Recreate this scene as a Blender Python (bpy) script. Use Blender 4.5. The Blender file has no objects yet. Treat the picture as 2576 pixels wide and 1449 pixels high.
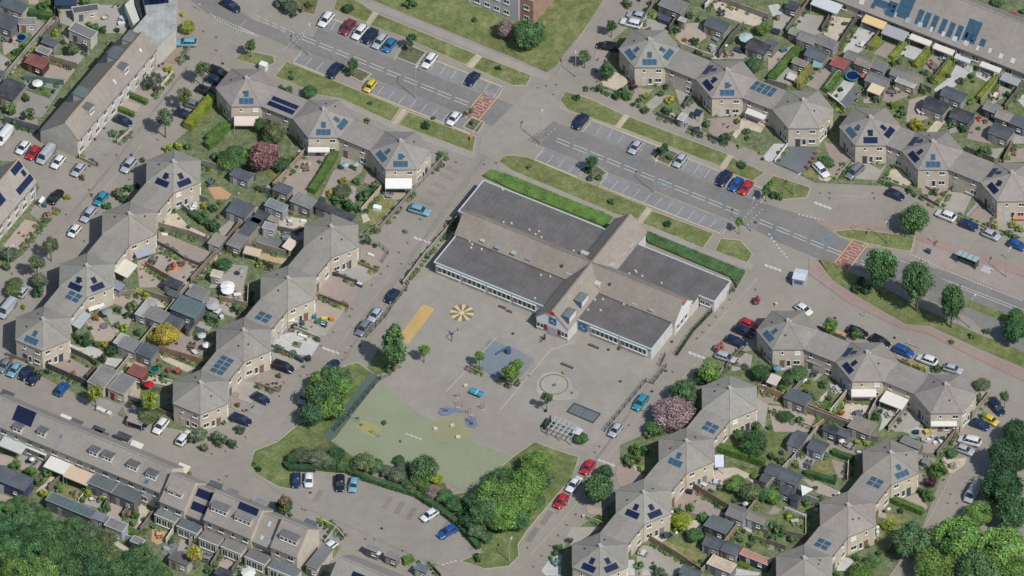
import bpy, bmesh, math, random
from mathutils import Matrix, Vector
from mathutils.geometry import tessellate_polygon
random.seed(7)
R=math.radians; PI=math.pi
sc=bpy.context.scene
col=sc.collection
# ------------------------------------------------------------------ camera geometry
D=3000.0; PXM=12.5; PH=R(45)
FW=Vector((0,math.cos(PH),-math.sin(PH))); UPV=Vector((0,math.sin(PH),math.cos(PH)))
CAM=-FW*D
def GU(u,v,z=0.0):
    q=Vector(((u-1288)/PXM,0,0))+UPV*((724.5-v)/PXM)
    d=q-CAM
    t=(z-CAM.z)/d.z
    p=CAM+d*t
    return Vector((p.x,p.y,z))
TILE=[0,0,.25]
def S(i,j): TILE[:]=[644.0*i,362.25*j,.25]
def SU(): TILE[:]=[0,0,1.0]
def SC(x0,y0,k): TILE[:]=[x0,y0,k]
def P(x,y,z=0.0): return GU(TILE[0]+x*TILE[2],TILE[1]+y*TILE[2],z)
def toU(p):
    d=Vector(p)-CAM; k=D/d.dot(FW); return (1288+d.x*k*PXM, 724.5-d.dot(UPV)*k*PXM)
# ------------------------------------------------------------------ materials
def mat(name): 
    m=bpy.data.materials.new(name); m.use_nodes=True; nt=m.node_tree; nt.nodes.clear()
    o=nt.nodes.new('ShaderNodeOutputMaterial'); b=nt.nodes.new('ShaderNodeBsdfPrincipled')
    nt.links.new(b.outputs[0],o.inputs[0]); return m,nt,b
def nd(nt,t,**k):
    n=nt.nodes.new(t)
    for a,v in k.items():
        if a in n.inputs.keys() if hasattr(n.inputs,'keys') else False: n.inputs[a].default_value=v
        else: setattr(n,a,v)
    return n
def noise(nt,scale,detail=3,co=None,rough=.55):
    n=nt.nodes.new('ShaderNodeTexNoise'); n.inputs['Scale'].default_value=scale; n.inputs['Detail'].default_value=detail; n.inputs['Roughness'].default_value=rough
    if co: nt.links.new(co,n.inputs['Vector'])
    return n.outputs['Fac']
def rng(nt,src,a,b,lo=.3,hi=.7):
    n=nt.nodes.new('ShaderNodeMapRange'); nt.links.new(src,n.inputs[0])
    n.inputs[1].default_value=lo; n.inputs[2].default_value=hi; n.inputs[3].default_value=a; n.inputs[4].default_value=b
    return n.outputs[0]
def mul(nt,a,b):
    n=nt.nodes.new('ShaderNodeMath'); n.operation='MULTIPLY'; nt.links.new(a,n.inputs[0])
    if isinstance(b,(int,float)): n.inputs[1].default_value=b
    else: nt.links.new(b,n.inputs[1])
    return n.outputs[0]
def scalecol(nt,c,f):
    n=nt.nodes.new('ShaderNodeVectorMath'); n.operation='SCALE'; nt.links.new(c,n.inputs[0]); nt.links.new(f,n.inputs['Scale']); return n.outputs[0]
def mixc(nt,f,a,b,blend='MIX'):
    n=nt.nodes.new('ShaderNodeMix'); n.data_type='RGBA'; n.blend_type=blend
    if isinstance(f,(int,float)): n.inputs[0].default_value=f
    else: nt.links.new(f,n.inputs[0])
    for s,i in ((a,6),(b,7)):
        if isinstance(s,tuple): n.inputs[i].default_value=(*s,1)
        else: nt.links.new(s,n.inputs[i])
    return n.outputs[2]
def surf(name,amps,rough=.85,tint=None,tintscale=.2,bump=0,coord='pos',metal=0,stripes=None,spec=.3):
    """object colour times several octaves of noise; amps = [(scale,low,high),...]"""
    m,nt,b=mat(name)
    oi=nt.nodes.new('ShaderNodeObjectInfo')
    if coord=='pos': co=nt.nodes.new('ShaderNodeNewGeometry').outputs['Position']
    else: co=nt.nodes.new('ShaderNodeTexCoord').outputs['Object']
    c=oi.outputs['Color']
    if tint:
        c=mixc(nt,rng(nt,noise(nt,tintscale,4,co),0,tint[3],.42,.68),c,tuple(tint[:3]))
    f=None
    for s,lo,hi in amps:
        v=rng(nt,noise(nt,s,3,co),lo,hi,.32,.68); f=v if f is None else mul(nt,f,v)
    if stripes:
        w=nt.nodes.new('ShaderNodeTexWave'); w.wave_type='BANDS'; w.bands_direction=stripes[1]; w.inputs['Scale'].default_value=stripes[0]
        w.inputs['Distortion'].default_value=.3
        cc=nt.nodes.new('ShaderNodeTexCoord').outputs['Object']; nt.links.new(cc,w.inputs['Vector'])
        f=mul(nt,f,rng(nt,w.outputs['Fac'],stripes[2],1.0,.0,.6))
    if f is not None: c=scalecol(nt,c,f)
    nt.links.new(c,b.inputs['Base Color'])
    b.inputs['Roughness'].default_value=rough; b.inputs['Metallic'].default_value=metal
    b.inputs['Specular IOR Level'].default_value=spec
    return m
M={}
M['paving']=surf('paving',[(.06,.92,1.07),(.5,.95,1.05),(3.2,.93,1.07),(14,.93,1.07)],.9,tint=(.278,.255,.22,.5),tintscale=.09,spec=.15)
M['asphalt']=surf('asphalt',[(.09,.88,1.1),(.9,.93,1.07),(6,.92,1.08)],.88,tint=(.22,.2,.18,.5),tintscale=.12,spec=.2)
M['grass']=surf('grass',[(.12,.85,1.12),(.8,.82,1.18),(4,.72,1.28)],.95,tint=(.24,.235,.115,.6),tintscale=.35,spec=.05)
M['turf']=surf('turf',[(.1,.94,1.05),(1.2,.96,1.04)],.95,spec=.05)
M['gravel']=surf('gravel',[(.4,.9,1.1),(5,.8,1.15)],.95,spec=.05)
M['soil']=surf('soil',[(.6,.8,1.2),(3.5,.6,1.4)],.97,tint=(.1,.13,.06,.9),tintscale=1.0,spec=.05)
M['tiles']=surf('roof_tiles',[(.15,.93,1.06),(1.3,.92,1.07),(7,.88,1.1)],.8,tint=(.30,.275,.235,.4),tintscale=.5,spec=.2)
M['bitumen']=surf('bitumen',[(.25,.88,1.1),(2,.92,1.08),(9,.9,1.08)],.85,tint=(.16,.15,.15,.45),tintscale=.4,spec=.15,stripes=(.28,'X',.95))
M['brick']=surf('brick',[(.5,.92,1.06),(3,.94,1.05),(12,.88,1.1)],.9,spec=.1,tint=(.42,.36,.29,.4),tintscale=.8)
M['wood']=surf('wood',[(.5,.8,1.15),(4,.85,1.12)],.85,spec=.15)
M['paint']=surf('paint',[(1.0,.95,1.03)],.55,spec=.4)
M['fabric']=surf('fabric',[(1.5,.95,1.04)],.95,spec=.05)
M['metal']=surf('metal',[(2.0,.92,1.05)],.45,spec=.5,metal=.3)
M['bark']=surf('bark',[(6,.7,1.2)],.95,spec=.05)
M['rubber']=surf('rubber',[(3,.9,1.1)],.8,spec=.2)
M['carpaint']=surf('car_paint',[(.8,.97,1.03)],.28,spec=.55,coord='obj')
def glassmat(name,c,rough=.12,spec=.6):
    m,nt,b=mat(name); co=nt.nodes.new('ShaderNodeNewGeometry').outputs['Position']
    nt.links.new(mixc(nt,rng(nt,noise(nt,.7,2,co),0,1),c,tuple(x*1.9+.01 for x in c)),b.inputs['Base Color'])
    b.inputs['Roughness'].default_value=rough; b.inputs['Specular IOR Level'].default_value=spec; return m
M['glass']=glassmat('window_glass',(.022,.03,.032))
M['carglass']=glassmat('car_glass',(.012,.022,.028),.08,.7)
def solarmat(name,c,line,lw):
    m,nt,b=mat(name); co=nt.nodes.new('ShaderNodeTexCoord').outputs['Object']
    w=nt.nodes.new('ShaderNodeTexBrick'); w.offset=0; w.inputs['Scale'].default_value=1
    w.inputs['Mortar Size'].default_value=lw; w.inputs['Brick Width'].default_value=.32; w.inputs['Row Height'].default_value=.32
    w.inputs['Color1'].default_value=(*c,1); w.inputs['Color2'].default_value=(*[x*1.25 for x in c],1); w.inputs['Mortar'].default_value=(*line,1)
    nt.links.new(co,w.inputs['Vector']); nt.links.new(w.outputs['Color'],b.inputs['Base Color'])
    b.inputs['Roughness'].default_value=.25; b.inputs['Specular IOR Level'].default_value=.5; return m
M['solar_blue']=solarmat('solar_blue',(.03,.075,.12),(.10,.15,.19),.012)
M['solar_dark']=solarmat('solar_dark',(.008,.014,.045),(.02,.03,.07),.01)
def leafmat(name,sat=1.0):
    m,nt,b=mat(name)
    oi=nt.nodes.new('ShaderNodeObjectInfo'); g=nt.nodes.new('ShaderNodeNewGeometry')
    at=nt.nodes.new('ShaderNodeAttribute'); at.attribute_name='shade'
    c=oi.outputs['Color']
    hs=nt.nodes.new('ShaderNodeHueSaturation')
    nt.links.new(rng(nt,noise(nt,.9,2,g.outputs['Position']),.465,.53),hs.inputs['Hue'])
    nt.links.new(rng(nt,noise(nt,1.7,2,g.outputs['Position']),.75,1.15),hs.inputs['Saturation'])
    nt.links.new(c,hs.inputs['Color'])
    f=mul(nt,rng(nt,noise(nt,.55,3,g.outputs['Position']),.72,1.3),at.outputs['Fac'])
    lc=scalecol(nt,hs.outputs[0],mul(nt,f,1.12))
    nt.links.new(lc,b.inputs['Base Color'])
    b.inputs['Roughness'].default_value=.8; b.inputs['Specular IOR Level'].default_value=.1
    tr=nt.nodes.new('ShaderNodeBsdfTranslucent'); nt.links.new(lc,tr.inputs['Color'])
    mx=nt.nodes.new('ShaderNodeMixShader'); mx.inputs[0].default_value=.3
    nt.links.new(b.outputs[0],mx.inputs[1]); nt.links.new(tr.outputs[0],mx.inputs[2])
    nt.links.new(mx.outputs[0],[n for n in nt.nodes if n.type=='OUTPUT_MATERIAL'][0].inputs[0])
    return m
M['leaf']=leafmat('leaves')
# ------------------------------------------------------------------ mesh helpers
class MB:
    def __init__(s): s.v=[]; s.f=[]
    def add(s,vs,fs):
        o=len(s.v); s.v+= [tuple(v) for v in vs]; s.f+=[tuple(i+o for i in f) for f in fs]; return s
    def box(s,cx,cy,cz,sx,sy,sz,a=0,tilt=0):
        c,n=math.cos(a),math.sin(a); vs=[]
        for dz in (-.5,.5):
            for dx,dy in ((-.5,-.5),(.5,-.5),(.5,.5),(-.5,.5)):
                x,y=dx*sx,dy*sy; vs.append((cx+x*c-y*n,cy+x*n+y*c,cz+dz*sz+dx*tilt))
        return s.add(vs,[(0,3,2,1),(4,5,6,7),(0,1,5,4),(1,2,6,5),(2,3,7,6),(3,0,4,7)])
    def prism(s,pts,z0,z1):
        """pts: ccw list of xy; z1 number or list"""
        n=len(pts); zt=z1 if isinstance(z1,(list,tuple)) else [z1]*n
        ar=sum(pts[i][0]*pts[(i+1)%n][1]-pts[(i+1)%n][0]*pts[i][1] for i in range(n))
        if ar<0: pts=pts[::-1]; zt=zt[::-1]
        vs=[(p[0],p[1],z0) for p in pts]+[(p[0],p[1],z) for p,z in zip(pts,zt)]
        tri=tessellate_polygon([[Vector((p[0],p[1],0)) for p in pts]])
        fs=[]
        for t in tri:
            a,b,c=[Vector(pts[i][:2]) for i in t]
            if (b-a).cross(c-a)<0: t=(t[0],t[2],t[1])
            fs.append((t[0]+n,t[1]+n,t[2]+n)); fs.append((t[0],t[2],t[1]))
        for i in range(n):
            j=(i+1)%n; fs.append((i,j,j+n,i+n))
        return s.add(vs,fs)
    def cyl(s,x,y,z0,z1,r0,r1=None,n=8):
        r1=r0 if r1 is None else r1
        vs=[(x+r0*math.cos(2*PI*k/n),y+r0*math.sin(2*PI*k/n),z0) for k in range(n)]+[(x+r1*math.cos(2*PI*k/n),y+r1*math.sin(2*PI*k/n),z1) for k in range(n)]
        return s.add(vs,[(k,(k+1)%n,(k+1)%n+n,k+n) for k in range(n)]+[tuple(range(n-1,-1,-1)),tuple(range(n,2*n))])
    def tube(s,p,q,r0,r1=None,n=6):
        r1=r0 if r1 is None else r1; p=Vector(p); q=Vector(q); d=(q-p).normalized()
        a=d.orthogonal().normalized(); b=d.cross(a)
        vs=[p+(a*math.cos(2*PI*k/n)+b*math.sin(2*PI*k/n))*r0 for k in range(n)]+[q+(a*math.cos(2*PI*k/n)+b*math.sin(2*PI*k/n))*r1 for k in range(n)]
        return s.add(vs,[(k,(k+1)%n,(k+1)%n+n,k+n) for k in range(n)]+[tuple(range(n-1,-1,-1)),tuple(range(n,2*n))])
    def poly(s,pts,z):
        ps=[Vector((p[0],p[1],0)) for p in pts]
        fs=[]
        for t in tessellate_polygon([ps]):
            a,b,c=[ps[i] for i in t]
            if (b-a).cross(c-a).z<0: t=(t[0],t[2],t[1])
            fs.append(tuple(t))
        return s.add([(p[0],p[1],z) for p in pts],fs)
    def mesh(s,name,m,smooth=False,shade=None):
        me=bpy.data.meshes.new(name); me.from_pydata(s.v,[],s.f); me.materials.append(m if not isinstance(m,str) else M[m])
        if smooth: me.polygons.foreach_set('use_smooth',[True]*len(me.polygons))
        if shade is not None:
            at=me.attributes.new('shade','FLOAT','FACE'); at.data.foreach_set('value',shade)
        me.update(); return me
def lnk(name,me,parent=None,c=None,mx=None):
    o=bpy.data.objects.new(name,me); col.objects.link(o)
    if parent: o.parent=parent
    if c is not None: o.color=(*c[:3],1)
    if mx is not None: o.matrix_local=mx
    return o
def root(name,label,cat,loc,rz=0,group=None,auto=False):
    o=bpy.data.objects.new(name,None); col.objects.link(o); o.location=loc; o.rotation_euler=(0,0,rz)
    o.empty_display_size=.5
    return tag(o,label,cat,group,auto)
AUTO=[]
def tag(o,label,cat,group=None,auto=False,at=None):
    o['label']=label; o['category']=cat
    if group: o['group']=group
    if auto: AUTO.append((o,at))
    return o
def struct(o,kind='structure'): o['kind']=kind; return o
def lk(c,k): return tuple(min(1,x*k) for x in c)
def s2l(r,g,b): return tuple(((x/255+.055)/1.055)**2.4 if x>10 else x/255/12.92 for x in (r,g,b))
GZ=[0]
def ground(name,m,c,pts,layer=1,kind='structure',label=None,cat=None):
    GZ[0]=(GZ[0]+1)%5
    z=.008+layer*.024+GZ[0]*.004
    w=[P(*p) for p in pts]
    me=MB().poly([(p.x,p.y) for p in w],z).mesh(name,m)
    o=lnk(name,me,None,c); struct(o,kind)
    return o
def strip(name,m,c,pts,width,z0,z1,kind='structure'):
    w=[P(*p) for p in pts]; mb=MB()
    for i,(a,b) in enumerate(zip(w[:-1],w[1:])):
        d=(b-a); L=d.length
        if L<.01: continue
        ang=math.atan2(d.y,d.x); mid=(a+b)/2; e=.003*(i%2)
        mb.box(mid.x,mid.y,(z0+z1+e)/2,L+width*.4,width,z1+e-z0,ang)
    return struct(lnk(name,mb.mesh(name,m),None,c),kind)
# ------------------------------------------------------------------ cars
def loft(sts,close=True):
    mb=MB(); n=len(sts[0]); vs=[p for r in sts for p in r]; fs=[]
    for i in range(len(sts)-1):
        for k in range(n):
            a=i*n+k; b=i*n+(k+1)%n; fs.append((a,a+n,b+n,b))
    fs.append(tuple(range(n))); fs.append(tuple(range(len(vs)-1,len(vs)-n-1,-1)))
    return mb.add(vs,fs)
CARP={}
def carproto(kind):
    if kind in CARP: return CARP[kind]
    L,W,H,xs=dict(hatch=(4.05,1.76,1.47,(1.0,.35,-1.25,-1.85)),small=(3.6,1.66,1.5,(1.0,.45,-1.15,-1.65)),
        estate=(4.6,1.82,1.47,(1.1,.4,-1.65,-2.15)),suv=(4.45,1.87,1.68,(1.15,.5,-1.5,-2.0)),
        sedan=(4.6,1.8,1.42,(1.05,.35,-.95,-1.6)),van=(5.2,1.98,2.15,(1.95,1.35,-2.45,-2.55)),
        mpv=(4.7,1.85,1.75,(1.45,.7,-1.75,-2.2)))[kind]
    h=L/2; w=W/2; bl=H*.62 if kind!='van' else 1.25
    x1,x2,x3,x4=xs
    prof=[(h,.62,.45,.62),(h-.08,.85,.35,.68),(h-.35,.95,.25,.74),(x1+.15,1.0,.22,bl-.06),(x1-.3,1.0,.22,bl),(0,1.0,.22,bl),(x3,1.0,.22,bl+.02),(x4+.1,.98,.24,bl),
          (-h+.12,.93,.3,bl-.05 if kind not in('sedan',) else bl-.02),(-h,.8,.42,bl-.2)]
    if prof[7][0]<-h+.16: prof[7]=(-h+.2,.96,.26,bl)
    sts=[]
    for x,k,zb,zt in prof:
        a=w*k
        sts.append([(x,-a*.9,zb),(x,-a,zb+.15),(x,-a,zt-.14),(x,-a*.93,zt-.02),(x,-a*.5,zt+.03),(x,a*.5,zt+.03),(x,a*.93,zt-.02),(x,a,zt-.14),(x,a,zb+.15),(x,a*.9,zb)])
    body=loft(sts).mesh('car_body','carpaint',True)
    bw=w*.9; tw=w*.74; b0=bl-.02; t0=H-.05
    def quad(pts,off=0):
        return MB().add(pts,[(0,1,2,3)])
    parts={'body':body}
    # glass house: solid so that it stays closed
    cab=MB().add([(x1,-bw*.95,b0),(x1,bw*.95,b0),(x4,bw*.93,b0),(x4,-bw*.93,b0),(x2,-tw,t0),(x2,tw,t0),(x3,tw,t0),(x3,-tw,t0)],[(0,1,5,4)])
    def side(a,b,c,d): return MB().add([a,b,c,d],[(0,1,2,3)])
    B=[Vector(p) for p in ((x1,-bw*.95,b0),(x1,bw*.95,b0),(x4,bw*.93,b0),(x4,-bw*.93,b0),(x2,-tw,t0),(x2,tw,t0),(x3,tw,t0),(x3,-tw,t0))]
    gl=[('windscreen',(B[0],B[1],B[5],B[4])),('side_window',(B[1],B[2],B[6],B[5])),('rear_window',(B[2],B[3],B[7],B[6])),('side_window',(B[3],B[0],B[4],B[7]))]
    parts['glass']=[(n,side(*q).mesh('car_'+n,'carglass' if not(kind=='van' and n!='windscreen') else 'carpaint')) for n,q in gl]
    # roof skin with pillars
    mb=MB()
    rt=[]
    for x,k,dz in ((x2+.06,.96,-.01),(x2-.25,1.02,.035),((x2+x3)/2,1.03,.05),(x3+.2,1.0,.03),(x3-.06,.95,-.02)):
        a=tw*k; rt.append([(x,-a,t0+dz-.05),(x,-a*.9,t0+dz+.02),(x,0,t0+dz+.05),(x,a*.9,t0+dz+.02),(x,a,t0+dz-.05),(x,0,t0+dz-.06)])
    r=loft(rt); mb.add(r.v,r.f)
    for p,q in ((B[0],B[4]),(B[1],B[5]),(B[2],B[6]),(B[3],B[7])):
        mb.tube(p,q,.045 if kind!='van' else .06,None,4)
    if kind!='van':
        for sgn in (-1,1):
            for f in ((.42,) if kind in('hatch','small','sedan') else (.36,.72)):
                xb=x1+(x4-x1)*f; xt=x2+(x3-x2)*(f*.95)
                mb.tube((xb,sgn*bw*.95,b0),(xt,sgn*tw*1.01,t0),.04,None,4)
    if kind=='estate' or kind=='mpv':
        for sgn in (-1,1): mb.tube((x2,sgn*tw*.92,t0+.06),(x3,sgn*tw*.92,t0+.06),.02,None,4)
    parts['roof']=mb.mesh('car_roof','carpaint',True)
    wh=MB().tube((0,-.1,0),(0,.1,0),.32,None,12); rim=MB().tube((0,-.115,0),(0,.115,0),.19,None,10)
    parts['tyre']=wh.mesh('tyre','rubber'); parts['rim']=rim.mesh('rim','metal')
    parts['wb']=[(h-.82,w-.1),(h-.82,-w+.1),(-h+.8,w-.1),(-h+.8,-w+.1)]
    parts['lamp']=MB().box(0,0,0,.3,.28,.14).mesh('car_lamp','paint')
    parts['dim']=(h,w,bl)
    parts['mirror']=MB().box(0,0,0,.12,.2,.14).mesh('car_mirror','carpaint')
    parts['plate']=MB().box(0,0,0,.02,.5,.11).mesh('number_plate','paint')
    CARP[kind]=parts; return parts
CARS=[]
CC=dict(white=(.62,.63,.62),navy=(.012,.022,.06),black=(.012,.014,.02),grey=(.16,.17,.19),silver=(.36,.38,.41),red=(.42,.02,.03),maroon=(.16,.03,.045),
        blue=(.015,.075,.26),teal=(.03,.23,.30),lightblue=(.16,.33,.42),yellow=(.55,.42,.05),darkblue=(.012,.03,.10),midblue=(.03,.14,.30))
CN=dict(lightblue='light blue',darkblue='dark blue',midblue='mid blue')
KN=dict(hatch='hatchback',small='small car',estate='estate car',suv='sport utility car',sedan='saloon car',van='van',mpv='people carrier')
def car(x,y,ang,color,kind='hatch',where='',z=.72):
    p=P(x,y,z); c=CC[color]
    pr=carproto(kind)
    desc='%s %s'%(CN.get(color,color),KN[kind])
    o=root('parked_'+('van' if kind=='van' else 'car'),desc+(' '+where if where else ''),'van' if kind=='van' else 'car',(p.x,p.y,.03),R(ang),'parked cars and vans',auto=not where)
    lnk('body',pr['body'],o,c)
    for n,me in pr['glass']: lnk(n,me,o,c)
    lnk('roof',pr['roof'],o,c if color!='roofwhite' else c)
    for q in pr['wb']:
        w=lnk('wheel',pr['tyre'],o,(.02,.02,.02),Matrix.Translation((q[0],q[1],.32)))
        lnk('rim',pr['rim'],w,(.3,.3,.32))
    h,w,bl=pr['dim']
    for s in (-1,1):
        lnk('headlight',pr['lamp'],o,(.55,.57,.58),Matrix.Translation((h-.17,s*w*.68,.62)))
        lnk('tail_light',pr['lamp'],o,(.3,.015,.015),Matrix.Translation((-h+.16,s*w*.72,bl-.2)))
        lnk('mirror',pr['mirror'],o,c,Matrix.Translation((pr['glass'] and (1.0 if kind!='van' else 1.75)-.1,s*(w+.06),bl+.02)))
    lnk('number_plate',pr['plate'],o,(.5,.4,.05),Matrix.Translation((-h-.005,0,.6)))
    CARS.append(o); return o
# ------------------------------------------------------------------ plants
def clump_mesh(name,rx,ry,rz,cz,nblob,nleaf,size,seed,ragged=.25,trunk=0,tr=.12,core=True,cone=0,limbs=4):
    """returns (crown mesh, trunk mesh): leaf-sized faces on many overlapping lumps spread through the crown"""
    rd=random.Random(seed); mb=MB(); sh=[]
    blobs=[]
    for i in range(nblob):
        while True:
            x,y,z=[rd.uniform(-1,1) for _ in range(3)]
            if .15<x*x+y*y+z*z<1: break
        l=math.sqrt(x*x+y*y+z*z); k=(l**.35)*(1-.32*ragged*rd.random())/l*.74
        x,y,z=x*k,y*k,z*k
        if cone: f=1-cone*(z+.74)/1.48; x*=f; y*=f
        br=rd.uniform(.26,.44)*(1-.5*cone*(z+.74)/1.48)
        blobs.append((x*rx,y*ry,z*rz+cz,br*min(rx,ry,rz)*1.02,rd.uniform(.72,1.25)))
    for (bx,by,bz,br,bs) in blobs:
        if core:
            # small faceted core, darker
            ico=[]
            for q in ((0,0,1),(.9,0,.3),(.28,.85,.3),(-.72,.53,.3),(-.72,-.53,.3),(.28,-.85,.3),(.72,.53,-.4),(-.28,.85,-.4),(-.9,0,-.4),(-.28,-.85,-.4),(.72,-.53,-.4),(0,0,-1)):
                k=br*.72*rd.uniform(.8,1.15); ico.append((bx+q[0]*k,by+q[1]*k,bz+q[2]*k))
            fs=[(0,1,2),(0,2,3),(0,3,4),(0,4,5),(0,5,1),(1,6,2),(2,7,3),(3,8,4),(4,9,5),(5,10,1),(6,7,2),(7,8,3),(8,9,4),(9,10,5),(10,6,1),(11,7,6),(11,8,7),(11,9,8),(11,10,9),(11,6,10)]
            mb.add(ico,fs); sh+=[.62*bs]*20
        for k in range(max(4,int(nleaf/nblob))):
            th=rd.uniform(0,2*PI); u=rd.uniform(-.75,1); s=math.sqrt(1-u*u)
            n=Vector((s*math.cos(th),s*math.sin(th),u)); rr=br*rd.uniform(.72,1.16)
            p=Vector((bx,by,bz))+n*rr
            n2=(n+Vector((rd.uniform(-.7,.7),rd.uniform(-.7,.7),rd.uniform(-.3,.8)))).normalized()
            a=n2.orthogonal().normalized(); b=n2.cross(a); c_=math.cos(th*3); s_=math.sin(th*3)
            a,b=a*c_+b*s_,b*c_-a*s_
            e=size*rd.uniform(.6,1.35)
            mb.add([p-a*e*.5,p+b*e*.38,p+a*e*.6,p-b*e*.38],[(0,1,2,3)])
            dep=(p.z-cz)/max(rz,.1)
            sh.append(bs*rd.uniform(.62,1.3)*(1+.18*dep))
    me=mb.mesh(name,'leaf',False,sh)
    tm=None
    if trunk:
        t=MB(); t.tube((0,0,0),(0,0,cz-rz*.35),tr,tr*.62,8)
        for k in range(limbs):
            b=blobs[(k*3)%len(blobs)]; t.tube((0,0,cz-rz*(.75-.1*k)),(b[0]*.9,b[1]*.9,b[2]),tr*.5,tr*.12,5)
        tm=t.mesh(name+'_trunk','bark')
    return me,tm
PL={}
def plant_protos():
    for k in range(3): PL['street',k]=clump_mesh('street_crown',1.25,1.25,1.5,3.0,16,1100,.2,100+k,.9,1,.09)
    for k in range(4): PL['tree',k]=clump_mesh('tree_crown',3.2,3.2,3.0,4.9,42,4200,.36,200+k,.5,1,.24,limbs=6)
    for k in range(3): PL['big',k]=clump_mesh('big_crown',4.6,4.6,3.8,6.3,64,7500,.42,300+k,.45,1,.34,limbs=8)
    for k in range(2): PL['cone',k]=clump_mesh('cone_crown',2.0,2.0,3.6,4.6,40,3200,.3,400+k,.3,1,.18,cone=.62,limbs=4)
    for k in range(4): PL['shrub',k]=clump_mesh('shrub_leaves',.75,.75,.55,.5,11,620,.15,500+k,.8,1,.04,limbs=3)
    for k in range(2): PL['ball',k]=clump_mesh('ball_leaves',.8,.8,.72,.72,16,900,.11,520+k,.1,1,.05,limbs=2)
    for k in range(2): PL['tuft',k]=clump_mesh('tuft_leaves',.35,.35,.28,.22,5,120,.12,540+k,.8,0,core=True)
plant_protos()
PC=dict(g=(.095,.185,.07),dg=(.05,.115,.05),bg=(.07,.15,.065),lg=(.14,.255,.06),yg=(.30,.36,.05),ye=(.38,.36,.05),ol=(.14,.19,.085),pk=(.30,.17,.15),ro=(.27,.215,.20),
 rd=(.4,.12,.1),pu=(.10,.04,.065),gr=(.14,.19,.11),or_=(.36,.18,.06),bn=(.24,.19,.10),wh=(.5,.48,.4))
PN=dict(g='green',dg='dark green',bg='blue green',lg='bright green',yg='yellow green',ye='yellow',ol='olive',pk='pink',ro='pale pink',rd='red leaved',pu='purple',gr='grey green',or_='orange',bn='brown',wh='white flowering')
BASE=dict(street=(1.25,3.0),tree=(3.2,4.9),big=(4.6,6.3),cone=(2.0,4.6),shrub=(.75,.5),ball=(.8,.72),tuft=(.35,.22))
NVAR=dict(street=3,tree=4,big=3,cone=2,shrub=4,ball=2,tuft=2)
def plant(kind,x,y,w,c='g',hs=1.0,label=None,group=None):
    """x,y crown centre in the current tile, w crown width in tile px"""
    wid=w*TILE[2]/PXM; b=BASE[kind]; k=wid/2/b[0]*1.06
    zc=b[1]*k*hs
    p=P(x,y,zc)
    o=bush(kind,p,k,c,hs,label,group); return o
def bush(kind,p,k,c,hs=1.0,label=None,group=None):
    v=random.randrange(NVAR[kind]); me,tm=PL[kind,v]
    nm={'street':'street_tree','tree':'tree','big':'large_tree','cone':'tree','shrub':'shrub','ball':'round_shrub','tuft':'small_plant'}[kind]
    dn={'street':'slim %s young tree','tree':'%s leafy tree','big':'large %s spreading tree','cone':'%s pointed tree','shrub':'%s garden shrub','ball':'round %s clipped bush','tuft':'small %s plant'}[kind]
    ct={'street':'tree','tree':'tree','big':'tree','cone':'tree','shrub':'shrub','ball':'shrub','tuft':'plant'}[kind]
    o=root(nm,label or dn%PN[c],ct,(p.x,p.y,.02),random.uniform(0,6.28),group or {'street':'young street trees','tuft':'small garden plants'}.get(kind,'trees' if ct=='tree' else 'garden shrubs'),auto=not label)
    base=PC[c]; j=random.uniform(.88,1.14)
    cc=tuple(min(1,x*j*random.uniform(.93,1.07)) for x in base)
    mx=Matrix.Diagonal((k*random.uniform(.95,1.05),k*random.uniform(.95,1.05),k*hs,1))
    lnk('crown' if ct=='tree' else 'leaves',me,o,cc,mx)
    if tm: lnk('trunk' if ct=='tree' else 'stem',tm,o,(.13,.11,.09),mx)
    return o
def leafbox(mb,sh,a,b,w,h,rd,dens=26,size=.16,z0=0,rag=.08):
    d=(b-a); L=d.length; t=d.normalized(); n=Vector((-t.y,t.x,0))
    mid=(a+b)/2
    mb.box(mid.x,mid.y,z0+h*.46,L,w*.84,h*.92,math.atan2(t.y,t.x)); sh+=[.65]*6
    cnt=int(dens*(L*w+2*L*h+2*w*h)*.7)
    for _ in range(cnt):
        r=rd.random(); A=L*w; B=2*L*h
        if r<A/(A+B+2*w*h)*1.15: p=a+t*rd.uniform(0,L)+n*rd.uniform(-.5,.5)*w+Vector((0,0,h*rd.uniform(.92,1.0)+rag*rd.gauss(0,1))); nn=Vector((0,0,1))
        elif r<.93: s=rd.choice((-1,1)); p=a+t*rd.uniform(0,L)+n*s*w*(.5+rag*rd.gauss(0,.6))+Vector((0,0,h*rd.random())); nn=n*s
        else: s=rd.choice((0,1)); p=a+t*(L*s)+n*rd.uniform(-.5,.5)*w+Vector((0,0,h*rd.random())); nn=t*(2*s-1)
        nn=(nn+Vector((rd.uniform(-.6,.6),rd.uniform(-.6,.6),rd.uniform(-.2,.7)))).normalized()
        u=nn.orthogonal().normalized(); v=nn.cross(u); e=size*rd.uniform(.6,1.5); p=p+Vector((0,0,z0))
        mb.add([p-u*e*.5,p+v*e*.4,p+u*e*.6,p-v*e*.4],[(0,1,2,3)]); sh.append(rd.uniform(.65,1.3))
def hedge(pts,w,h,c='g',rag=.06,label=None,name='hedge',size=.16):
    ps=[P(*q) for q in pts]; mb=MB(); sh=[]; rd=random.Random(int(ps[0].x*13+ps[0].y*7))
    org=ps[0].copy()
    for i,(a,b) in enumerate(zip(ps[:-1],ps[1:])):
        leafbox(mb,sh,a-org,b-org,w,h*(1+.01*(i%2)),rd,rag=rag,size=size)
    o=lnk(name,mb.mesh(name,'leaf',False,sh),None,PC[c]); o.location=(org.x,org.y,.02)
    m=(ps[0]+ps[-1])/2
    return tag(o,label or '%s %s hedge'%('tall' if h>1.6 else 'low',PN[c]),'hedge','garden hedges',auto=not label,at=m)
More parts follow.
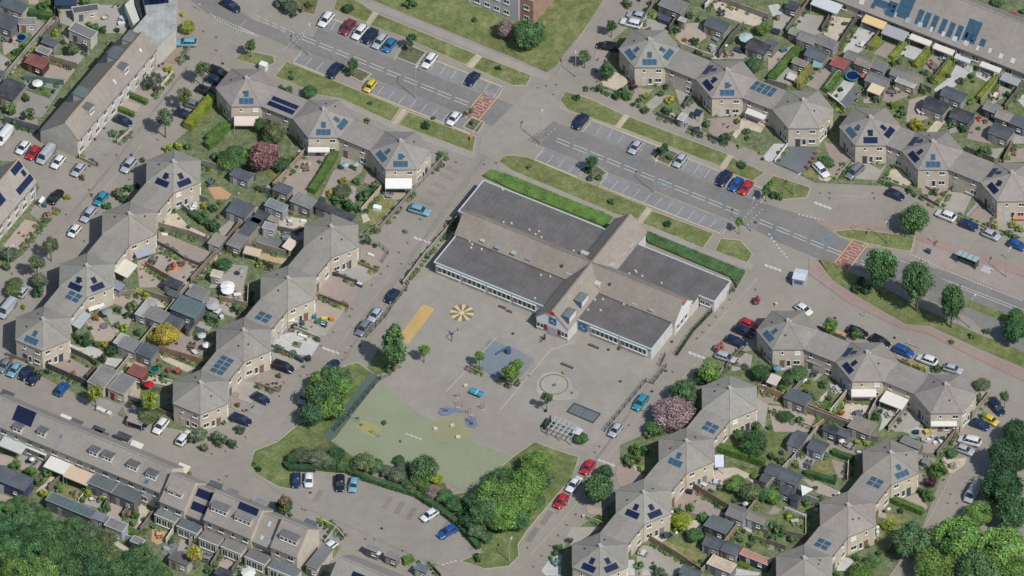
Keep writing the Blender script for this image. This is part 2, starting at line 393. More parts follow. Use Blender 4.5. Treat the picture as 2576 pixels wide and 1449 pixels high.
def cover(name,pts,h,c,label,dens=13,size=.26,kind='stuff'):
    """leafy ground cover filling a polygon"""
    ps=[P(*q) for q in pts]; mb=MB(); sh=[]; rd=random.Random(5)
    xy=[Vector((p.x,p.y,0)) for p in ps]
    mb.prism([(p.x,p.y) for p in ps],.0,h*.6); sh+=[.85]*len(mb.f)
    for t in tessellate_polygon([xy]):
        a,b,c_=[xy[i] for i in t]; area=abs((b-a).cross(c_-a).z)/2
        for _ in range(int(area*dens)):
            r1,r2=rd.random(),rd.random()
            if r1+r2>1: r1,r2=1-r1,1-r2
            p=a+(b-a)*r1+(c_-a)*r2; p.z=h*(.6+.4*rd.random())*(.8+.35*math.sin(p.x*1.3)*math.sin(p.y*1.1))
            nn=Vector((rd.uniform(-.4,.4),rd.uniform(-.4,.4),1)).normalized(); u=nn.orthogonal().normalized(); v=nn.cross(u); th=rd.uniform(0,6.28)
            u,v=u*math.cos(th)+v*math.sin(th),v*math.cos(th)-u*math.sin(th); e=size*rd.uniform(.6,1.5)
            mb.add([p-u*e*.5,p+v*e*.4,p+u*e*.6,p-v*e*.4],[(0,1,2,3)]); sh.append(rd.uniform(.8,1.2))
    o=lnk(name,mb.mesh(name,'leaf',False,sh),None,PC[c]); o['kind']=kind; o['label']=label; o['category']='ground cover'
    return o
# ------------------------------------------------------------------ fences, walls
FEN=[]
def fence(pts,h=1.8,c=(.16,.14,.12),th=.07,label=None,name='garden_fence',open_=False,cat='fence',m='wood',grp='garden fences'):
    ps=[P(*q) for q in pts]; org=ps[0].copy(); mb=MB(); cap=MB()
    if not open_ and h>.3: FEN.append(ps)
    for a,b in zip(ps[:-1],ps[1:]):
        a=a-org;b=b-org; d=b-a; L=d.length; ang=math.atan2(d.y,d.x); mid=(a+b)/2; n=max(1,round(L/1.9))
        if open_:
            for z in (h*.95,h*.15): mb.box(mid.x,mid.y,z,L,.04,.05,ang)
            k=max(2,int(L/.22))
            for i in range(k+1):
                q=a+d*(i/k); mb.box(q.x,q.y,h*.55,.03,.02,h*.85,ang)
        else:
            mb.box(mid.x,mid.y,h/2,L,th,h,ang)
            if cat!='wall': cap.box(mid.x,mid.y,h+.02,L,th+.06,.036,ang)
            else: cap.box(mid.x,mid.y,h+.03,L,th+.08,.055,ang)
        for i in range(n+1):
            q=a+d*(i/n); mb.box(q.x,q.y,(h+.06)/2,.1 if cat!='wall' else th+.1,.1+th*.5,h+.06+.002*i,ang)
    o=root(name,label or ('open metal bar fence' if open_ else '%s garden %s'%(cname(c),cat)),cat,(org.x,org.y,.02),0,grp if not open_ else 'railings',auto=not label)
    AUTO and o is AUTO[-1][0] and AUTO.__setitem__(-1,(o,(ps[0]+ps[-1])/2))
    lnk('panels' if cat!='wall' else 'brickwork',mb.mesh(name,m if not open_ else 'metal'),o,c)
    if cap.v: lnk('coping' if cat=='wall' else 'top_rail',cap.mesh('rail','wood' if cat!='wall' else 'brick'),o,lk(c,1.35))
    return o
def cname(c):
    r,g,b=c[:3]; l=(r+g+b)/3
    if max(c)-min(c)<.15*l+.02: return 'black' if l<.03 else 'dark grey' if l<.12 else 'grey' if l<.3 else 'light grey' if l<.5 else 'white'
    if r>g*1.9: return 'red'
    if b>r*1.5: return 'blue'
    if g>r*1.15: return 'green'
    return 'dark brown' if l<.12 else 'brown' if l<.28 else 'cream'
# ------------------------------------------------------------------ windows and doors
PM={}
def winmesh(w,h):
    k=(round(w,2),round(h,2))
    if k not in PM:
        f=MB(); t=.07
        f.box(0,-h/2+t/2,.03,w,t,.08); f.box(0,h/2-t/2,.03,w,t,.08)
        f.box(-w/2+t/2,0,.03,t,h-2*t,.08); f.box(w/2-t/2,0,.03,t,h-2*t,.08)
        if w>.9: f.box(0,0,.03,.06,h-2*t,.075)
        f.box(0,-h/2-.05,.07,w+.12,.08,.2)
        g=MB().box(0,0,.0,w-2*t,h-2*t,.05)
        PM[k]=(f.mesh('window_frame','paint'),g.mesh('window_pane','glass'))
    return PM[k]
def window(par,pos,n,w,h,c=(.72,.71,.68),name='window',blind=None):
    """n = outward normal (xy), pos = centre on the wall plane, local space of par"""
    n=Vector((n[0],n[1],0)).normalized(); t=Vector((-n.y,n.x,0)); up=Vector((0,0,1))
    mx=Matrix.Translation(Vector(pos))@Matrix((t,up,n)).transposed().to_4x4()
    f,g=winmesh(w,h); o=lnk(name,f,par,c,mx)
    p=lnk('pane',g,o,(1,1,1))
    if blind:
        b=lnk('shutter',MB().box(0,0,.05,w-.04,h-.04,.05).mesh('shutter','paint'),o,blind)
    return o
def door(par,pos,n,w=.95,h=2.1,c=(.25,.23,.2),name='door'):
    n=Vector((n[0],n[1],0)).normalized(); t=Vector((-n.y,n.x,0)); up=Vector((0,0,1))
    mx=Matrix.Translation(Vector(pos)+up*h/2)@Matrix((t,up,n)).transposed().to_4x4()
    k=('d',w,h)
    if k not in PM: PM[k]=(MB().box(0,0,.02,w,h,.06).box(0,h/2+.04,.04,w+.14,.08,.08).mesh('door','paint'),MB().box(w*.36,0,.08,.05,.16,.05).mesh('handle','metal'))
    o=lnk(name,PM[k][0],par,c,mx); lnk('handle',PM[k][1],o,(.4,.4,.4)); return o
def solar(par,O,t,s,n,kind,w=.92,h=1.28):
    """one panel centred at O in plane t,s"""
    k=('s',round(w,2),round(h,2),kind)
    if k not in PM: PM[k]=(MB().box(0,0,.06,w,h,.04).mesh('solar_panel','solar_'+kind),MB().box(0,0,.04,w+.07,h+.07,.03).mesh('solar_frame','metal'))
    mx=Matrix.Translation(O)@Matrix((t,s,n)).transposed().to_4x4()
    o=lnk('solar_panel',PM[k][0],par,(1,1,1),mx)
    lnk('frame',PM[k][1],o,(.2,.3,.36) if kind=='blue' else (.03,.035,.06)); return o
# ------------------------------------------------------------------ hexagonal houses and links
HEX={}; LAND=[]
WALLC=(.53,.465,.37); ROOFC=(.262,.243,.218)
SR=6.35; ZE=5.35; ZA=8.0
def orient(c,d=.02): return tuple(x+random.uniform(-d,d) for x in c)
def solarT(par,fr,kind,off=0):
    O,t,s,n=fr
    for dx in (-.98,0,.98): solar(par,O+t*(dx*(1 if kind=='blue' else .96)+off)+s*1.15,t,s,n,kind)
    solar(par,O+t*off+s*2.72,t,s,n,kind)
def hexhouse(key,orient_,u,v,sol={},skip=(),label='',land=''):
    c=GU(u,v,ZA); o=root('hexagon_house',label,'house',(c.x,c.y,0),0,'hexagonal houses')
    rot=0 if orient_=='F' else 30
    ap=SR*math.cos(R(30)); beta=math.atan2(ZA-.0-ZE,ap)
    wr=SR-.22
    angs=[rot+30+60*k for k in range(6)]   # face normals F: 30,90,... ; R: 60,120..
    wc=lk(WALLC,random.uniform(.94,1.05)); rc=tuple(x*random.uniform(.97,1.03) for x in lk(ROOFC,random.uniform(.92,1.07)))
    vw=[(wr*math.cos(R(a-30)),wr*math.sin(R(a-30))) for a in angs]
    vr=[(SR*math.cos(R(a-30)),SR*math.sin(R(a-30))) for a in angs]
    lnk('wall',MB().prism(vw,0,ZE-.02).mesh('hexagon_wall','brick'),o,wc)
    r=MB().add([(x,y,ZE) for x,y in vr]+[(0,0,ZA)],[(k,(k+1)%6,6) for k in range(6)])
    ro=lnk('roof',r.mesh('hexagon_roof','tiles'),o,rc)
    f=MB().prism(vr,ZE-.2,ZE-.003); lnk('gutter',f.mesh('gutter','paint'),o,(.17,.165,.16))
    rd=MB()
    for x,y in vr: rd.tube((x,y,ZE+.02),(0,0,ZA+.03),.06,None,4)
    lnk('ridge_caps',rd.mesh('ridge_caps','tiles'),ro,lk(rc,.82))
    ch=MB().box(0,0,ZA+.12,.62,.62,.75,R(rot)).box(0,0,ZA+.5,.34,.34,.2,R(rot)).box(.55,-.05,ZA-.1,.4,.5,.25,R(rot)); lnk('chimney',ch.mesh('chimney','paint'),o,(.42,.4,.38))
    for (a,sl,dx) in ((angs[random.randrange(6)],2.6,.7),(angs[random.randrange(6)],2.9,-.5)):
        n2=Vector((math.cos(R(a)),math.sin(R(a)),0)); t=Vector((-n2.y,n2.x,0)); p=n2*(ap-sl*math.cos(beta))+t*dx
        lnk('vent',MB().cyl(0,0,-.1,.35,.11,.14).mesh('vent','metal') if 'v' not in PM else PM['v'],o,(.05,.05,.055),Matrix.Translation((p.x,p.y,ZE+sl*math.sin(beta))))
    for a in angs:
        n2=Vector((math.cos(R(a)),math.sin(R(a)),0)); t=Vector((-n2.y,n2.x,0))
        wp=n2*(wr*math.cos(R(30)))
        fr=(n2*ap+Vector((0,0,ZE)),t,Vector((-n2.x*math.cos(beta),-n2.y*math.cos(beta),math.sin(beta))),Vector((n2.x*math.sin(beta),n2.y*math.sin(beta),math.cos(beta))))
        am=a%360
        if am in sol: solarT(o,fr,sol[am])
        if am in skip: continue
        sd=1 if am in (270,240,210,180) else -1
        window(o,wp+t*(-1.1*sd)+Vector((0,0,4.25)),n2,.5,.95)
        window(o,wp+t*(1.85*sd)+Vector((0,0,4.25)),n2,1.15,.95,blind=(.7,.7,.66) if random.random()<.2 else None)
        window(o,wp+t*(1.75*sd)+Vector((0,0,1.55)),n2,1.35,1.1)
        window(o,wp+t*(.15*sd)+Vector((0,0,1.35)),n2,.8,1.7)
        door(o,wp+t*(-1.1*sd),n2,.95,2.1,random.choice([(.5,.5,.48),(.05,.07,.1),(.22,.2,.18),(.2,.12,.08)]))
    HEX[key]=(c,rot,o); 
    if land: LAND.append((land,u,v+30))
    return o
def link(a,b,label,panels=0,pc=(0,0),width=SR,zr=ZE-.12):
    A,B=HEX[a][0],HEX[b][0]; d=(B-A); d.z=0; L=d.length; t=d/L
    ap=SR*math.cos(R(30))-.25; mid=(A+B)/2; n=Vector((-t.y,t.x,0))
    if n.y>0: n=-n
    ln=L-2*ap; w=width
    o=root('link_house',label,'house',(mid.x,mid.y,0),math.atan2(t.y,t.x),'link houses between the hexagonal houses')
    wc=lk(WALLC,random.uniform(.9,1.0)); rc=lk(ROOFC,random.uniform(.9,1.02))
    lnk('wall',MB().box(0,0,(zr-.1)/2,ln,w-.5,zr-.1).mesh('link_wall','brick'),o,wc)
    rb=MB(); h0=zr-.1; y=w/2-.02; x=ln/2
    rb.add([(-x,-y,h0),(x,-y,h0),(x,y,h0),(-x,y,h0),(-x,-y,h0+.14),(x,-y,h0+.14),(x,0,h0+.34),(-x,0,h0+.34),(x,y,h0+.14),(-x,y,h0+.14)],
           [(0,3,2,1),(0,1,5,4),(4,5,6,7),(7,6,8,9),(2,3,9,8),(1,2,8,6,5),(3,0,4,7,9)])
    ro=lnk('roof',rb.mesh('link_roof','tiles'),o,rc)
    lnk('gutter',MB().box(0,-y-.05,h0+.03,ln,.12,.13).box(0,y+.05,h0+.03,ln,.12,.13).mesh('gutter','paint'),o,(.07,.07,.075))
    # windows on both long sides
    inv=Matrix.Rotation(-math.atan2(t.y,t.x),4,'Z')
    for s in (-1,1):
        nl=Vector((0,s,0)); yy=s*(w/2-.25)
        for dx in (-.28,.25): window(o,(dx*ln,yy,4.2),nl,.7,.95)
        if ln>3.5:
            window(o,(.26*ln,yy,1.5),nl,1.4,1.2); door(o,(-.28*ln,yy,0),nl,.95,2.1,random.choice([(.1,.13,.12),(.4,.4,.4),(.15,.12,.1)]))
    for k in range(panels):
        if panels==4: cx,cy=(-.65 if k%2==0 else .65),(-.75 if k//2==0 else .75)
        else: cx,cy=-1.95+1.3*(k//2),(-.75 if k%2==0 else .75)
        cx+=pc[0]; cy-=pc[1]
        if cy<0: sy=Vector((0,math.cos(.065),math.sin(.065))); sn=Vector((0,-math.sin(.065),math.cos(.065)))
        else: sy=Vector((0,math.cos(.065),-math.sin(.065))); sn=Vector((0,math.sin(.065),math.cos(.065)))
        solar(o,Vector((cx,cy,h0+.36-abs(cy)*.2/y)),Vector((1,0,0)),sy,sn,'blue',1.0,1.25)
    return o
# ------------------------------------------------------------------ sheds and canopies
SHED=dict(dk=(.085,.1,.115),gy=(.2,.195,.19),bn=(.25,.22,.18),lt=(.38,.37,.35),rd=(.2,.07,.06),tl=(.10,.15,.16),bk=(.045,.05,.06),cr=(.5,.42,.32))
def shed(x,y,w,d,a,h=2.3,roof='gy',wall=None,kind='flat',label=None,rim=None,doorc=None,windows=0,name='garden_shed',cat='shed'):
    """x,y = centre of roof; w along direction a (deg), d across, metres"""
    z=h+(.35 if kind=='gable' else 0); p=P(x,y,z)
    rc=SHED[roof] if isinstance(roof,str) else roof; wc=wall or random.choice([(.2,.18,.16),(.3,.27,.22),(.26,.26,.25),(.16,.17,.18)])
    o=root(name,label or '%s roofed garden %s'%(cname(rc),cat),cat,(p.x,p.y,.02),R(a),'garden sheds',auto=not label)
    lnk('wall',MB().box(0,0,(h-.05)/2,w-.24,d-.24,h-.05).mesh('shed_wall','wood'),o,wc)
    mb=MB()
    if kind=='gable':
        rh=.7; X,Y=w/2,d/2
        mb.add([(-X,-Y,h),(X,-Y,h),(X,Y,h),(-X,Y,h),(-X,-Y,h-.06),(X,-Y,h-.06),(X,Y,h-.06),(-X,Y,h-.06),(-X,0,h+rh),(X,0,h+rh)],
            [(4,7,6,5),(0,4,5,1),(1,5,6,2),(2,6,7,3),(3,7,4,0),(0,1,9,8),(2,3,8,9),(1,2,9),(3,0,8)])
    else:
        mb.box(0,0,h,w,d,.12)
    lnk('roof',mb.mesh('shed_roof','bitumen'),o,lk(rc,random.uniform(.9,1.1)))
    if kind=='flat':
        e=MB()
        for sx in (-1,1): e.box(sx*(w/2-.03),0,h+.08,.1,d-.2,.1)
        for sy in (-1,1): e.box(0,sy*(d/2-.03),h+.08,w+.04,.1,.103)
        lnk('roof_edge',e.mesh('roof_edge','paint'),o,rim or lk(rc,1.5))
    # choose wall facing the camera most
    best=min(((0,-1),(0,1),(1,0),(-1,0)),key=lambda q:(q[0]*math.sin(R(a))+q[1]*math.cos(R(a)))+(0 if (q[0]*math.cos(R(a))-q[1]*math.sin(R(a)))>0 else .3))
    hw=(w/2-.12) if best[0] else (d/2-.12); span=d if best[0] else w
    pos=Vector((best[0]*hw,best[1]*hw,0)); t=Vector((-best[1],best[0],0))
    door(o,pos+t*(-span*.2),best,min(.9,span*.4),min(1.9,h-.25),doorc or random.choice([(.1,.11,.13),(.3,.29,.27),(.18,.12,.08),(.45,.45,.43)]))
    if span>2.0: window(o,pos+t*(span*.22)+Vector((0,0,1.35)),best,min(.8,span*.3),.6)
    return o
def canopy(x,y,w,d,a,h=2.6,c=(.62,.6,.56),slope=.35,label=None,posts=True,name='patio_canopy',cat='canopy',thick=.07,down=None):
    """roof sheet carried by posts; local -y side is the low front"""
    p=P(x,y,h); o=root(name,label or '%s patio %s'%(cname(c),cat),cat,(p.x,p.y,.02),R(a),'patio canopies',auto=not label)
    X,Y=w/2,d/2
    mb=MB().add([(-X,-Y,h-slope/2),(X,-Y,h-slope/2),(X,Y,h+slope/2),(-X,Y,h+slope/2),(-X,-Y,h-slope/2-thick),(X,-Y,h-slope/2-thick),(X,Y,h+slope/2-thick),(-X,Y,h+slope/2-thick)],
        [(0,1,2,3),(4,7,6,5),(0,4,5,1),(1,5,6,2),(2,6,7,3),(3,7,4,0)])
    lnk('roof',mb.mesh('canopy_roof','fabric'),o,c)
    lnk('valance',MB().box(0,-Y-.03,h-slope/2-.1,w,.05,.22).mesh('valance','fabric'),o,lk(c,.85))
    for sx in (-1,1):
        for sy in ((-1,1) if posts=='4' else (-1,)):
            lnk('post',MB().box(0,0,(h-slope/2)/2-.04,.09,.09,h-slope/2-.08).mesh('post','paint') if ('cp',round(h,1)) not in PM else PM['cp',round(h,1)],o,(.4,.4,.4),Matrix.Translation((sx*(X-.08),sy*(Y-.08),0)))
    return o
def umbrella(x,y,w,c=(.68,.68,.64),h=2.3,label=None,n=8):
    r=w*TILE[2]/PXM/2; p=P(x,y,h); o=root('parasol',label or 'open %s parasol'%cname(c),'parasol',(p.x,p.y,.02),0,'garden parasols',auto=not label)
    lnk('canopy',MB().add([(r*math.cos(2*PI*k/n),r*math.sin(2*PI*k/n),h-.35) for k in range(n)]+[(0,0,h+.1)],[(k,(k+1)%n,n) for k in range(n)]).mesh('parasol_canopy','fabric'),o,c)
    lnk('pole',MB().cyl(0,0,0,h,.03).mesh('pole','metal'),o,(.4,.4,.4)); lnk('base',MB().cyl(0,0,0,.08,.28,.25).mesh('base','paint'),o,(.2,.2,.2)); return o
def table_set(x,y,c=(.5,.5,.5),n=4,label=None,rnd=False,sc_=1.0):
    """garden table with separate chairs"""
    p=P(x,y,.5); a=random.uniform(0,PI)
    o=root('garden_table',label or '%s garden table'%cname(c),'table',(p.x,p.y,.02),a,'garden tables',auto=not label)
    L=1.5*sc_; W=.85*sc_
    lnk('table_top',(MB().cyl(0,0,.7,.75,.6*sc_,None,12) if rnd else MB().box(0,0,.73,L,W,.05)).mesh('table_top','wood'),o,c)
    for sx in (-1,1):
        for sy in (-1,1): lnk('leg',MB().box(sx*(L/2-.15)*(.6 if rnd else 1),sy*(W/2-.12)*(.8 if rnd else 1),.35,.06,.06,.7).mesh('leg','wood'),o,lk(c,.6))
    for k in range(n):
        sx=(-.4,.4)[k%2]*sc_; sy=(-1,1)[(k//2)%2]*(W/2+.3)
        q=Vector((p.x,p.y,0))+Matrix.Rotation(a,3,'Z')@Vector((sx,sy,0))
        ch=root('garden_chair','%s garden chair'%cname(lk(c,.7)),'chair',(q.x,q.y,.02),a+(0 if sy>0 else PI),'garden chairs',auto=True)
        if 'chs' not in PM: PM['chs']=(MB().box(0,0,.43,.46,.46,.06).mesh('seat','fabric'),MB().box(0,.22,.68,.46,.05,.5).mesh('backrest','fabric'),MB().box(0,0,.2,.04,.04,.4).mesh('chair_leg','metal'))
        lnk('seat',PM['chs'][0],ch,lk(c,.7)); lnk('backrest',PM['chs'][1],ch,lk(c,.75))
        for ex in (-.18,.18):
            for ey in (-.18,.18): lnk('leg',PM['chs'][2],ch,(.2,.2,.2),Matrix.Translation((ex,ey,0)))
    return o
def trampoline(x,y,w,c=(.05,.2,.35),mc=(.01,.02,.05),h=.75,label='round trampoline'):
    r=w*TILE[2]/PXM/2; p=P(x,y,h); o=root('trampoline',label,'trampoline',(p.x,p.y,.02),0,'garden trampolines',auto=True)
    lnk('mat',MB().cyl(0,0,h-.05,h,r*.82,None,24).mesh('mat','fabric'),o,mc)
    n=24; mb=MB().add([(rr*math.cos(2*PI*k/n),rr*math.sin(2*PI*k/n),z) for rr,z in ((r*.82,h+.02),(r,h+.02),(r,h-.06)) for k in range(n)],[(j*n+k,(j+1)*n+k,(j+1)*n+(k+1)%n,j*n+(k+1)%n) for j in range(2) for k in range(n)])
    lnk('pad',mb.mesh('pad','fabric'),o,c)
    for k in range(4): lnk('leg',MB().cyl(r*.93*math.cos(k*PI/2),r*.93*math.sin(k*PI/2),0,h-.06,.03).mesh('leg','metal'),o,(.4,.4,.4))
    return o
def pot(x,y,c='g'):
    p=P(x,y,.3); o=root('plant_pot','potted %s plant'%PN[c],'plant pot',(p.x,p.y,.02),0,'plant pots',auto=True)
    if 'pot' not in PM: PM['pot']=MB().cyl(0,0,0,.38,.17,.24,10).mesh('pot','paint')
    lnk('pot',PM['pot'],o,random.choice([(.3,.12,.07),(.12,.12,.13),(.4,.38,.35)]))
    me,_=PL['tuft',random.randrange(2)]; lnk('leaves',me,o,PC[c],Matrix.Translation((0,0,.25))); return o
def lamp(x,y,h=6.5,arm=(1,0),label='',al=1.2):
    """x,y foot of the post; arm direction xy"""
    p=P(x,y,0); o=root('street_lamp',label,'street lamp',(p.x,p.y,0),0,'street lamps',auto=not label)
    a=Vector((arm[0],arm[1],0)).normalized()*al
    lnk('post',MB().cyl(0,0,0,.5,.13,None,8).tube((0,0,.4),(0,0,h),.09,.055,8).mesh('post','metal'),o,(.42,.43,.42))
    lnk('arm',MB().tube((0,0,h-.05),(a.x,a.y,h+.15),.045,None,6).mesh('arm','metal'),o,(.42,.43,.42))
    lnk('lamp_head',MB().box(a.x*1.2,a.y*1.2,h+.15,.7,.26,.14,math.atan2(a.y,a.x)).mesh('lamp_head','paint'),o,(.5,.5,.5)); return o
def bollard(x,y,c=(.2,.15,.1)):
    p=P(x,y,.4); o=root('bollard','short %s bollard'%cname(c),'bollard',(p.x,p.y,.02),0,'street bollards',auto=True)
    if 'bol' not in PM: PM['bol']=(MB().cyl(0,0,0,.62,.085,.075,8).mesh('bollard','wood'),MB().cyl(0,0,.62,.7,.1,.06,8).mesh('bollard_cap','paint'))
    lnk('shaft',PM['bol'][0],o,c); lnk('cap',PM['bol'][1],o,lk(c,2)); return o
def block(name,label,cat,x,y,sx,sy,h,a,c,m='paint',group=None,top=None,legs=False):
    """small furniture: a body with a raised edge / lid"""
    p=P(x,y,h); o=root(name,label,cat,(p.x,p.y,.02),R(a),group,auto=True)
    if legs:
        lnk('top',MB().box(0,0,h-.03,sx,sy,.06).mesh('top',m),o,top or c)
        for ex in (-1,1):
            for ey in (-1,1): lnk('leg',MB().box(ex*(sx/2-.08),ey*(sy/2-.08),(h-.06)/2,.07,.07,h-.06).mesh('leg',m),o,lk(c,.7))
    else:
        lnk('body',MB().box(0,0,(h-.06)/2,sx*.94,sy*.94,h-.06).mesh('body',m),o,c); lnk('lid',MB().box(0,0,h-.03,sx,sy,.06).mesh('lid',m),o,top or lk(c,1.15))
    return o
# ------------------------------------------------------------------ the ground
PAV=(.268,.243,.207); PAV2=(.33,.305,.265); PAVG=(.29,.285,.27); ASP=(.19,.182,.172); BAY=(.225,.225,.225)
GR=(.138,.165,.062); GR2=(.115,.155,.055); RED=(.30,.215,.185); KERB=(.40,.355,.27); YK=(.47,.40,.25)
o=lnk('ground',MB().poly([(-900,-900),(900,-900),(900,900),(-900,900)],0).mesh('ground','paving'),None,PAV); struct(o)
SU()
ground('main_road','asphalt',ASP,[(520,-60),(575,0),(600,25),(640,52),(700,72),(742,84),(790,95),(800,68),(986,142),(1629,400),(1900,505),(2040,548),(2112,598),(2230,640),(2330,668),(2700,790),(2700,960),(2560,905),(2440,800),(2250,712),(2130,670),(2055,650),(1960,610),(1900,578),(1528,433),(1290,338),(901,182),(775,131),(730,120),(680,96),(640,82),(590,70),(535,45),(480,0),(440,-60)],1)
for nm,a,b,n,up in (('upper',(796,72),(992,151),7,1),('upper',(1044,172),(1246,252),7,1),('upper',(1465,333),(1648,405),6,1),('upper',(1682,421),(1912,512),8,1),
                    ('lower',(760,127),(860,168),3,0),('lower',(940,200),(1210,308),9,0),('lower',(1368,372),(1480,417),4,0),('lower',(1530,437),(1840,560),11,0)):
    ex,ey=(21,-31) if up else (-25,30)
    ground('parking_bay','asphalt',BAY,[a,b,(b[0]+ex,b[1]+ey),(a[0]+ex,a[1]+ey)],2)
    L=b[0]-a[0]; k=int(L/27.4)
    for i in range(k+1):
        x=a[0]+3+i*27.4; y=a[1]+(b[1]-a[1])*(x-a[0])/L
        strip('parking_line','paint',(.42,.42,.41),[(x+ex*.22,y+ey*.22),(x+ex*.9,y+ey*.9)],.12,.05,.088)
    strip('kerb','paving',YK,[(a[0]+ex,a[1]+ey),(b[0]+ex,b[1]+ey)],.34,0,.13)
    strip('kerb','paving',KERB,[a,(a[0]+ex,a[1]+ey)],.25,0,.13)
    strip('kerb','paving',KERB,[b,(b[0]+ex,b[1]+ey)],.25,0,.13)
# double dashed centre line
for i in range(40):
    x=762+i*42.6
    if 1205<x<1235 or 1335<x<1380 or 1855<x<1893 or x>2170: continue
    for off in (0,8.2):
        y=91+(x-762)*.4015+off*.95; xx=x-off*.3
        if off and 560<y<580: pass
        strip('centre_line','paint',(.52,.5,.47),[(xx,y),(xx+33,y+33*.4015)],.15,.04,.055)
for i in range(5):
    x=636+i*21.5; y=38+(x-636)*.46 if i<99 else 0
    for off in (0,8): strip('centre_line','paint',(.5,.48,.45),[(x+6,y+off),(x+18,y+6+off)],.14,.04,.055)
for (x,y,x2,y2) in ((2220,640,2330,678),(2290,670,2420,722),(2340,690,2576,780),(2390,715,2700,835)):
    strip('lane_line','paint',(.5,.48,.45),[(x,y),(x2,y2)],.13,.04,.055)
# stop lines / crossing dots / give way marks
def dots(pts,n,sz=.3,c=(.5,.48,.44)):
    mb=MB()
    for (a,b) in zip(pts[:-1],pts[1:]):
        for i in range(n):
            f=i/n; p=P(a[0]+(b[0]-a[0])*f,a[1]+(b[1]-a[1])*f); mb.box(p.x,p.y,.055,sz,sz,.02,.5)
    struct(lnk('marking_dots',mb.mesh('marking_dots','paint'),None,c))
dots([(528,36),(600,68),(640,86)],11,.28); dots([(535,44),(600,75),(652,92)],11,.28)
dots([(713,128),(742,97),(785,65)],7,.22); dots([(735,118),(770,82)],6,.22)
dots([(1335,352),(1368,325),(1395,300)],5,.2); dots([(1350,366),(1402,318)],7,.2)
dots([(1862,560),(1910,508)],7,.22); dots([(1875,572),(1925,520)],7,.22)
dots([(1935,590),(1960,625),(1985,655)],4,.4); dots([(2010,540),(2080,556)],7,.35)
dots([(2290,640),(2440,705),(2576,758)],20,.3)
# red road patches with white lettering
FONT={'S':["01110","10000","01100","00010","11100"],'C':["01110","10000","10000","10000","01110"],'H':["10010","10010","11110","10010","10010"],'O':["01100","10010","10010","10010","01100"],'L':["10000","10000","10000","10000","11110"]}
def schoolmark(x,y,L=9.4,W=3.0,flip=False):
    p=P(x,y); a=R(60.2+(180 if flip else 0)); c,s=math.cos(a),math.sin(a)
    r=root('school_road_marking','red road patch lettered SCHOOL in yellow border %s'%('beside the crossroads' if not flip else 'by the planted bay end'),'road marking',(p.x,p.y,.05),a)
    lnk('red_patch',MB().box(0,0,0,L,W,.02).mesh('red_patch','paving'),r,(.27,.115,.08))
    e=MB(); 
    for sy in (-1,1): e.box(0,sy*(W/2+.12),.004,L+.4,.22,.02)
    for sx in (-1,1): e.box(sx*(L/2+.1),0,.002,.2,W,.02)
    lnk('border',e.mesh('border','paint'),r,(.55,.38,.14))
    for i,chr_ in enumerate('SCHOOL'):
        g=FONT[chr_]; m=MB()
        for row in range(5):
            for q in range(5):
                if g[row][q]=='1': m.box(-L/2+.35+i*(L/6)+(q+.5)*L/6*.19,(2-row)*.5,.016+.0,.235 if True else 0,.5,.012)
        lnk('letter_%s'%chr_.lower(),m.mesh('letter','paint'),r,(.42,.30,.29))
schoolmark(1211,266,flip=True); schoolmark(2137,644)
# grass
def grass(pts,c=GR,kerb=False,layer=3,name='grass_verge'):
    o=ground(name,'grass',c,pts,layer)
    if kerb: strip('kerb','paving',KERB,pts+[pts[0]],.2,0,.1)
    return o
grass([(925,-40),(915,-10),(1004,27),(1288,143),(1376,182),(1395,170),(1420,135),(1480,60),(1540,-40)],name='lawn')
grass([(849,-8),(900,2),(939,30),(921,57),(838,24)],kerb=True)
grass([(951,36),(931,64),(1016,95),(1172,164),(1199,137)],kerb=True)
grass([(1214,142),(1189,172),(1290,216),(1325,215),(1337,190)],kerb=True)
grass([(721,155),(911,232),(1008,272),(983,307),(859,250),(804,240),(691,192)],kerb=True)
grass([(1027,282),(1001,314),(1190,384),(1197,345)],kerb=True)
grass([(1255,407),(1264,393),(1290,391),(1325,395),(1448,447),(1629,521),(1605,553),(1550,540),(1288,430)],kerb=True)
grass([(1640,530),(1615,562),(1768,625),(1795,587)],kerb=True)
grass([(1813,600),(1798,632),(1880,662),(1893,640),(1863,605)],kerb=True)
grass([(1423,230),(1488,250),(1570,290),(1548,318),(1430,278),(1408,252)],kerb=True)
grass([(1583,294),(1560,322),(1812,419),(1832,389)],kerb=True)
grass([(1842,397),(1822,430),(1893,456),(1925,434)],kerb=True)
grass([(1918,470),(1945,442),(2039,472),(2030,497),(1950,504),(1915,490)],kerb=True)
grass([(2097,582),(2152,577),(2302,595),(2292,634),(2220,622),(2112,595)],kerb=True)
grass([(2058,655),(2085,655),(2150,690),(2200,712),(2330,780),(2460,840),(2700,935),(2700,990),(2576,925),(2470,880),(2340,820),(2280,815),(2150,740),(2095,705)],GR)
grass([(2425,750),(2576,805),(2700,850),(2700,875),(2576,828),(2420,768)],GR)
grass([(600,138),(625,128),(690,142),(690,160),(662,170),(610,155),(590,148)],kerb=True)
grass([(700,0),(745,25),(790,35),(800,0),(790,-40),(690,-40)],(.13,.12,.06))
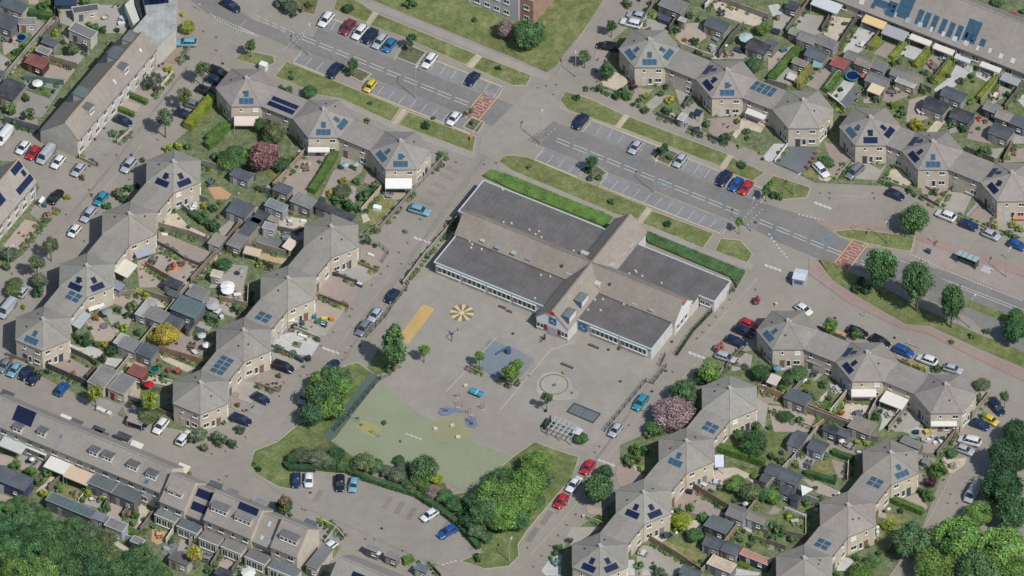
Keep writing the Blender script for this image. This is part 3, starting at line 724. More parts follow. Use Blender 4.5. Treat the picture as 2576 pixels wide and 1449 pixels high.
# planted bay ends
def planter(pts,c='g'):
    ground('planted_bed','soil',(.13,.125,.085),pts,4); strip('kerb','paving',KERB,pts+[pts[0]],.3,0,.14)
    us=[p for p in pts]
    mnx=min(p[0] for p in us); mxx=max(p[0] for p in us); mny=min(p[1] for p in us); mxy=max(p[1] for p in us)
planter([(992,143),(1046,164),(1072,132),(1016,108)]); planter([(856,180),(910,207),(933,187),(880,163)])
planter([(1165,320),(1202,336),(1218,308),(1186,296)]); planter([(1641,398),(1682,418),(1706,386),(1664,370)])
planter([(1455,428),(1500,458),(1528,436),(1490,410)]); planter([(1190,60),(1190,61),(1191,61)])
# short paths crossing the verges
for a,b in (((945,33),(926,62)),((1205,141),(1181,169)),((1018,277),(992,311)),((1633,526),(1610,560)),((1577,291),(1554,321)),((1837,393),(1816,424))):
    strip('crossing_path','paving',(.46,.39,.27),[a,b],1.15,.02,.075)
for pts in ([(925,12),(1004,40),(1288,160),(1376,196)],[(859,255),(985,315),(1190,392)],[(1262,418),(1425,490),(1600,560),(1700,605),(1890,672)],[(1400,262),(1560,330),(1830,432),(1900,460)]):
    strip('footpath','paving',(.31,.285,.25),pts,1.7,.0,.03)
# reddish cycle tracks
ground('cycle_track','paving',RED,[(2035,650),(2062,655),(2095,705),(2150,742),(2280,818),(2345,828),(2470,888),(2576,932),(2700,985),(2700,1010),(2576,960),(2440,895),(2330,838),(2265,826),(2130,760),(2080,722),(2035,690)],3)
ground('cycle_track','paving',RED,[(2040,548),(2100,560),(2180,565),(2300,588),(2430,625),(2700,720),(2700,735),(2420,648),(2300,600),(2180,577),(2095,580),(2060,565)],3)
ground('bus_stop_island','paving',(.30,.25,.22),[(2295,600),(2440,650),(2700,745),(2700,800),(2560,750),(2440,700),(2300,645),(2310,615)],2)
# side streets, slightly darker brick carriageway
ground('street_carriageway','paving',(.252,.23,.198),[(640,1140),(700,1080),(790,960),(880,830),(960,730),(1060,600),(1150,470),(1210,385),(1240,395),(1190,455),(1100,590),(1010,720),(935,850),(905,905),(860,920),(770,1020),(735,1080),(640,1150)],1)
ground('car_park','paving',(.262,.238,.208),[(640,1190),(735,1222),(745,1190),(930,1190),(1010,1222),(1080,1260),(1150,1320),(1200,1390),(1160,1410),(1140,1440),(1000,1380),(870,1320),(760,1275),(700,1240)],2)
ground('junction','paving',(.28,.257,.222),[(1255,385),(1330,350),(1400,300),(1410,255),(1345,215),(1250,305),(1210,345),(1205,385),(1235,400)],2)
# dark stained bays in the car park and the street
for x,y in ((1005,1275),(1035,1290),(1070,1300),(975,1262),(1120,1325),(1190,1370),(800,1245)):
    strip('stained_bay','asphalt',(.215,.19,.17),[(x-8,y+16),(x+8,y-10)],1.1,.06,.075)
for x,y in ((1140,427),(1125,445),(1107,467),(1090,487),(1075,510)):
    strip('stained_bay','asphalt',(.235,.21,.185),[(x-14,y-6),(x+14,y+6)],1.0,.04,.055)
for x,y in ((1375,1303),(1340,1345)): strip('stained_bay','asphalt',(.19,.18,.17),[(x-10,y+15),(x+10,y-15)],1.2,.04,.055)
# white zigzag street marks
def zig(x,y,n=4,a=(11,4)):
    mb=MB(); 
    for i in range(n):
        p=P(x+i*a[0],y+i*a[1]*1.0); q=P(x+(i+1)*a[0]-3,y+(i+.6)*a[1]+3)
        mb.tube((p.x,p.y,-.42),(q.x,q.y,-.42),.54,None,8)
    struct(lnk('zigzag_marking',mb.mesh('zigzag','paint'),None,(.5,.48,.45)))
for x,y in ((1043,596),(812,873),(1020,1090),(1733,885),(2050,508),(1925,665),(1505,1155)): zig(x,y)
zig(1112,1420,4,(10,-3)); zig(860,1190,1)
# playground
ground('school_yard','paving',(.285,.262,.228),[(1010,720),(1090,685),(1345,800),(1450,850),(1640,905),(1645,940),(1495,1115),(1440,1130),(1400,1130),(1330,1150),(1200,1240),(1120,1215),(880,1145),(830,1100),(945,945),(1010,925),(960,880),(975,790)],1)
ground('pink_paving','paving',(.285,.252,.222),[(990,985),(1040,930),(1150,960),(1260,1010),(1380,1060),(1370,1100),(1290,1140),(1170,1080),(1075,1040)],2)
ground('artificial_turf','turf',(.245,.265,.175),[(958,965),(1000,1000),(1070,1050),(1110,1072),(1170,1105),(1290,1150),(1210,1232),(1170,1240),(1120,1212),(1040,1190),(880,1143),(832,1104),(870,1055)],2)
pc_=[(1140+58*math.cos(t*.35),1082+34*math.sin(t*.35)) for t in range(18)]
ground('play_island','turf',(.265,.262,.155),pc_,3)
ground('play_island','turf',(.30,.29,.12),[(893,1075),(912,1058),(962,1078),(940,1103)],3)
ground('blue_court','paving',(.185,.218,.25),[(1228,855),(1300,878),(1345,905),(1315,945),(1290,960),(1235,945),(1208,925)],2)
ground('yellow_court','paving',(.50,.34,.12),[(1064,766),(1094,777),(1027,866),(998,852)],2)
for a,b in (((1250,848),(1123,985)),((1390,875),(1260,1030)),((1445,860),(1390,880))): strip('court_line','paint',(.42,.39,.34),[a,b],.18,.05,.075)
p=P(1162,787.5); rr=2.35
for k in range(16):
    a0,a1=2*PI*k/16,2*PI*(k+.97)/16
    me=MB().poly([(p.x+.5*math.cos(a0),p.y+.5*math.sin(a0)),(p.x+rr*math.cos(a0),p.y+rr*math.sin(a0)),(p.x+rr*math.cos((a0+a1)/2)*1.03,p.y+rr*math.sin((a0+a1)/2)*1.03),(p.x+rr*math.cos(a1),p.y+rr*math.sin(a1)),(p.x+.5*math.cos(a1),p.y+.5*math.sin(a1))],.09).mesh('sun_wheel_ray','paint')
    struct(lnk('painted_ray',me,None,(.55,.46,.28) if k%2 else (.20,.15,.08)))
struct(lnk('painted_hub',MB().cyl(p.x,p.y,.02,.095,.5,None,16).mesh('hub','paint'),None,(.55,.5,.38)))
# ring of edging stones
S(2,2); p=P(425,975); n=40; R0=2.85
mb=MB().add([(p.x+r*math.cos(2*PI*k/n),p.y+r*math.sin(2*PI*k/n),z) for r,z in ((R0-.13,.03),(R0-.13,.2),(R0,.2),(R0,.03)) for k in range(n)],[(j*n+k,j*n+(k+1)%n,(j+1)*n+(k+1)%n,(j+1)*n+k) for j in range(3) for k in range(n)])
struct(lnk('sand_ring',mb.mesh('ring','paving'),None,(.17,.15,.12)))
SU()
ground('sand_path','paving',(.37,.35,.30),[(1350,985),(1365,1000),(1400,1008),(1450,1005),(1460,990),(1440,975),(1435,955),(1400,935),(1365,940),(1350,960)],2)
# verges round the school
grass([(875,918),(900,913),(947,945),(832,1100),(845,1140),(760,1150),(742,1185),(735,1232),(700,1225),(645,1195),(628,1170),(640,1135),(700,1110),(760,1060),(790,1000),(800,960)],GR2,kerb=True)
ground('sports_strip','turf',(.09,.13,.11),[(930,938),(958,950),(845,1100),(830,1112),(812,1098)],4)
grass([(1345,1112),(1400,1133),(1457,1150),(1440,1200),(1330,1330),(1303,1370),(1305,1400),(1280,1425),(1220,1432),(1158,1412),(1212,1390),(1195,1350),(1150,1290),(1100,1250),(1190,1235),(1290,1150)],GR2,kerb=True)
grass([(745,1150),(830,1108),(880,1145),(1040,1195),(1120,1216),(1150,1290),(1075,1245),(1010,1210),(930,1178),(745,1178)],(.07,.10,.04),layer=4)
grass([(950,880),(1012,925),(945,945),(925,925)],GR2,layer=4)
# base for the garden blocks
GB=(.16,.18,.10)
for pts in ([(425,370),(470,330),(560,230),(700,240),(870,300),(1040,380),(1110,392),(1000,500),(940,575),(905,600),(830,640),(740,760),(620,900),(500,1090),(330,1060),(90,940),(40,880),(110,790),(220,660),(330,530)],
            [(1510,205),(1530,110),(1640,20),(1700,-40),(2700,-40),(2700,560),(2490,545),(2430,560),(2270,470),(2050,460),(1900,380),(1520,235)],
            [(1905,880),(1960,910),(2440,1000),(2460,1010),(2400,1110),(2320,1330),(2240,1449),(1360,1480),(1440,1340),(1560,1250),(1560,1120),(1740,1040),(1770,900)],
            [(-40,1080),(200,1160),(400,1280),(850,1449),(850,1500),(-40,1500)],
            [(-40,-40),(420,-40),(330,90),(180,300),(110,330),(-40,300)],[(-40,400),(60,410),(130,520),(60,640),(-40,700)]):
    ground('garden_ground','soil',GB,pts,1)

SU()
for pts in ([(985,690),(880,830),(800,950),(730,1050)],[(1200,440),(1110,560),(1020,690),(955,770)],[(1640,1000),(1530,1150),(1440,1280),(1330,1400)],[(1790,870),(1665,1010)],[(1905,700),(1740,880)],[(510,170),(400,300),(330,400),(150,600),(20,770)],[(620,50),(560,120),(520,170)],[(100,950),(330,1070),(470,1130),(560,1160)],[(2430,560),(2250,500),(2060,490)],[(1000,540),(960,590)],[(1480,60),(1400,190)],[(2240,1449),(2340,1300),(2400,1180),(2430,1060)]):
    strip('kerb','paving',(.37,.33,.27),pts,.16,.0,.1)
for pts in ([(1232,380),(1135,505),(1040,640),(940,790),(865,905)],[(1690,880),(1560,1075),(1400,1290)],[(470,170),(300,395),(120,610)]):
    strip('street_band','asphalt',(.24,.215,.19),pts,.5,.0,.065)
def ring(x,y,r,c):
    p=P(x,y); n=18; mb=MB().add([(p.x+q*math.cos(2*PI*k/n)*(1+.15*math.sin(k*2.3)),p.y+q*math.sin(2*PI*k/n)*(1+.15*math.cos(k*1.7)),.062) for q in (r*.62,r) for k in range(n)],[(k,n+k,n+(k+1)%n,(k+1)%n) for k in range(n)]); struct(lnk('sprayed_ring',mb.mesh('ring','asphalt'),None,c))
for x,y,r in ((1590,407,1.5),(1668,468,1.2),(1817,494,1.0),(2083,603,1.5),(1957,591,.9),(1478,396,1.2)): ring(x,y,r,(.15,.225,.275))
rd_=random.Random(11)
for x,y in ((1290,420),(1180,520),(1020,730),(905,870),(700,1110),(780,1240),(960,1330),(1420,1270),(1640,985),(1690,860),(1980,700),(2100,800),(2250,850),(2400,640),(1500,180),(560,160),(330,390),(230,490),(600,30),(1010,850),(1290,840),(1560,960),(1530,880),(1900,560)):
    p=P(x,y); struct(lnk('manhole_cover',MB().cyl(p.x,p.y,.03,.075,.34,None,12).mesh('cover','metal'),None,(.07,.065,.06)))
# ------------------------------------------------------------------ hexagonal houses
def H(key,ori,u,v,sol,skip,row,n,feat):
    ordn=['first','second','third','fourth','fifth','sixth'][n-1]
    hexhouse(key,ori,u,v,sol,skip,'%s hexagonal house of the %s, %s'%(ordn,row,feat),'the %s %s house'%(ordn,row.replace(' row','-row').replace('diagonal-row','diagonal row')))
b_,d_='blue','dark'
TC='top centre row'; UR='upper right row'; LD='left diagonal row'; ID='inner left row'; LR='lower right row'; RD='right diagonal row'; FR='far right row'
H(1,'F',620,197,{270:b_},(330,),TC,1,'blue panels on its front slope'); H(2,'F',814,275,{270:b_,330:b_},(150,330),TC,2,'blue panels on two slopes'); H(3,'F',1008,355,{210:b_,270:b_},(150,),TC,3,'white awning in front')
H(4,'F',1634,99,{210:b_,270:b_,330:b_},(330,),UR,1,'blue panels on three slopes'); H(5,'F',1829,176,{150:d_,210:d_,270:b_},(150,330),UR,2,'dark and blue panels'); H(6,'F',2021,252,{},(150,),UR,3,'bare roof without panels')
H(7,'F',2189.5,295,{210:b_,270:d_,330:d_},(330,),UR,4,'panels on three slopes'); H(8,'F',2347,356,{150:d_,210:d_,270:b_},(150,330),UR,5,'dark and blue panels'); H(9,'F',2546,435,{150:d_,210:d_},(150,330),UR,6,'at the right edge')
H(10,'F',1982,807,{210:b_},(330,),LR,1,'blue panels on its left slope'); H(11,'F',2182,887,{150:d_,210:d_},(150,330),LR,2,'dark panels on its left side'); H(12,'F',2379.5,967,{},(150,),LR,3,'bare roof without panels')
H(13,'R',436,407,{240:d_,300:d_},(240,),LD,1,'two dark panel groups'); H(14,'R',325,538.5,{},(60,240),LD,2,'bare roof without panels'); H(15,'R',217.5,668.5,{240:d_,300:d_},(60,240),LD,3,'two dark panel groups'); H(16,'R',107.5,803,{240:b_},(60,),LD,4,'blue panels on its left slope')
H(17,'R',832.75,569.75,{},(240,),ID,1,'nearest the school'); H(18,'R',724,700,{},(60,240),ID,2,'beside the red patio'); H(19,'R',612.5,830.75,{},(60,240),ID,3,'above the panelled link'); H(20,'R',504,963,{},(60,),ID,4,'standing at the corner')
H(21,'R',1835.5,977,{},(240,),RD,1,'behind the pink blossom tree'); H(22,'R',1726.75,1109.5,{240:b_},(60,240),RD,2,'blue panels on its left slope'); H(23,'R',1619,1239,{240:d_,300:d_},(60,240),RD,3,'two dark panel groups'); H(24,'R',1509,1374,{240:d_,300:d_},(60,),RD,4,'two dark panel groups at the bottom')
H(25,'R',2240.75,1139,{300:b_},(240,),FR,1,'blue panels on its right slope'); H(26,'R',2133,1270.5,{},(60,240),FR,2,'bare roof without panels'); H(27,'R',2023,1404,{},(60,),FR,3,'at the bottom edge')
def LK(a,b,row,w,pan=0,pc=(0,0)): link(a,b,'link house %s joining the %s houses of the %s'%('with blue panels' if pan else 'without panels',w,row),pan,pc)
LK(1,2,TC,'first and second'); LK(2,3,TC,'second and third'); LK(4,5,UR,'first and second'); LK(5,6,UR,'second and third',8,(-1.0,-1.2)); LK(7,8,UR,'fourth and fifth'); LK(8,9,UR,'fifth and sixth')
LK(10,11,LR,'first and second'); LK(11,12,LR,'second and third')
LK(14,13,LD,'first and second'); LK(15,14,LD,'second and third'); LK(16,15,LD,'third and fourth',4,(2.0,.9))
LK(18,17,ID,'first and second'); LK(19,18,ID,'second and third',4,(-1.2,.2)); LK(20,19,ID,'third and fourth',8,(0,0))
LK(22,21,RD,'first and second',4,(-.7,1.0)); LK(23,22,RD,'second and third'); LK(24,23,RD,'third and fourth')
LK(26,25,FR,'first and second',4,(1.9,.3)); LK(27,26,FR,'second and third',4,(-1.2,0))
# dark panels on the first link (two long strips)
# ------------------------------------------------------------------ terraced houses
def slopez(h,y):
    zr,wf,df,wb,db=h['prof']; return zr-(-y)*df/wf if y<0 else zr-y*db/wb
HI={}
def terrace(A,B,ze,wf,df,wb,db,n,th,key,labf,lens=None,wall=WALLC,roofc=ROOFC,dz=None,win=True,name='terraced_house',endgable=True,grp=None):
    """A,B front eave end points (px, at height ze); th = angle of local x; local -y faces the front"""
    a=P(*A,ze); b=P(*B,ze); ax=Vector((math.cos(R(th)),math.sin(R(th)),0)); fy=Vector((math.sin(R(th)),-math.cos(R(th)),0))
    if (b-a).dot(ax)<0: a,b=b,a
    L=(b-a).dot(ax); lens=lens or [1]*n; tot=sum(lens); s=0; res=[]
    for i in range(n):
        l=L*lens[i]/tot; mid=a+ax*(s+l/2)-fy*wf; s+=l
        q=(dz or {}).get(i,0); z0=ze+df
        mid=mid-fy*(-q*.5 if q<0 else 0)
        o=root(name,labf(i),'house',(mid.x,mid.y,0),R(th),grp)
        zr=ze+df+q; x=l/2; Y0,Y1=-wf,wb; zf=ze+q; zb=zr-db
        i0=.2
        prof=[(Y0+.15,0),(Y0+.15,zf-.1),(0,zr-.18),(Y1-.15,zb-.1),(Y1-.15,0)]
        wm=MB(); k=len(prof)
        wm.add([(-x+.005,y,z) for y,z in prof]+[(x-.005,y,z) for y,z in prof],[(j,(j+1)%k,(j+1)%k+k,j+k) for j in range(k)]+[tuple(range(k-1,-1,-1)),tuple(range(k,2*k))])
        lnk('wall',wm.mesh('terrace_wall','brick'),o,lk(wall,random.uniform(.94,1.05)))
        t=.14
        rp=[(Y0-.15,zf-.02),(0,zr),(Y1+.15,zb-.02),(Y1+.15,zb-.02-t),(0,zr-t),(Y0-.15,zf-.02-t)]
        rm=MB(); k=6
        rm.add([(-x,y,z) for y,z in rp]+[(x,y,z) for y,z in rp],[(j,j+k,(j+1)%k+k,(j+1)%k) for j in range(k)]+[(0,1,4,5),(1,2,3,4),(k+5,k+4,k+1,k),(k+4,k+3,k+2,k+1)])
        rc=lk(roofc,random.uniform(.93,1.05)); ro=lnk('roof',rm.mesh('terrace_roof','tiles'),o,rc)
        lnk('ridge_cap',MB().box(0,0,zr+.02,l-.02,.28,.1).mesh('ridge_cap','tiles'),o,(.40,.29,.18) if key in('tl','le') else lk(rc,1.1))
        lnk('gutter',MB().box(0,Y0-.2,zf-.06,l,.14,.12).mesh('gutter','paint'),o,(.13,.13,.13))
        if win:
            kx=max(1,int(l/2.6))
            for j in range(kx):
                xx=-l/2+l*(j+.5)/kx
                if zf>4: window(o,(xx,Y0+.15,zf-1.25),(0,-1),1.3 if j%2 else .8,1.05,c=(.68,.68,.66))
                window(o,(xx,Y0+.15,1.5),(0,-1),1.5 if j%2==0 else .9,1.3,c=(.66,.66,.64))
                if zb>3.6: window(o,(xx,Y1-.15,zb-1.2),(0,1),1.1,1.0)
            door(o,(l*.33,Y0+.15,0),(0,-1),.95,2.1,(.3,.28,.25)); 
        h={'o':o,'prof':(zr,wf,df,wb,db),'l':l}; res.append(h)
    HI[key]=res; return res
def skyl(h,x,y,w=.8,d=1.1,c=(.42,.45,.43)):
    zr,wf,df,wb,db=h['prof']; q=math.atan2(df,wf) if y<0 else -math.atan2(db,wb)
    mx=Matrix.Translation((x,y,slopez(h,y)))@Matrix.Rotation(q,4,'X')
    o=lnk('skylight',MB().box(0,0,.06,w,d,.1).mesh('skylight','metal'),h['o'],(.3,.31,.32),mx)
    lnk('pane',MB().box(0,0,.1,w-.16,d-.16,.05).mesh('skylight_pane','paint'),o,c)
def dorm(h,x,y,w,d,hh,top=(.13,.14,.14),wallc=(.5,.47,.4),wins=2):
    """flat roofed dormer; y = centre (negative is front)"""
    sg=-1 if y<0 else 1
    yf=y+sg*d/2; yb=y-sg*d/2; zb=slopez(h,yf)+.05; zt=max(zb+hh,slopez(h,yb)+.05)
    o=lnk('dormer',MB().box(x,y,(zb-.3+zt)/2,w,d,zt-zb+.3).mesh('dormer','paint'),h['o'],wallc)
    lnk('dormer_roof',MB().box(x,y,zt+.05,w+.2,d+.15,.1).mesh('dormer_roof','bitumen'),o,top)
    for i in range(wins): window(o,(x-w/2+w*(i+.5)/wins,yf,(zb+zt)/2),(0,sg),w/wins*.78,min(1.0,(zt-zb)*.72))
def panels(h,x0,y0,nx,ny,kind='blue',w=.98,d=1.6,gap=.04):
    zr,wf,df,wb,db=h['prof']; q=math.atan2(df,wf)
    s=Vector((0,math.cos(q),math.sin(q))); n=Vector((0,-math.sin(q),math.cos(q)))
    for i in range(nx):
        for j in range(ny):
            y=y0-(j+.5)*(d+gap)*math.cos(q)
            solar(h['o'],Vector((x0+(i+.5)*(w+gap),y,slopez(h,y)+.04)),Vector((1,0,0)),s,n,kind,w,d)
ORD=['first','second','third','fourth','fifth','sixth','seventh','eighth','ninth','tenth','eleventh','twelfth']
# top left terrace
S(0,0)
tl=terrace((1560,490),(785,1415),5.0,3.0,3.6,6.1,5.3,5,60,'tl',lambda i:'%s terraced house from the gable end of the top left terrace'%ORD[i],grp='top left terrace houses',wall=(.55,.52,.46),roofc=(.27,.238,.205))
dorm(tl[3],-1.0,-1.3,1.7,1.7,1.25,wins=1); dorm(tl[1],-2.3,-1.3,1.7,1.7,1.25,wins=1); skyl(tl[4],-.5,-1.4,.7,.9,(.6,.62,.6)); skyl(tl[2],1.4,-1.5,.7,1.3,(.5,.5,.48))
dorm(tl[3],1.6,1.9,3.2,2.2,1.2,top=(.10,.12,.13),wins=2); dorm(tl[1],.5,1.9,2.6,2.6,1.1,top=(.12,.15,.15),wins=1); dorm(tl[4],1.2,2.0,3.0,2.0,1.0,top=(.17,.17,.17),wins=2)
# low flat building stretching beyond the terrace
SC(254.9,0,.125)
pts=[(820,-160),(910,290),(520,740),(830,660),(1090,990),(1500,600),(1540,-160)]
w=[P(x,y,5.2) for x,y in pts]; org=w[2]
o=root('flat_roofed_building','pale grey flat roofed building adjoining the top left terrace','building',(org.x,org.y,0),0)
lp=[(p.x-org.x,p.y-org.y) for p in w]
lnk('wall',MB().prism(lp,0,5.1).mesh('flat_wall','brick'),o,(.5,.48,.43)); lnk('roof',MB().prism(lp,5.105,5.25).mesh('flat_roof','bitumen'),o,(.36,.37,.35))
for (x,y) in ((960,40),(1060,30),(1160,18),(1255,5)):
    q=P(x,y,5.3)-org; solar(o,Vector((q.x,q.y,5.32)),Vector((.99,.1,0)).normalized(),Vector((-.1,.99,0)).normalized(),Vector((0,0,1)),'dark',1.9,1.7)
pr=[(470,90),(650,-60),(660,90),(775,410),(640,480)]
w=[P(x,y,3.2) for x,y in pr]
lnk('cornice',MB().prism([(p.x-org.x,p.y-org.y) for p in w],0,3.2).mesh('low_wing','paint'),o,(.55,.53,.46))
pr=[(670,60),(740,-60),(800,-60),(880,290),(800,390)]
w=[P(x,y,3.5) for x,y in pr]
lnk('glazed_roof',MB().prism([(p.x-org.x,p.y-org.y) for p in w],0,3.5).mesh('glazed_roof','glass'),o,(.1,.2,.2))
# left edge terrace
S(0,1)
le=terrace((415,400),(-420,1300),4.6,4.0,4.6,4.5,4.6,5,60,'le',lambda i:'%s terraced house from the bottom of the left edge terrace'%ORD[i],grp='left edge terrace houses',wall=(.5,.47,.4),roofc=(.30,.27,.24))
panels(le[4],-.6,-.15,3,1,'dark',1.05,1.5); panels(le[4],-2.6,-3.9+1.35,5,1,'dark',1.05,1.4); panels(le[4],1.2,-1.4,1,1,'dark',1.0,1.3); panels(le[3],-2.2,-.4,2,2,'dark',1.0,1.5); panels(le[2],-2.5,-1.6,3,1,'dark',1.0,1.6); panels(le[1],-2.0,-.8,3,2,'dark',1.0,1.5)
# long terrace top right
S(3,0)
tr=terrace((-1300,-780),(3300,1078),2.9,7.3,5.9,6.0,5.2,14,-29.6,'tr',lambda i:'%s house from the left in the long top right terrace'%(ORD+['thirteenth','fourteenth'])[i],grp='long roofed top right terrace',wall=(.5,.46,.38),roofc=(.285,.255,.225))
def ontr(px,py,z):   # house index and local xy of a roof point seen at px,py
    q=P(px,py,z)
    for h in tr:
        l=h['o'].matrix_world if False else None
    return q
bpy.context.view_layer.update()
def roofhit(hs,px,py):
    """intersect the sight line with the front slope"""
    for h in hs:
        o=h['o']; inv=(Matrix.Translation(o.location)@Matrix.Rotation(o.rotation_euler.z,4,'Z')).inverted()
        zr,wf,df,wb,db=h['prof']
        lo,hi=zr-df,zr
        for _ in range(24):
            m=(lo+hi)/2; q=inv@P(px,py,m)
            if slopez(h,q.y)>m: lo=m
            else: hi=m
        q=inv@P(px,py,(lo+hi)/2)
        if abs(q.x)<=h['l']/2+.01 and -wf-.3<q.y<.3: return h,q.x,q.y
    return None
def rsky(hs,px,py,w=.8,d=1.1,c=(.42,.46,.43)):
    r=roofhit(hs,px,py)
    if r: skyl(r[0],r[1],r[2],w,d,c)
def rpan(hs,px,py,nx,ny,kind,w=.98,d=1.6):
    r=roofhit(hs,px,py)
    if r: panels(r[0],r[1],r[2],nx,ny,kind,w,d)
for x,y,w_,c in ((945,20,1.2,(.5,.5,.45)),(1530,250,1.2,(.33,.42,.38)),(1645,295,.8,(.45,.48,.45)),(1765,342,.8,(.5,.52,.5)),(1880,390,1.2,(.45,.48,.45)),(1995,435,1.2,(.42,.46,.44)),(2110,485,.7,(.5,.5,.48)),(2235,510,.8,(.5,.5,.48)),(2345,565,1.0,(.5,.52,.5)),(2465,610,1.1,(.5,.52,.5)),(1180,105,.6,(.1,.15,.2)),(1285,150,.5,(.4,.4,.4)),(1410,205,1.2,(.3,.33,.38)),(1060,60,1.0,(.05,.07,.12))): rsky(tr,x,y,w_,1.2,c)
for x,y,nx,ny in ((1080,-25,5,1),(1230,5,2,2),(1365,-60,3,3),(1530,90,1,2),(1600,120,1,2),(1680,150,1,2),(1765,185,1,2),(1845,220,1,2),(1925,250,1,2),(2035,185,3,3),(2000,320,2,1),(2150,385,1,1)): rpan(tr,x,y,nx,ny,'blue',1.15 if nx==1 else .95,1.55)
# bottom left terrace
S(0,3)
bl=terrace((-160,-119),(1640,610),5.3,4.2,3.5,4.2,3.6,7,-29.6,'bl',lambda i:'%s house from the left of the bottom left terrace'%ORD[i],grp='bottom left terrace houses',wall=(.5,.46,.39),roofc=(.275,.248,.22))
def rdorm(hs,px,py,w,d,hh,**k):
    r=roofhit(hs,px,py)
    if r: dorm(r[0],max(-r[0]['l']/2+w/2,min(r[0]['l']/2-w/2,r[1])),r[2],w,d,hh,**k)
for x,y,w_ in ((940,190,1.9),(1090,245,2.3),(1345,340,2.3),(1535,430,2.3),(430,0,1.8),(190,-40,1.9)): rdorm(bl,x,y,w_,1.5,1.15,top=(.11,.12,.125),wallc=(.58,.56,.52),wins=2 if w_<2.2 else 3)
rsky(bl,615,45,.6,.9,(.12,.16,.22)); rsky(bl,1475,500,1.0,1.0,(.08,.12,.2))
for x,y,nx,ny in ((1530,270,2,1),(1700,310,1,1)): rpan(bl,x,y,nx,ny,'blue',1.2,1.2)
S(0,2); rpan(bl,180,1180,4,2,'dark',1.05,1.5)
# stepped group at the bottom
SC(375.7,1167.2,.19445)
bs=terrace((130,478),(1915,1198),5.2,4.6,4.0,4.4,4.0,6,-29.6,'bs',lambda i:'%s house from the left of the stepped terrace below the car park'%ORD[i],lens=[1.06,.85,1.0,1.05,.85,1.13],grp='stepped terrace houses',wall=(.5,.45,.37),roofc=(.275,.245,.215),dz={1:-1.5,4:-1.2})
dorm(bs[2],0,-2.2,3.6,1.7,1.2,top=(.15,.15,.15),wins=4); dorm(bs[3],0,-2.2,3.7,1.7,1.1,top=(.22,.21,.2),wins=4); dorm(bs[5],.2,-2.3,3.9,1.7,1.2,top=(.14,.14,.145),wins=4)
dorm(bs[0],-.2,-2.4,3.4,1.4,.9,top=(.3,.26,.21),wallc=(.58,.55,.5),wins=2)
panels(bs[3],-2.2,-.15,4,1,'dark',1.05,1.35); panels(bs[1],-1.8,-.3,3,1,'dark',1.1,1.6); panels(bs[1],-1.8,-2.4,3,1,'dark',1.1,1.6)
skyl(bs[4],-.2,-1.3,.7,1.2,(.5,.5,.48)); skyl(bs[4],-.6,-3.6,.8,1.0,(.45,.5,.5)); skyl(bs[4],1.5,-3.8,.9,1.3,(.45,.5,.5))
# flat rear extensions
for (x,y,w_,d_e,c,u) in ((230,655,4.6,2.3,(.17,.19,.18),0),(520,800,4.6,2.4,(.09,.12,.14),0),(800,950,4.4,2.6,(.2,.19,.18),0),(1090,1060,4.6,2.6,(.2,.19,.18),0),(1400,1195,4.6,2.6,(.15,.15,.15),0),(1750,1350,6.4,2.6,(.13,.15,.15),0)):
    q=P(x,y,2.8); e=root('flat_extension','%s flat roofed rear extension of the stepped terrace'%cname(c),'extension',(q.x,q.y,.0),R(-29.6),'rear extensions',auto=True)
    lnk('wall',MB().box(0,0,1.36,w_-.1,d_e-.1,2.72).mesh('extension_wall','brick'),e,(.52,.48,.4))
    lnk('roof',MB().box(0,0,2.8,w_-.02,d_e,.14).mesh('extension_roof','bitumen'),e,c)
    lnk('fascia',MB().box(0,-d_e/2-.05,2.78,w_-.02,.12,.24).mesh('fascia','paint'),e,(.66,.63,.56))
    for j in (-1,0,1): window(e,(j*w_*.28,-d_e/2+.05,1.35),(0,-1),w_*.25,1.8)
# bottom centre roof corner
S(1,3)
bc=terrace((700,1560),(1900,2042),5.0,5.2,4.0,5.0,4.0,2,-29.6,'bc',lambda i:['terraced house with dark panels at the bottom edge below the car park','terraced house at the bottom edge beside small front gardens'][i],grp='bottom edge terrace houses')
rpan(bc,1130,1240,2,2,'dark',.9,1.4); rpan(bc,980,1400,5,1,'dark',1,1.5); rsky(bc,1440,1420,.6,.8)
for x,y in ((1080,1300),(1205,1330)): rsky(bc,x,y,.5,1.6,(.5,.52,.52))
# red and white block at the top
S(2,0)
q=P(20,105,3.0); o=root('apartment_block','white apartment block with orange brick corner above the lawn','building',(q.x,q.y,0),R(-29.6))
lnk('wall',MB().box(-6,5.0,3.4,14,9.9,6.8).mesh('block_wall','paint'),o,(.45,.45,.46)); lnk('brick_corner',MB().box(2.6,5.6,3.5,3.2,10,7.0).mesh('block_corner','brick'),o,(.34,.20,.155)); lnk('roof',MB().box(-6,5,6.9,14.3,10.2,.2).mesh('block_roof','bitumen'),o,(.4,.39,.38))
for i in range(5):
    for z in (1.6,4.6): window(o,(-11+i*2.3,.05,z),(0,-1),1.3,1.1)
for z in (1.6,4.6): window(o,(2.6,.6,z),(0,-1),1.2,1.2)
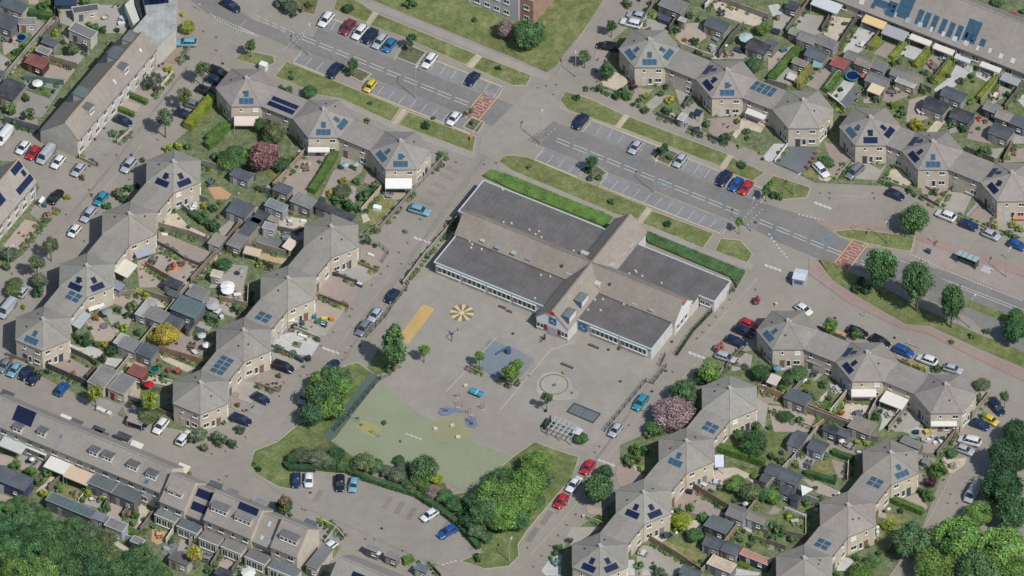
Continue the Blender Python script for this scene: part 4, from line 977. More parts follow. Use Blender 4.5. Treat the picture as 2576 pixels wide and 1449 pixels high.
# ------------------------------------------------------------------ school
SU(); O=P(1488,658.5,7.2); O.z=0; TH=R(-29.8)
sch=root('school','L windowed white walled school with crossing gable roofs and flat grey wings'.replace('L windowed ',''),'school',(O.x,O.y,0),TH)
LAND.append(('the school',1450,680))
inv=(Matrix.Translation(O)@Matrix.Rotation(TH,4,'Z')).inverted()
def loc(u,v,z): 
    q=inv@GU(u,v,z); return q
FZ=3.3; WH=(.60,.585,.545); FR_=(.13,.122,.118); TR=(.262,.228,.192)
def flatwing(x0,x1,y0,y1,ed=(1,1)):
    lnk('wall',MB().box((x0+x1)/2,(y0+y1)/2,(FZ-.1)/2,x1-x0-.3,y1-y0-.3,FZ-.1).mesh('wing_wall','brick'),sch,WH)
    lnk('flat_roof',MB().box((x0+x1)/2,(y0+y1)/2,FZ-.03,x1-x0,y1-y0,.12).mesh('wing_roof','bitumen'),sch,lk(FR_,random.uniform(.95,1.05)))
    e=MB()
    for sx in [q for q,u_ in zip((x0,x1),ed) if u_]: e.box(sx,(y0+y1)/2,FZ+.03,.22,y1-y0+.2,.3)
    for sy in (y0,y1): e.box((x0+x1)/2,sy,FZ+.03,x1-x0+.2,.22,.303)
    lnk('roof_edge',e.mesh('roof_edge','paint'),sch,(.48,.53,.54))
nw=loc(1216.5,454.75,FZ); sw=loc(1092.75,660,FZ); se=loc(1639,879.5,FZ); ne=loc(1838,708.5,FZ); ne2=loc(1753,742,FZ); 
print('school corners',nw,sw,se,ne,ne2)
flatwing(nw.x,-2.8,2.6,nw.y); flatwing(sw.x,-2.8,sw.y,-2.6); flatwing(2.8,se.x,se.y,-2.6); flatwing(2.8,21.6,2.6,ne.y-.02,(1,0))
flatwing(21.605,ne.x,ne2.y,ne.y-.02,(0,1))
ZR=7.2; EZ=3.75; HW=3.75
def gab(x0,x1,along='x',nm='gable'):
    t=.16; wm=MB(); rm=MB()
    prof=[(-HW+.15,0),(-HW+.15,EZ-.1),(0,ZR-.22),(HW-.15,EZ-.1),(HW-.15,0)]
    rp=[(-HW-.1,EZ-.1),(0,ZR),(HW+.1,EZ-.1),(HW+.1,EZ-.1-t),(0,ZR-t),(-HW-.1,EZ-.1-t)]
    f=(lambda s,y,z:(s,y,z)) if along=='x' else (lambda s,y,z:(-y,s,z))
    k=5; wm.add([f(x0+.12,y,z) for y,z in prof]+[f(x1-.12,y,z) for y,z in prof],[(j,(j+1)%k,(j+1)%k+k,j+k) for j in range(k)]+[tuple(range(k-1,-1,-1)),tuple(range(k,2*k))])
    k=6; rm.add([f(x0,y,z) for y,z in rp]+[f(x1,y,z) for y,z in rp],[(j,j+k,(j+1)%k+k,(j+1)%k) for j in range(k)]+[(0,1,4,5),(1,2,3,4),(k+5,k+4,k+1,k),(k+4,k+3,k+2,k+1)])
    lnk('wall',wm.mesh('gable_wall','brick'),sch,WH)
    ro=lnk('pitched_roof',rm.mesh('gable_roof','tiles'),sch,TR)
    rc=MB(); rc.box(*( (f((x0+x1)/2,0,ZR+.02))),*( (x1-x0,.3,.1) if along=='x' else (.3,x1-x0,.1))); lnk('ridge_cap',rc.mesh('ridge','tiles'),ro,lk(TR,.8))
yF=loc(1384,779.5,ZR).y; yB=loc(1585,536,ZR).y; xW=loc(1166,530,ZR).x; xE=loc(1722,752.5,ZR).x
print(yF,yB,xW,xE)
gab(xW,xE,'x'); ZR+=.012; EZ+=.012; HW+=.004; gab(yF,yB,'y'); ZR=7.2; EZ=3.75
# gable faces: white upper cladding, red peak, blue panel
lnk('gable_cladding',MB().add([(-HW+.1,yF+.09,2.6),(HW-.1,yF+.09,2.6),(HW-.1,yF+.09,3.6),(0,yF+.09,6.9),(-HW+.1,yF+.09,3.6)],[(0,1,2,3,4)]).mesh('gable_cladding','paint'),sch,(.74,.73,.7))
lnk('gable_peak',MB().box(0,yF-.12,6.55,1.15,.14,.95,0).mesh('gable_peak','paint'),sch,(.55,.03,.03))
lnk('bargeboard',MB().tube((-HW-.1,yF-.02,EZ-.1),(0,yF-.02,ZR+.02),.1,None,4).tube((HW+.1,yF-.02,EZ-.1),(0,yF-.02,ZR+.02),.1,None,4).mesh('bargeboard','paint'),sch,(.3,.27,.24))
def bluesign(x,y,z,w,h):
    s=lnk('blue_sign',MB().box(x,y,z,w,.08,h).mesh('blue_sign','paint'),sch,(.03,.11,.28))
    e=MB(); e.box(x-.05*w,y-.06,z+.08*h,w*.25,.03,h*.3); e.box(x+.18*w,y-.06,z-.18*h,w*.3,.03,h*.16); e.box(x-.25*w,y-.062,z-.1*h,w*.14,.03,h*.22)
    lnk('emblem',e.mesh('emblem','paint'),s,(.30,.42,.55))
bluesign(.15,yF+.02,4.25,1.6,1.7)
lnk('front_door',MB().box(0,yF+.04,1.2,1.9,.1,2.4).mesh('front_panel','paint'),sch,(.42,.39,.42))
for sx in (-1,1):
    for k in range(3): window(sch,(sx*2.4+(k-1)*.8,yF+.12,1.7),(0,-1),.75,1.3,c=(.66,.66,.63) if k!=(0 if sx>0 else 2) else (.35,.06,.06),name='classroom_window')
    window(sch,(sx*.0,yB-.12,2.5),(0,1),1.2,1.2)
# east gable end of the cross roof
lnk('gable_cladding',MB().add([(xE-.09,-HW+.1,2.2),(xE-.09,HW-.1,2.2),(xE-.09,HW-.1,3.6),(xE-.09,0,6.9),(xE-.09,-HW+.1,3.6)],[(0,1,2,3,4)]).mesh('gable_cladding','paint'),sch,(.72,.71,.68))
lnk('gable_peak',MB().box(xE+.1,0,6.5,.14,1.3,.9).mesh('gable_peak','paint'),sch,(.42,.14,.08))
for k in range(3): window(sch,(xE-.1,-2.4+k*1.6,1.6),(1,0),1.1,1.4,name='classroom_window')
# classroom window bands
def band(x0,x1,y,n):
    w_=(x1-x0)/n
    lnk('window_band',MB().box((x0+x1)/2,y-.02,1.75,x1-x0+.15,.1,1.75).mesh('window_band','paint'),sch,(.7,.69,.64))
    lnk('canopy',MB().box((x0+x1)/2,y-.25,2.85,x1-x0+.3,.5,.14).mesh('canopy','paint'),sch,(.5,.56,.56))
    for i in range(n): window(sch,(x0+(i+.5)*w_,y-.08,1.75),(0,-1),w_*.78,1.35,c=(.72,.7,.65),name='classroom_window',blind=None if i%3 else ((.32,.2,.13) if i%2==0 else None))
L0,L1=sw.x+.7,-3.0-2.2
g=(L1-L0)/4
for k in range(4): band(L0+k*g,L0+(k+1)*g-.55,sw.y+.15,5)
L0,L1=6.9,se.x-.5; g=(L1-L0)/2
for k in range(2): band(L0+k*g,L0+(k+1)*g-.6,se.y+.15,6)
s_=lnk('blue_sign',MB().box(4.9,se.y+.05,1.7,1.9,.12,2.0).mesh('blue_sign','paint'),sch,(.03,.13,.27)); lnk('emblem',MB().box(4.7,se.y-.03,1.9,.5,.03,.5).box(5.2,se.y-.03,1.4,.6,.03,.35).mesh('emblem','paint'),s_,(.25,.42,.52))
for k in range(2): window(sch,(ne.x-1.6-k*1.2,ne2.y+.15,1.8),(0,-1),1.1,1.1,name='classroom_window')
# roof furniture
def ra(u,v,z): q=loc(u,v,z); return q
S(1,1)
def sbox(nm,x,y,z,sx,sy,sz,c,m='paint'):
    q=inv@P(x,y,z); return lnk(nm,MB().box(q.x,q.y,z,sx,sy,sz).mesh(nm,m),sch,c)
for x,y in ((2150,980),(2175,1010),(2165,1045),(2270,1060),(2480,460),(2490,790),(2570,800)): sbox('roof_vent',x,y,3.45,.35,.35,.35,(.55,.55,.53))
sbox('roof_cap',2490,875,5.4,.8,.8,.5,(.6,.6,.5)); sbox('skylight',2285,965,4.4,1.0,1.2,.3,(.4,.42,.4)); sbox('skylight',2435,1035,4.4,1.1,1.2,.25,(.22,.27,.32))
S(2,1)
for x,y in ((175,865),(235,910),(270,880),(295,940),(620,1075),(1180,1305),(1240,1275),(1310,1330),(1250,1290),(1505,1400),(290,1320),(385,1335)): sbox('roof_vent',x,y,3.45,.35,.35,.35,(.5,.5,.48))
sbox('skylight',20,1090,4.5,1.0,1.2,.3,(.33,.4,.38)); sbox('skylight',170,1150,4.3,1.1,1.2,.25,(.2,.25,.33)); sbox('roof_hatch',735,1105,4.2,1.8,.9,.7,(.42,.42,.4)); sbox('roof_hatch',1005,1225,4.6,1.3,1.2,.8,(.4,.4,.38)); sbox('roof_hatch',580,1300,4.2,1.4,1.4,.8,(.42,.42,.42)); sbox('roof_hatch',860,1410,4.8,1.2,1.1,.8,(.5,.49,.42))
sbox('skylight',1200,1010,4.2,.9,2.2,.2,(.38,.38,.36)); sbox('skylight',1120,1105,4.2,.9,1.6,.2,(.34,.36,.35)); sbox('chimney',505,1225,5.5,.35,.35,.6,(.08,.08,.09)); sbox('chimney',985,1410,5.5,.35,.35,.6,(.08,.08,.09)); sbox('chimney',1010,1140,5.0,.3,.3,.6,(.08,.08,.09))
S(2,2)
for x,y in ((765,220),(890,225),(835,118),(915,115),(1125,165),(1185,175),(230,105)): sbox('roof_vent',x,y,3.45,.35,.35,.35,(.52,.52,.5))
sbox('skylight',1245,150,4.0,1.1,1.3,.25,(.38,.42,.4)); sbox('skylight',1405,215,4.2,1.0,1.1,.25,(.25,.32,.38)); sbox('roof_cap',1465,50,5.6,.6,.6,.5,(.5,.52,.42))
for px_,py_ in ((690,90),(565,245)):
    q=inv@P(px_,py_,6.2); d0=lnk('dormer',MB().box(q.x+.2,q.y,5.4,1.5,2.6,1.5).mesh('dormer','paint'),sch,(.07,.14,.3))
    lnk('dormer_roof',MB().box(q.x+.2,q.y,6.2,1.7,2.8,.12).mesh('dormer_roof','bitumen'),d0,(.16,.19,.19)); lnk('dormer_front',MB().box(q.x+1.0,q.y,5.4,.12,2.5,1.3).mesh('dormer_front','paint'),d0,(.66,.62,.6))
# ------------------------------------------------------------------ landmarks used in labels
for n,u,v in (('the upper red road marking',1211,266),('the lower red road marking',2137,644),('the painted sun wheel',1162,787),('the curved car park',930,1290),('the lawn island tree',2300,555),('the bus shelter',2430,645),
    ('the apartment block',1290,20),('the top left terrace',240,200),('the bottom left terrace',200,1130),('the stepped terrace',580,1300),('the left edge terrace',40,500),('the top right terrace',2300,90),('the stone sand ring',1394,969),
    ('the T junction at top left',600,60),('the planted island',1490,430),('the artificial turf',1000,1080),('the right edge woods',2450,1250),('the bottom left woods',130,1350)): LAND.append((n,u,v))
# ------------------------------------------------------------------ cars
def cars(i,j,*L):
    S(i,j)
    for t in L: car(t[0],t[1],t[2],t[3],t[4] if len(t)>4 else 'hatch')
cars(0,0,(2320,50,-38,'navy','estate'),(1238,1212,-30,'navy'),(2190,715,-27,'black','estate'),(2160,805,-27,'navy'),(2065,912,-28,'black'),(1950,1052,-25,'grey'),(1852,1148,-27,'navy'),(1872,425,178,'lightblue','estate'),(40,1375,240,'white','van'))
cars(1,0,(705,192,240,'white','estate'),(925,272,240,'maroon','suv'),(1045,318,240,'white','estate'),(1147,360,240,'navy','suv'),(1247,412,240,'silver','estate'),(1343,452,240,'midblue'),(1745,607,240,'white','estate'),(2180,790,240,'navy'),(790,707,240,'navy','estate'),(1150,862,240,'yellow','small'),(1990,1190,240,'white'))
cars(2,0,(690,1222,240,'navy','suv'),(1255,155,160,'silver'),(1200,228,160,'white','estate'),(967,462,168,'black','estate'))
cars(3,0,(2300,195,-27,'navy'),(2575,298,-27,'navy'))
cars(2,1,(1243,28,240,'silver'),(1692,162,240,'silver'),(2135,345,240,'navy','suv'),(2253,402,240,'blue'),(2353,435,240,'red'))
cars(3,1,(535,257,-57,'white','estate'),(875,275,231,'grey','mpv'),(1280,507,-30,'navy'),(1790,717,150,'white','suv'),(2020,813,-29,'darkblue'),(2245,910,-31,'silver'),(2505,1012,-29,'blue'))
cars(0,1,(232,32,240,'white'),(335,85,240,'red'),(462,112,240,'silver','van'),(585,175,240,'white'),(790,255,240,'silver'),(1295,212,240,'silver','suv'),(560,527,60,'black','sedan'),(1018,547,240,'teal'),(890,706,240,'silver','estate'),(750,872,240,'white','small'))
cars(0,2,(235,32,60,'silver','small'),(70,212,240,'silver','van'),(45,775,240,'grey'),(147,822,240,'lightblue'),(265,853,240,'navy'),(343,912,240,'navy','small'),(625,1012,60,'blue'),(1618,1388,240,'white','suv'),(1852,1504,60,'white','estate'),(2425,1320,-27,'navy','estate'),(1380,1365,-22,'navy'))
cars(1,2,(1370,77,240,'navy'),(1200,267,240,'silver'),(1082,402,240,'grey','suv'),(270,793,-25,'black','mpv'),(770,782,60,'navy'),(487,1098,250,'silver'),(48,1108,-35,'navy'))
cars(2,2,(1295,1147,240,'teal','estate'),(1043,1425,240,'silver'),(2385,362,-30,'red'),(2330,432,-30,'navy','suv'),(2252,535,-30,'navy','estate'),(2150,692,-25,'silver','estate'))
cars(3,2,(360,212,-42,'white'),(900,440,-27,'black','estate'),(1128,532,-35,'black','estate'),(1365,632,-30,'blue','suv'),(1600,722,152,'white','suv'),(1862,812,-22,'silver'),(2300,1200,-55,'navy','estate'),(2240,1325,-38,'yellow','small'),(2135,1372,-27,'darkblue'))
cars(3,3,(2030,88,160,'white','mpv'),(1980,177,-27,'silver'),(2058,615,245,'silver','van'),(1788,952,240,'black','small'))
cars(2,3,(765,352,240,'red'),(622,522,240,'white','sedan'),(495,692,240,'red'))
cars(1,3,(405,482,270,'darkblue'),(530,480,270,'white'),(845,512,270,'black','suv'),(982,527,262,'lightblue'),(1745,832,221,'white'),(1930,1000,218,'blue','estate'),(735,1152,225,'white'))
S(1,1); car(1645,662,-22,'lightblue','estate')
S(2,3)
# ------------------------------------------------------------------ garden surfaces
GC=dict(G=(.34,.315,.28),g=(.27,.255,.235),P=(.375,.31,.255),C=(.50,.43,.34),W=(.46,.455,.43),D=(.13,.145,.155),T=(.21,.26,.24),S=(.47,.35,.22),O=(.46,.29,.17),B=(.26,.20,.16),R=(.31,.252,.218),V=(.34,.29,.33),L=(.13,.165,.06),l=(.20,.20,.085),d=(.09,.12,.05))
def pv(k,*pts,layer=3):
    n={'L':'lawn','l':'lawn','d':'lawn'}.get(k,'patio_paving'); ground(n,'grass' if k in 'Lld' else 'gravel' if k in 'CSOW' else 'paving',GC[k],list(pts),layer)
def sh(x,y,w,d,a,roof='gy',kind='flat',h=2.3,**k): shed(x,y,w,d,{'a':-29.6,'b':60.4}.get(a,a),h,roof,kind=kind,**k)
def cn(x,y,w,d,a,c=(.55,.54,.5),h=2.6,**k): canopy(x,y,w,d,{'a':-29.6,'b':60.4}.get(a,a),h,c,**k)
LB=(.45,.43,.38)
# ---- top left
S(0,0)
pv('G',(540,30),(1250,60),(1330,220),(1240,340),(900,330),(560,220)); pv('R',(620,300),(700,560),(900,560),(900,520),(660,300)); pv('P',(430,640),(760,700),(640,860),(420,760)); pv('G',(560,560),(880,540),(760,680),(500,590)); pv('T',(250,780),(640,850),(540,1010),(240,880)); pv('d',(330,860),(560,900),(500,990),(330,940),layer=4); pv('g',(230,900),(540,1010),(430,1180),(60,1190),(30,1080)); pv('R',(30,1230),(390,1300),(380,1200),(200,1180)); pv('L',(280,-20),(520,-20),(560,160),(300,120)); pv('P',(280,-40),(400,-40),(380,50),(290,40)); pv('L',(60,560),(300,400),(380,480),(150,640)); pv('P',(20,380),(200,350),(180,480),(40,560)); pv('G',(0,540),(150,640),(20,760),(-40,700)); pv('g',(380,200),(480,250),(330,370),(280,300))
strip('garden_alley','paving',(.40,.37,.31),[(560,220),(-60,920)],1.1,.05,.09)
fence([(520,240),(-30,890)],1.7,(.30,.28,.23)); fence([(600,250),(430,430)],1.7); fence([(510,-20),(590,190)],2.0,(.04,.045,.06)); fence([(240,810),(640,860)],1.6,(.12,.19,.18)); fence([(470,600),(770,690)],1.6,(.27,.23,.18)); fence([(700,470),(880,530)],1.7,(.08,.085,.1)); fence([(400,1330),(40,1230)],1.8,(.13,.14,.16))
fence([(1740,740),(1620,880)],.8,(.55,.5,.42),cat='wall',m='brick'); fence([(1620,880),(1540,980)],.8,(.1,.09,.09)); fence([(1910,500),(1800,640)],.9,(.2,.17,.15))
fence([(1320,1320),(1180,1449)],.9,(.4,.38,.34),cat='wall',m='brick')
sh(140,55,5.5,3.0,'a','dk',wall=(.4,.38,.33)); sh(55,215,5.0,4.0,'a','dk'); sh(275,215,3.6,2.2,0,'gy',rim=(.5,.45,.36),wall=(.42,.4,.36)); sh(860,90,5.4,1.9,12,'dk',rim=(.6,.58,.5),wall=(.5,.47,.4),h=2.6); sh(835,310,5.6,2.6,-32,'gy',rim=(.62,.6,.52),wall=(.55,.52,.45),h=3.0)
sh(500,425,3.2,2.0,'a','dk'); sh(440,510,3.0,1.8,'a','gy',rim=(.6,.58,.5)); sh(370,620,4.4,3.0,'a','rd',wall=(.09,.05,.05)); sh(100,900,4.6,5.4,'a','bk',h=2.6); sh(10,740,1.5,1.2,'b','dk')
cn(660,20,4.6,1.6,0,(.03,.05,.09),h=2.5)
umbrella(377,825,115,(.66,.65,.6)); trampoline(215,375,110,(.06,.22,.36)); table_set(1050,185,(.6,.5,.35),2,rnd=True,sc_=.8); table_set(1235,190,(.5,.52,.56),4); table_set(80,400,(.18,.2,.2),4,rnd=True)
umbrella(145,370,60,(.5,.25,.18)); block('garden_bench','pale lounge sofa on the terrace','bench',1225,225,1.6,.8,.7,10,(.5,.52,.56),'fabric')
for x,y,c in ((1190,60,'bn'),(1140,70,'bn'),(1080,440,'dg'),(560,620,'g'),(600,600,'or_'),(620,1130,'wh'),(700,1030,'wh'),(480,1080,'g'),(120,610,'dg'),(1600,660,'dg'),(1740,1110,'g'),(1050,1290,'g'),(960,1400,'dg'),(1640,640,'bg')): pot(x,y,c)
# front gardens of the terrace
pv('B',(1760,490),(1920,500),(1790,650),(1660,620)); pv('G',(1600,700),(1740,740),(1630,880),(1400,830)); pv('R',(1380,900),(1560,960),(1530,1010),(1280,960)); pv('P',(1250,1010),(1420,1060),(1370,1130),(1220,1080)); pv('g',(1150,1120),(1380,1250),(1200,1449),(980,1380)); pv('g',(990,1400),(1180,1449),(1100,1560),(850,1520))
S(0,1)
pv('g',(800,-10),(1050,60),(960,215),(810,150),layer=4); fence([(800,150),(960,225)],.7,(.3,.27,.22),cat='wall',m='brick'); fence([(785,-60),(800,150)],1.2,(.5,.48,.42),cat='wall',m='brick')
pv('g',(390,540),(580,650),(420,790),(300,700)); pv('P',(250,760),(450,810),(290,1010),(180,1080),(30,1030)); pv('g',(400,440),(480,520),(420,590),(340,560)); fence([(590,150),(760,200)],.1,(.3,.27,.22))
cn(420,560,1.7,.6,60,(.6,.6,.6),h=1.8); block('water_butt','dark garden water butt','barrel',450,600,.8,.8,.9,0,(.05,.1,.1)); 
for x,y in ((280,920),(240,925),(330,930),(195,895)): pot(x,y,'or_')
fence([(580,655),(420,800),(270,1010),(170,1100)],.35,(.13,.12,.08))
# gardens between the two left rows
pv('O',(2090,440),(2220,430),(2330,510),(2290,560),(2160,560)); pv('G',(1880,560),(2060,600),(1950,700),(1830,650)); pv('C',(1600,720),(1780,700),(1900,830),(2150,950),(2090,990),(1620,850)); pv('G',(2200,860),(2400,700),(2300,900),(2240,940)); pv('R',(1600,880),(2110,1090),(2060,1230),(1900,1230),(1700,1080),(1580,1090)); pv('P',(1380,1180),(1600,1110),(1900,1220),(2080,1280),(1900,1440),(1400,1449)); pv('O',(1700,1220),(1880,1190),(1830,1280),(1720,1300),layer=4); pv('G',(2290,1210),(2500,1230),(2450,1449),(2100,1449))
pv('G',(1660,560),(1760,520),(1800,640),(1700,700))
fence([(2040,230),(2300,300),(2576,370)],1.9,(.24,.23,.21)); fence([(1600,850),(1900,930),(2100,1010)],1.7,(.27,.24,.2)); fence([(1580,1010),(1720,1080),(1850,1170),(2030,1240)],1.0,(.14,.13,.13)); fence([(1460,1240),(1720,1390)],1.6,(.25,.17,.12)); fence([(1830,660),(1920,730)],1.6,(.2,.22,.25)); fence([(1980,560),(2090,600)],1.6,(.2,.19,.18))
fence([(2576,640),(2190,1110),(1920,1410)],1.8,(.25,.19,.14)); strip('garden_alley','paving',(.38,.33,.27),[(2576,640),(2200,1100),(1900,1449)],1.2,.05,.09)
sh(2430,310,4.4,2.6,'a','dk',wall=(.25,.24,.22)); sh(2420,650,4.6,4.2,'a','dk',wall=(.27,.27,.27),h=2.5); sh(2185,970,2.6,3.4,'a','bn',wall=(.2,.2,.21)); sh(1740,1400,3.6,2.4,'a','bk') ; sh(2520,830,2.6,5.5,'a','dk',h=2.4); sh(2400,960,3.0,5.0,'a','gy',h=2.3); sh(2180,1310,2.2,2.0,-20,'cr',wall=(.5,.5,.48))
cn(1445,1090,3.6,1.7,25,(.30,.32,.36)); cn(1265,1250,4.2,3.1,60,(.58,.55,.46)); cn(1180,1420,2.2,2.6,60,(.2,.22,.26),h=2.3); cn(2540,1080,3.5,1.8,-20,(.5,.4,.3),h=2.2)
umbrella(2290,1415,150,(.72,.72,.7)); table_set(1545,1170,(.15,.16,.17),4); table_set(2110,390,(.08,.11,.14),3); table_set(1960,620,(.6,.6,.56),3); block('sun_lounger','cream sun lounger','lounger',1655,905,1.3,.6,.4,-10,(.62,.58,.46),'fabric'); block('garden_bench','white curved garden bench','bench',1960,640,1.9,.6,.45,20,(.62,.62,.6),'fabric'); umbrella(2430,1260,70,(.3,.3,.28))
for x,y,c in ((1620,1100,'dg'),(1680,1140,'dg'),(1710,1170,'dg'),(1640,1030,'rd'),(1560,1190,'dg'),(1500,1180,'dg'),(1740,860,'g'),(1680,830,'or_'),(1520,610,'wh'),(1800,750,'g'),(2080,930,'or_'),(1850,1340,'rd'),(1420,1260,'yg'),(1540,1370,'bn'),(1790,480,'dg'),(1680,620,'g'),(1900,560,'dg'),(2450,580,'wh'),(2500,590,'wh'),(1260,930,'dg'),(1930,1290,'dg'),(1430,1340,'wh')): pot(x,y,c)
# tile 0,2
S(0,2)
pv('P',(1140,90),(1500,60),(1600,120),(1360,200),(1140,160)); pv('C',(1520,120),(1700,150),(1690,210),(1450,170),layer=4); pv('G',(1170,170),(1440,180),(1370,330),(1220,260)); pv('G',(1050,250),(1340,300),(1300,380),(1170,460)); pv('P',(860,330),(1000,290),(1160,440),(1150,540),(960,540),(900,420)); pv('W',(700,560),(800,600),(950,590),(1040,650),(1000,700),(860,720),(690,620)); pv('W',(1080,700),(1240,720),(1170,800),(1050,770),layer=4); pv('R',(480,740),(690,700),(950,840),(860,950),(560,820))
pv('R',(1800,440),(2150,560),(2040,670),(1900,720),(1600,620),(1500,550)); pv('C',(1560,640),(1960,810),(1880,850),(1640,730),layer=4); pv('B',(1620,600),(2030,730),(1990,780),(1680,680)); pv('G',(2000,60),(2480,190),(2360,300),(2100,210)); pv('P',(2220,-40),(2500,10),(2480,150),(2280,120)); pv('G',(1850,280),(2140,380),(2100,440),(1800,350)); pv('P',(1260,780),(1350,700),(1490,780),(1390,810)); pv('C',(1460,870),(1740,960),(1700,990),(1420,940)); pv('P',(1220,1080),(1420,1010),(1400,1110),(1340,1130)); pv('G',(2330,900),(2576,960),(2576,1100),(2300,1040)); pv('R',(2320,1120),(2500,1170),(2400,1250),(2320,1200)); pv('g',(1200,1140),(1600,1260),(1480,1449),(1300,1330)); pv('g',(1000,1100),(1240,1180),(1170,1300),(900,1220))
fence([(690,640),(880,730),(970,790)],1.5,(.14,.13,.12)); fence([(420,790),(880,990)],1.6,(.10,.095,.1)); fence([(60,680),(420,800)],.9,(.22,.17,.14)); fence([(970,840),(870,930)],1.6,(.12,.1,.09)); fence([(1380,960),(1620,1050)],1.4,(.27,.26,.24)); fence([(1220,1100),(1480,1190)],1.3,(.2,.2,.2)); fence([(1540,1220),(1790,1330)],1.0,(.26,.2,.17)); fence([(1150,90),(1400,70)],1.6,(.26,.23,.2)); fence([(1450,70),(1700,150)],1.6,(.24,.22,.2)); fence([(1600,640),(2040,770)],1.7,(.27,.19,.13)); fence([(2210,130),(2490,200)],1.5,(.3,.24,.18)); fence([(1840,400),(2060,480)],1.9,(.2,.25,.26)); fence([(1500,550),(1640,620)],1.2,(.25,.22,.2)); fence([(2080,330),(2190,370)],1.7,(.08,.09,.1)); fence([(1750,950),(1570,900)],.4,(.5,.48,.38)); fence([(2500,0),(2490,190)],1.4,(.32,.28,.22)); fence([(1900,0),(1300,740),(1070,1020)],1.8,(.34,.31,.26)); strip('garden_alley','paving',(.40,.37,.32),[(1920,0),(1090,1020)],1.0,.05,.09)
sh(1470,200,2.2,5.4,'a','lt',wall=(.28,.3,.31),h=2.5); sh(1570,270,4.4,3.4,'a','gy',wall=(.32,.31,.29),h=2.6); sh(1750,60,2.2,1.6,'a','dk',h=2.4); sh(1990,50,4.0,3.4,'a','gy',wall=(.3,.29,.27)); sh(1890,190,5.8,4.6,'a','tl',h=2.8,wall=(.14,.15,.16)); sh(1740,340,3.6,3.0,'a','dk'); sh(1310,570,4.2,3.4,'a','gy',wall=(.3,.29,.27),h=2.6); sh(1220,520,3.2,2.0,'b','lt',wall=(.4,.38,.33)); sh(1475,630,4.0,3.4,'a','dk',h=2.6,wall=(.24,.24,.24)); sh(1385,840,3.6,3.0,'a','rd',h=2.3,wall=(.15,.07,.06))
sh(1030,895,3.9,5.6,-30,'gy',h=2.7,wall=(.48,.44,.36),rim=(.4,.38,.33),name='garage',cat='garage',label='grey flat roofed garage with white door beside the narrow alley'); sh(1230,965,3.9,5.2,-30,'gy',h=2.8,wall=(.50,.45,.37),rim=(.42,.4,.35),doorc=(.22,.02,.02),name='garage',cat='garage',label='flat roofed garage with dark red door beside the narrow alley')
sh(1910,385,1.2,2.0,'a','bk',h=2.2); cn(820,320,4.6,1.8,60,(.33,.35,.37)); cn(970,190,3.4,.6,27,(.6,.58,.52),h=2.8); umbrella(1080,225,110,(.25,.26,.25)); umbrella(2140,160,140,(.38,.36,.37)); umbrella(2290,5,140,(.72,.72,.7)); umbrella(2080,560,90,(.7,.71,.68)); umbrella(2030,465,90,(.45,.5,.48)); umbrella(1500,955,100,(.42,.02,.03)); trampoline(1555,815,110,(.05,.28,.22),(.02,.07,.05)); trampoline(1045,380,80,(.08,.09,.15),(.15,.16,.19),h=.3,label='round dark plunge tub')
table_set(1930,590,(.12,.11,.1),4); table_set(1960,650,(.5,.47,.4),3); table_set(2200,240,(.55,.55,.54),3); block('water_butt','white plastic box','box',2230,280,.8,.6,.8,30,(.55,.57,.57)); table_set(2390,70,(.65,.65,.62),2);
for x,y,c in ((2370,30,'wh'),(700,740,'dg'),(520,750,'or_'),(880,790,'dg'),(900,700,'yg'),(960,240,'or_'),(1000,420,'or_'),(1340,320,'wh'),(1760,530,'g'),(1780,560,'dg'),(1110,540,'or_'),(2290,1080,'wh'),(1690,1165,'wh'),(2340,1340,'dg'),(2450,1230,'wh'),(2370,1170,'or_'),(2550,1200,'g'),(2480,1230,'bn'),(1560,930,'rd')): pot(x,y,c)
for x,y in ((1000,1210),(1050,1235),(1090,1250)): block('recycling_container','white underground container lid','container',x,y,1.2,.9,.8,-30,(.52,.50,.45))
S(0,2)
cn(650,1325,2.6,2.2,-30,(.6,.58,.52),h=2.2,label='cream front yard shelter behind the bottom left terrace'); sh(755,1370,2.6,2.6,'a','dk',wall=(.5,.48,.44)); sh(445,1385,3.0,1.8,'a','bk',wall=(.6,.58,.54)); sh(60,1085,2.8,2.6,'a','dk'); cn(1370,1320,3.4,2.0,-25,(.3,.26,.24),h=2.0); sh(985,1430,2.6,1.6,'a','bk')
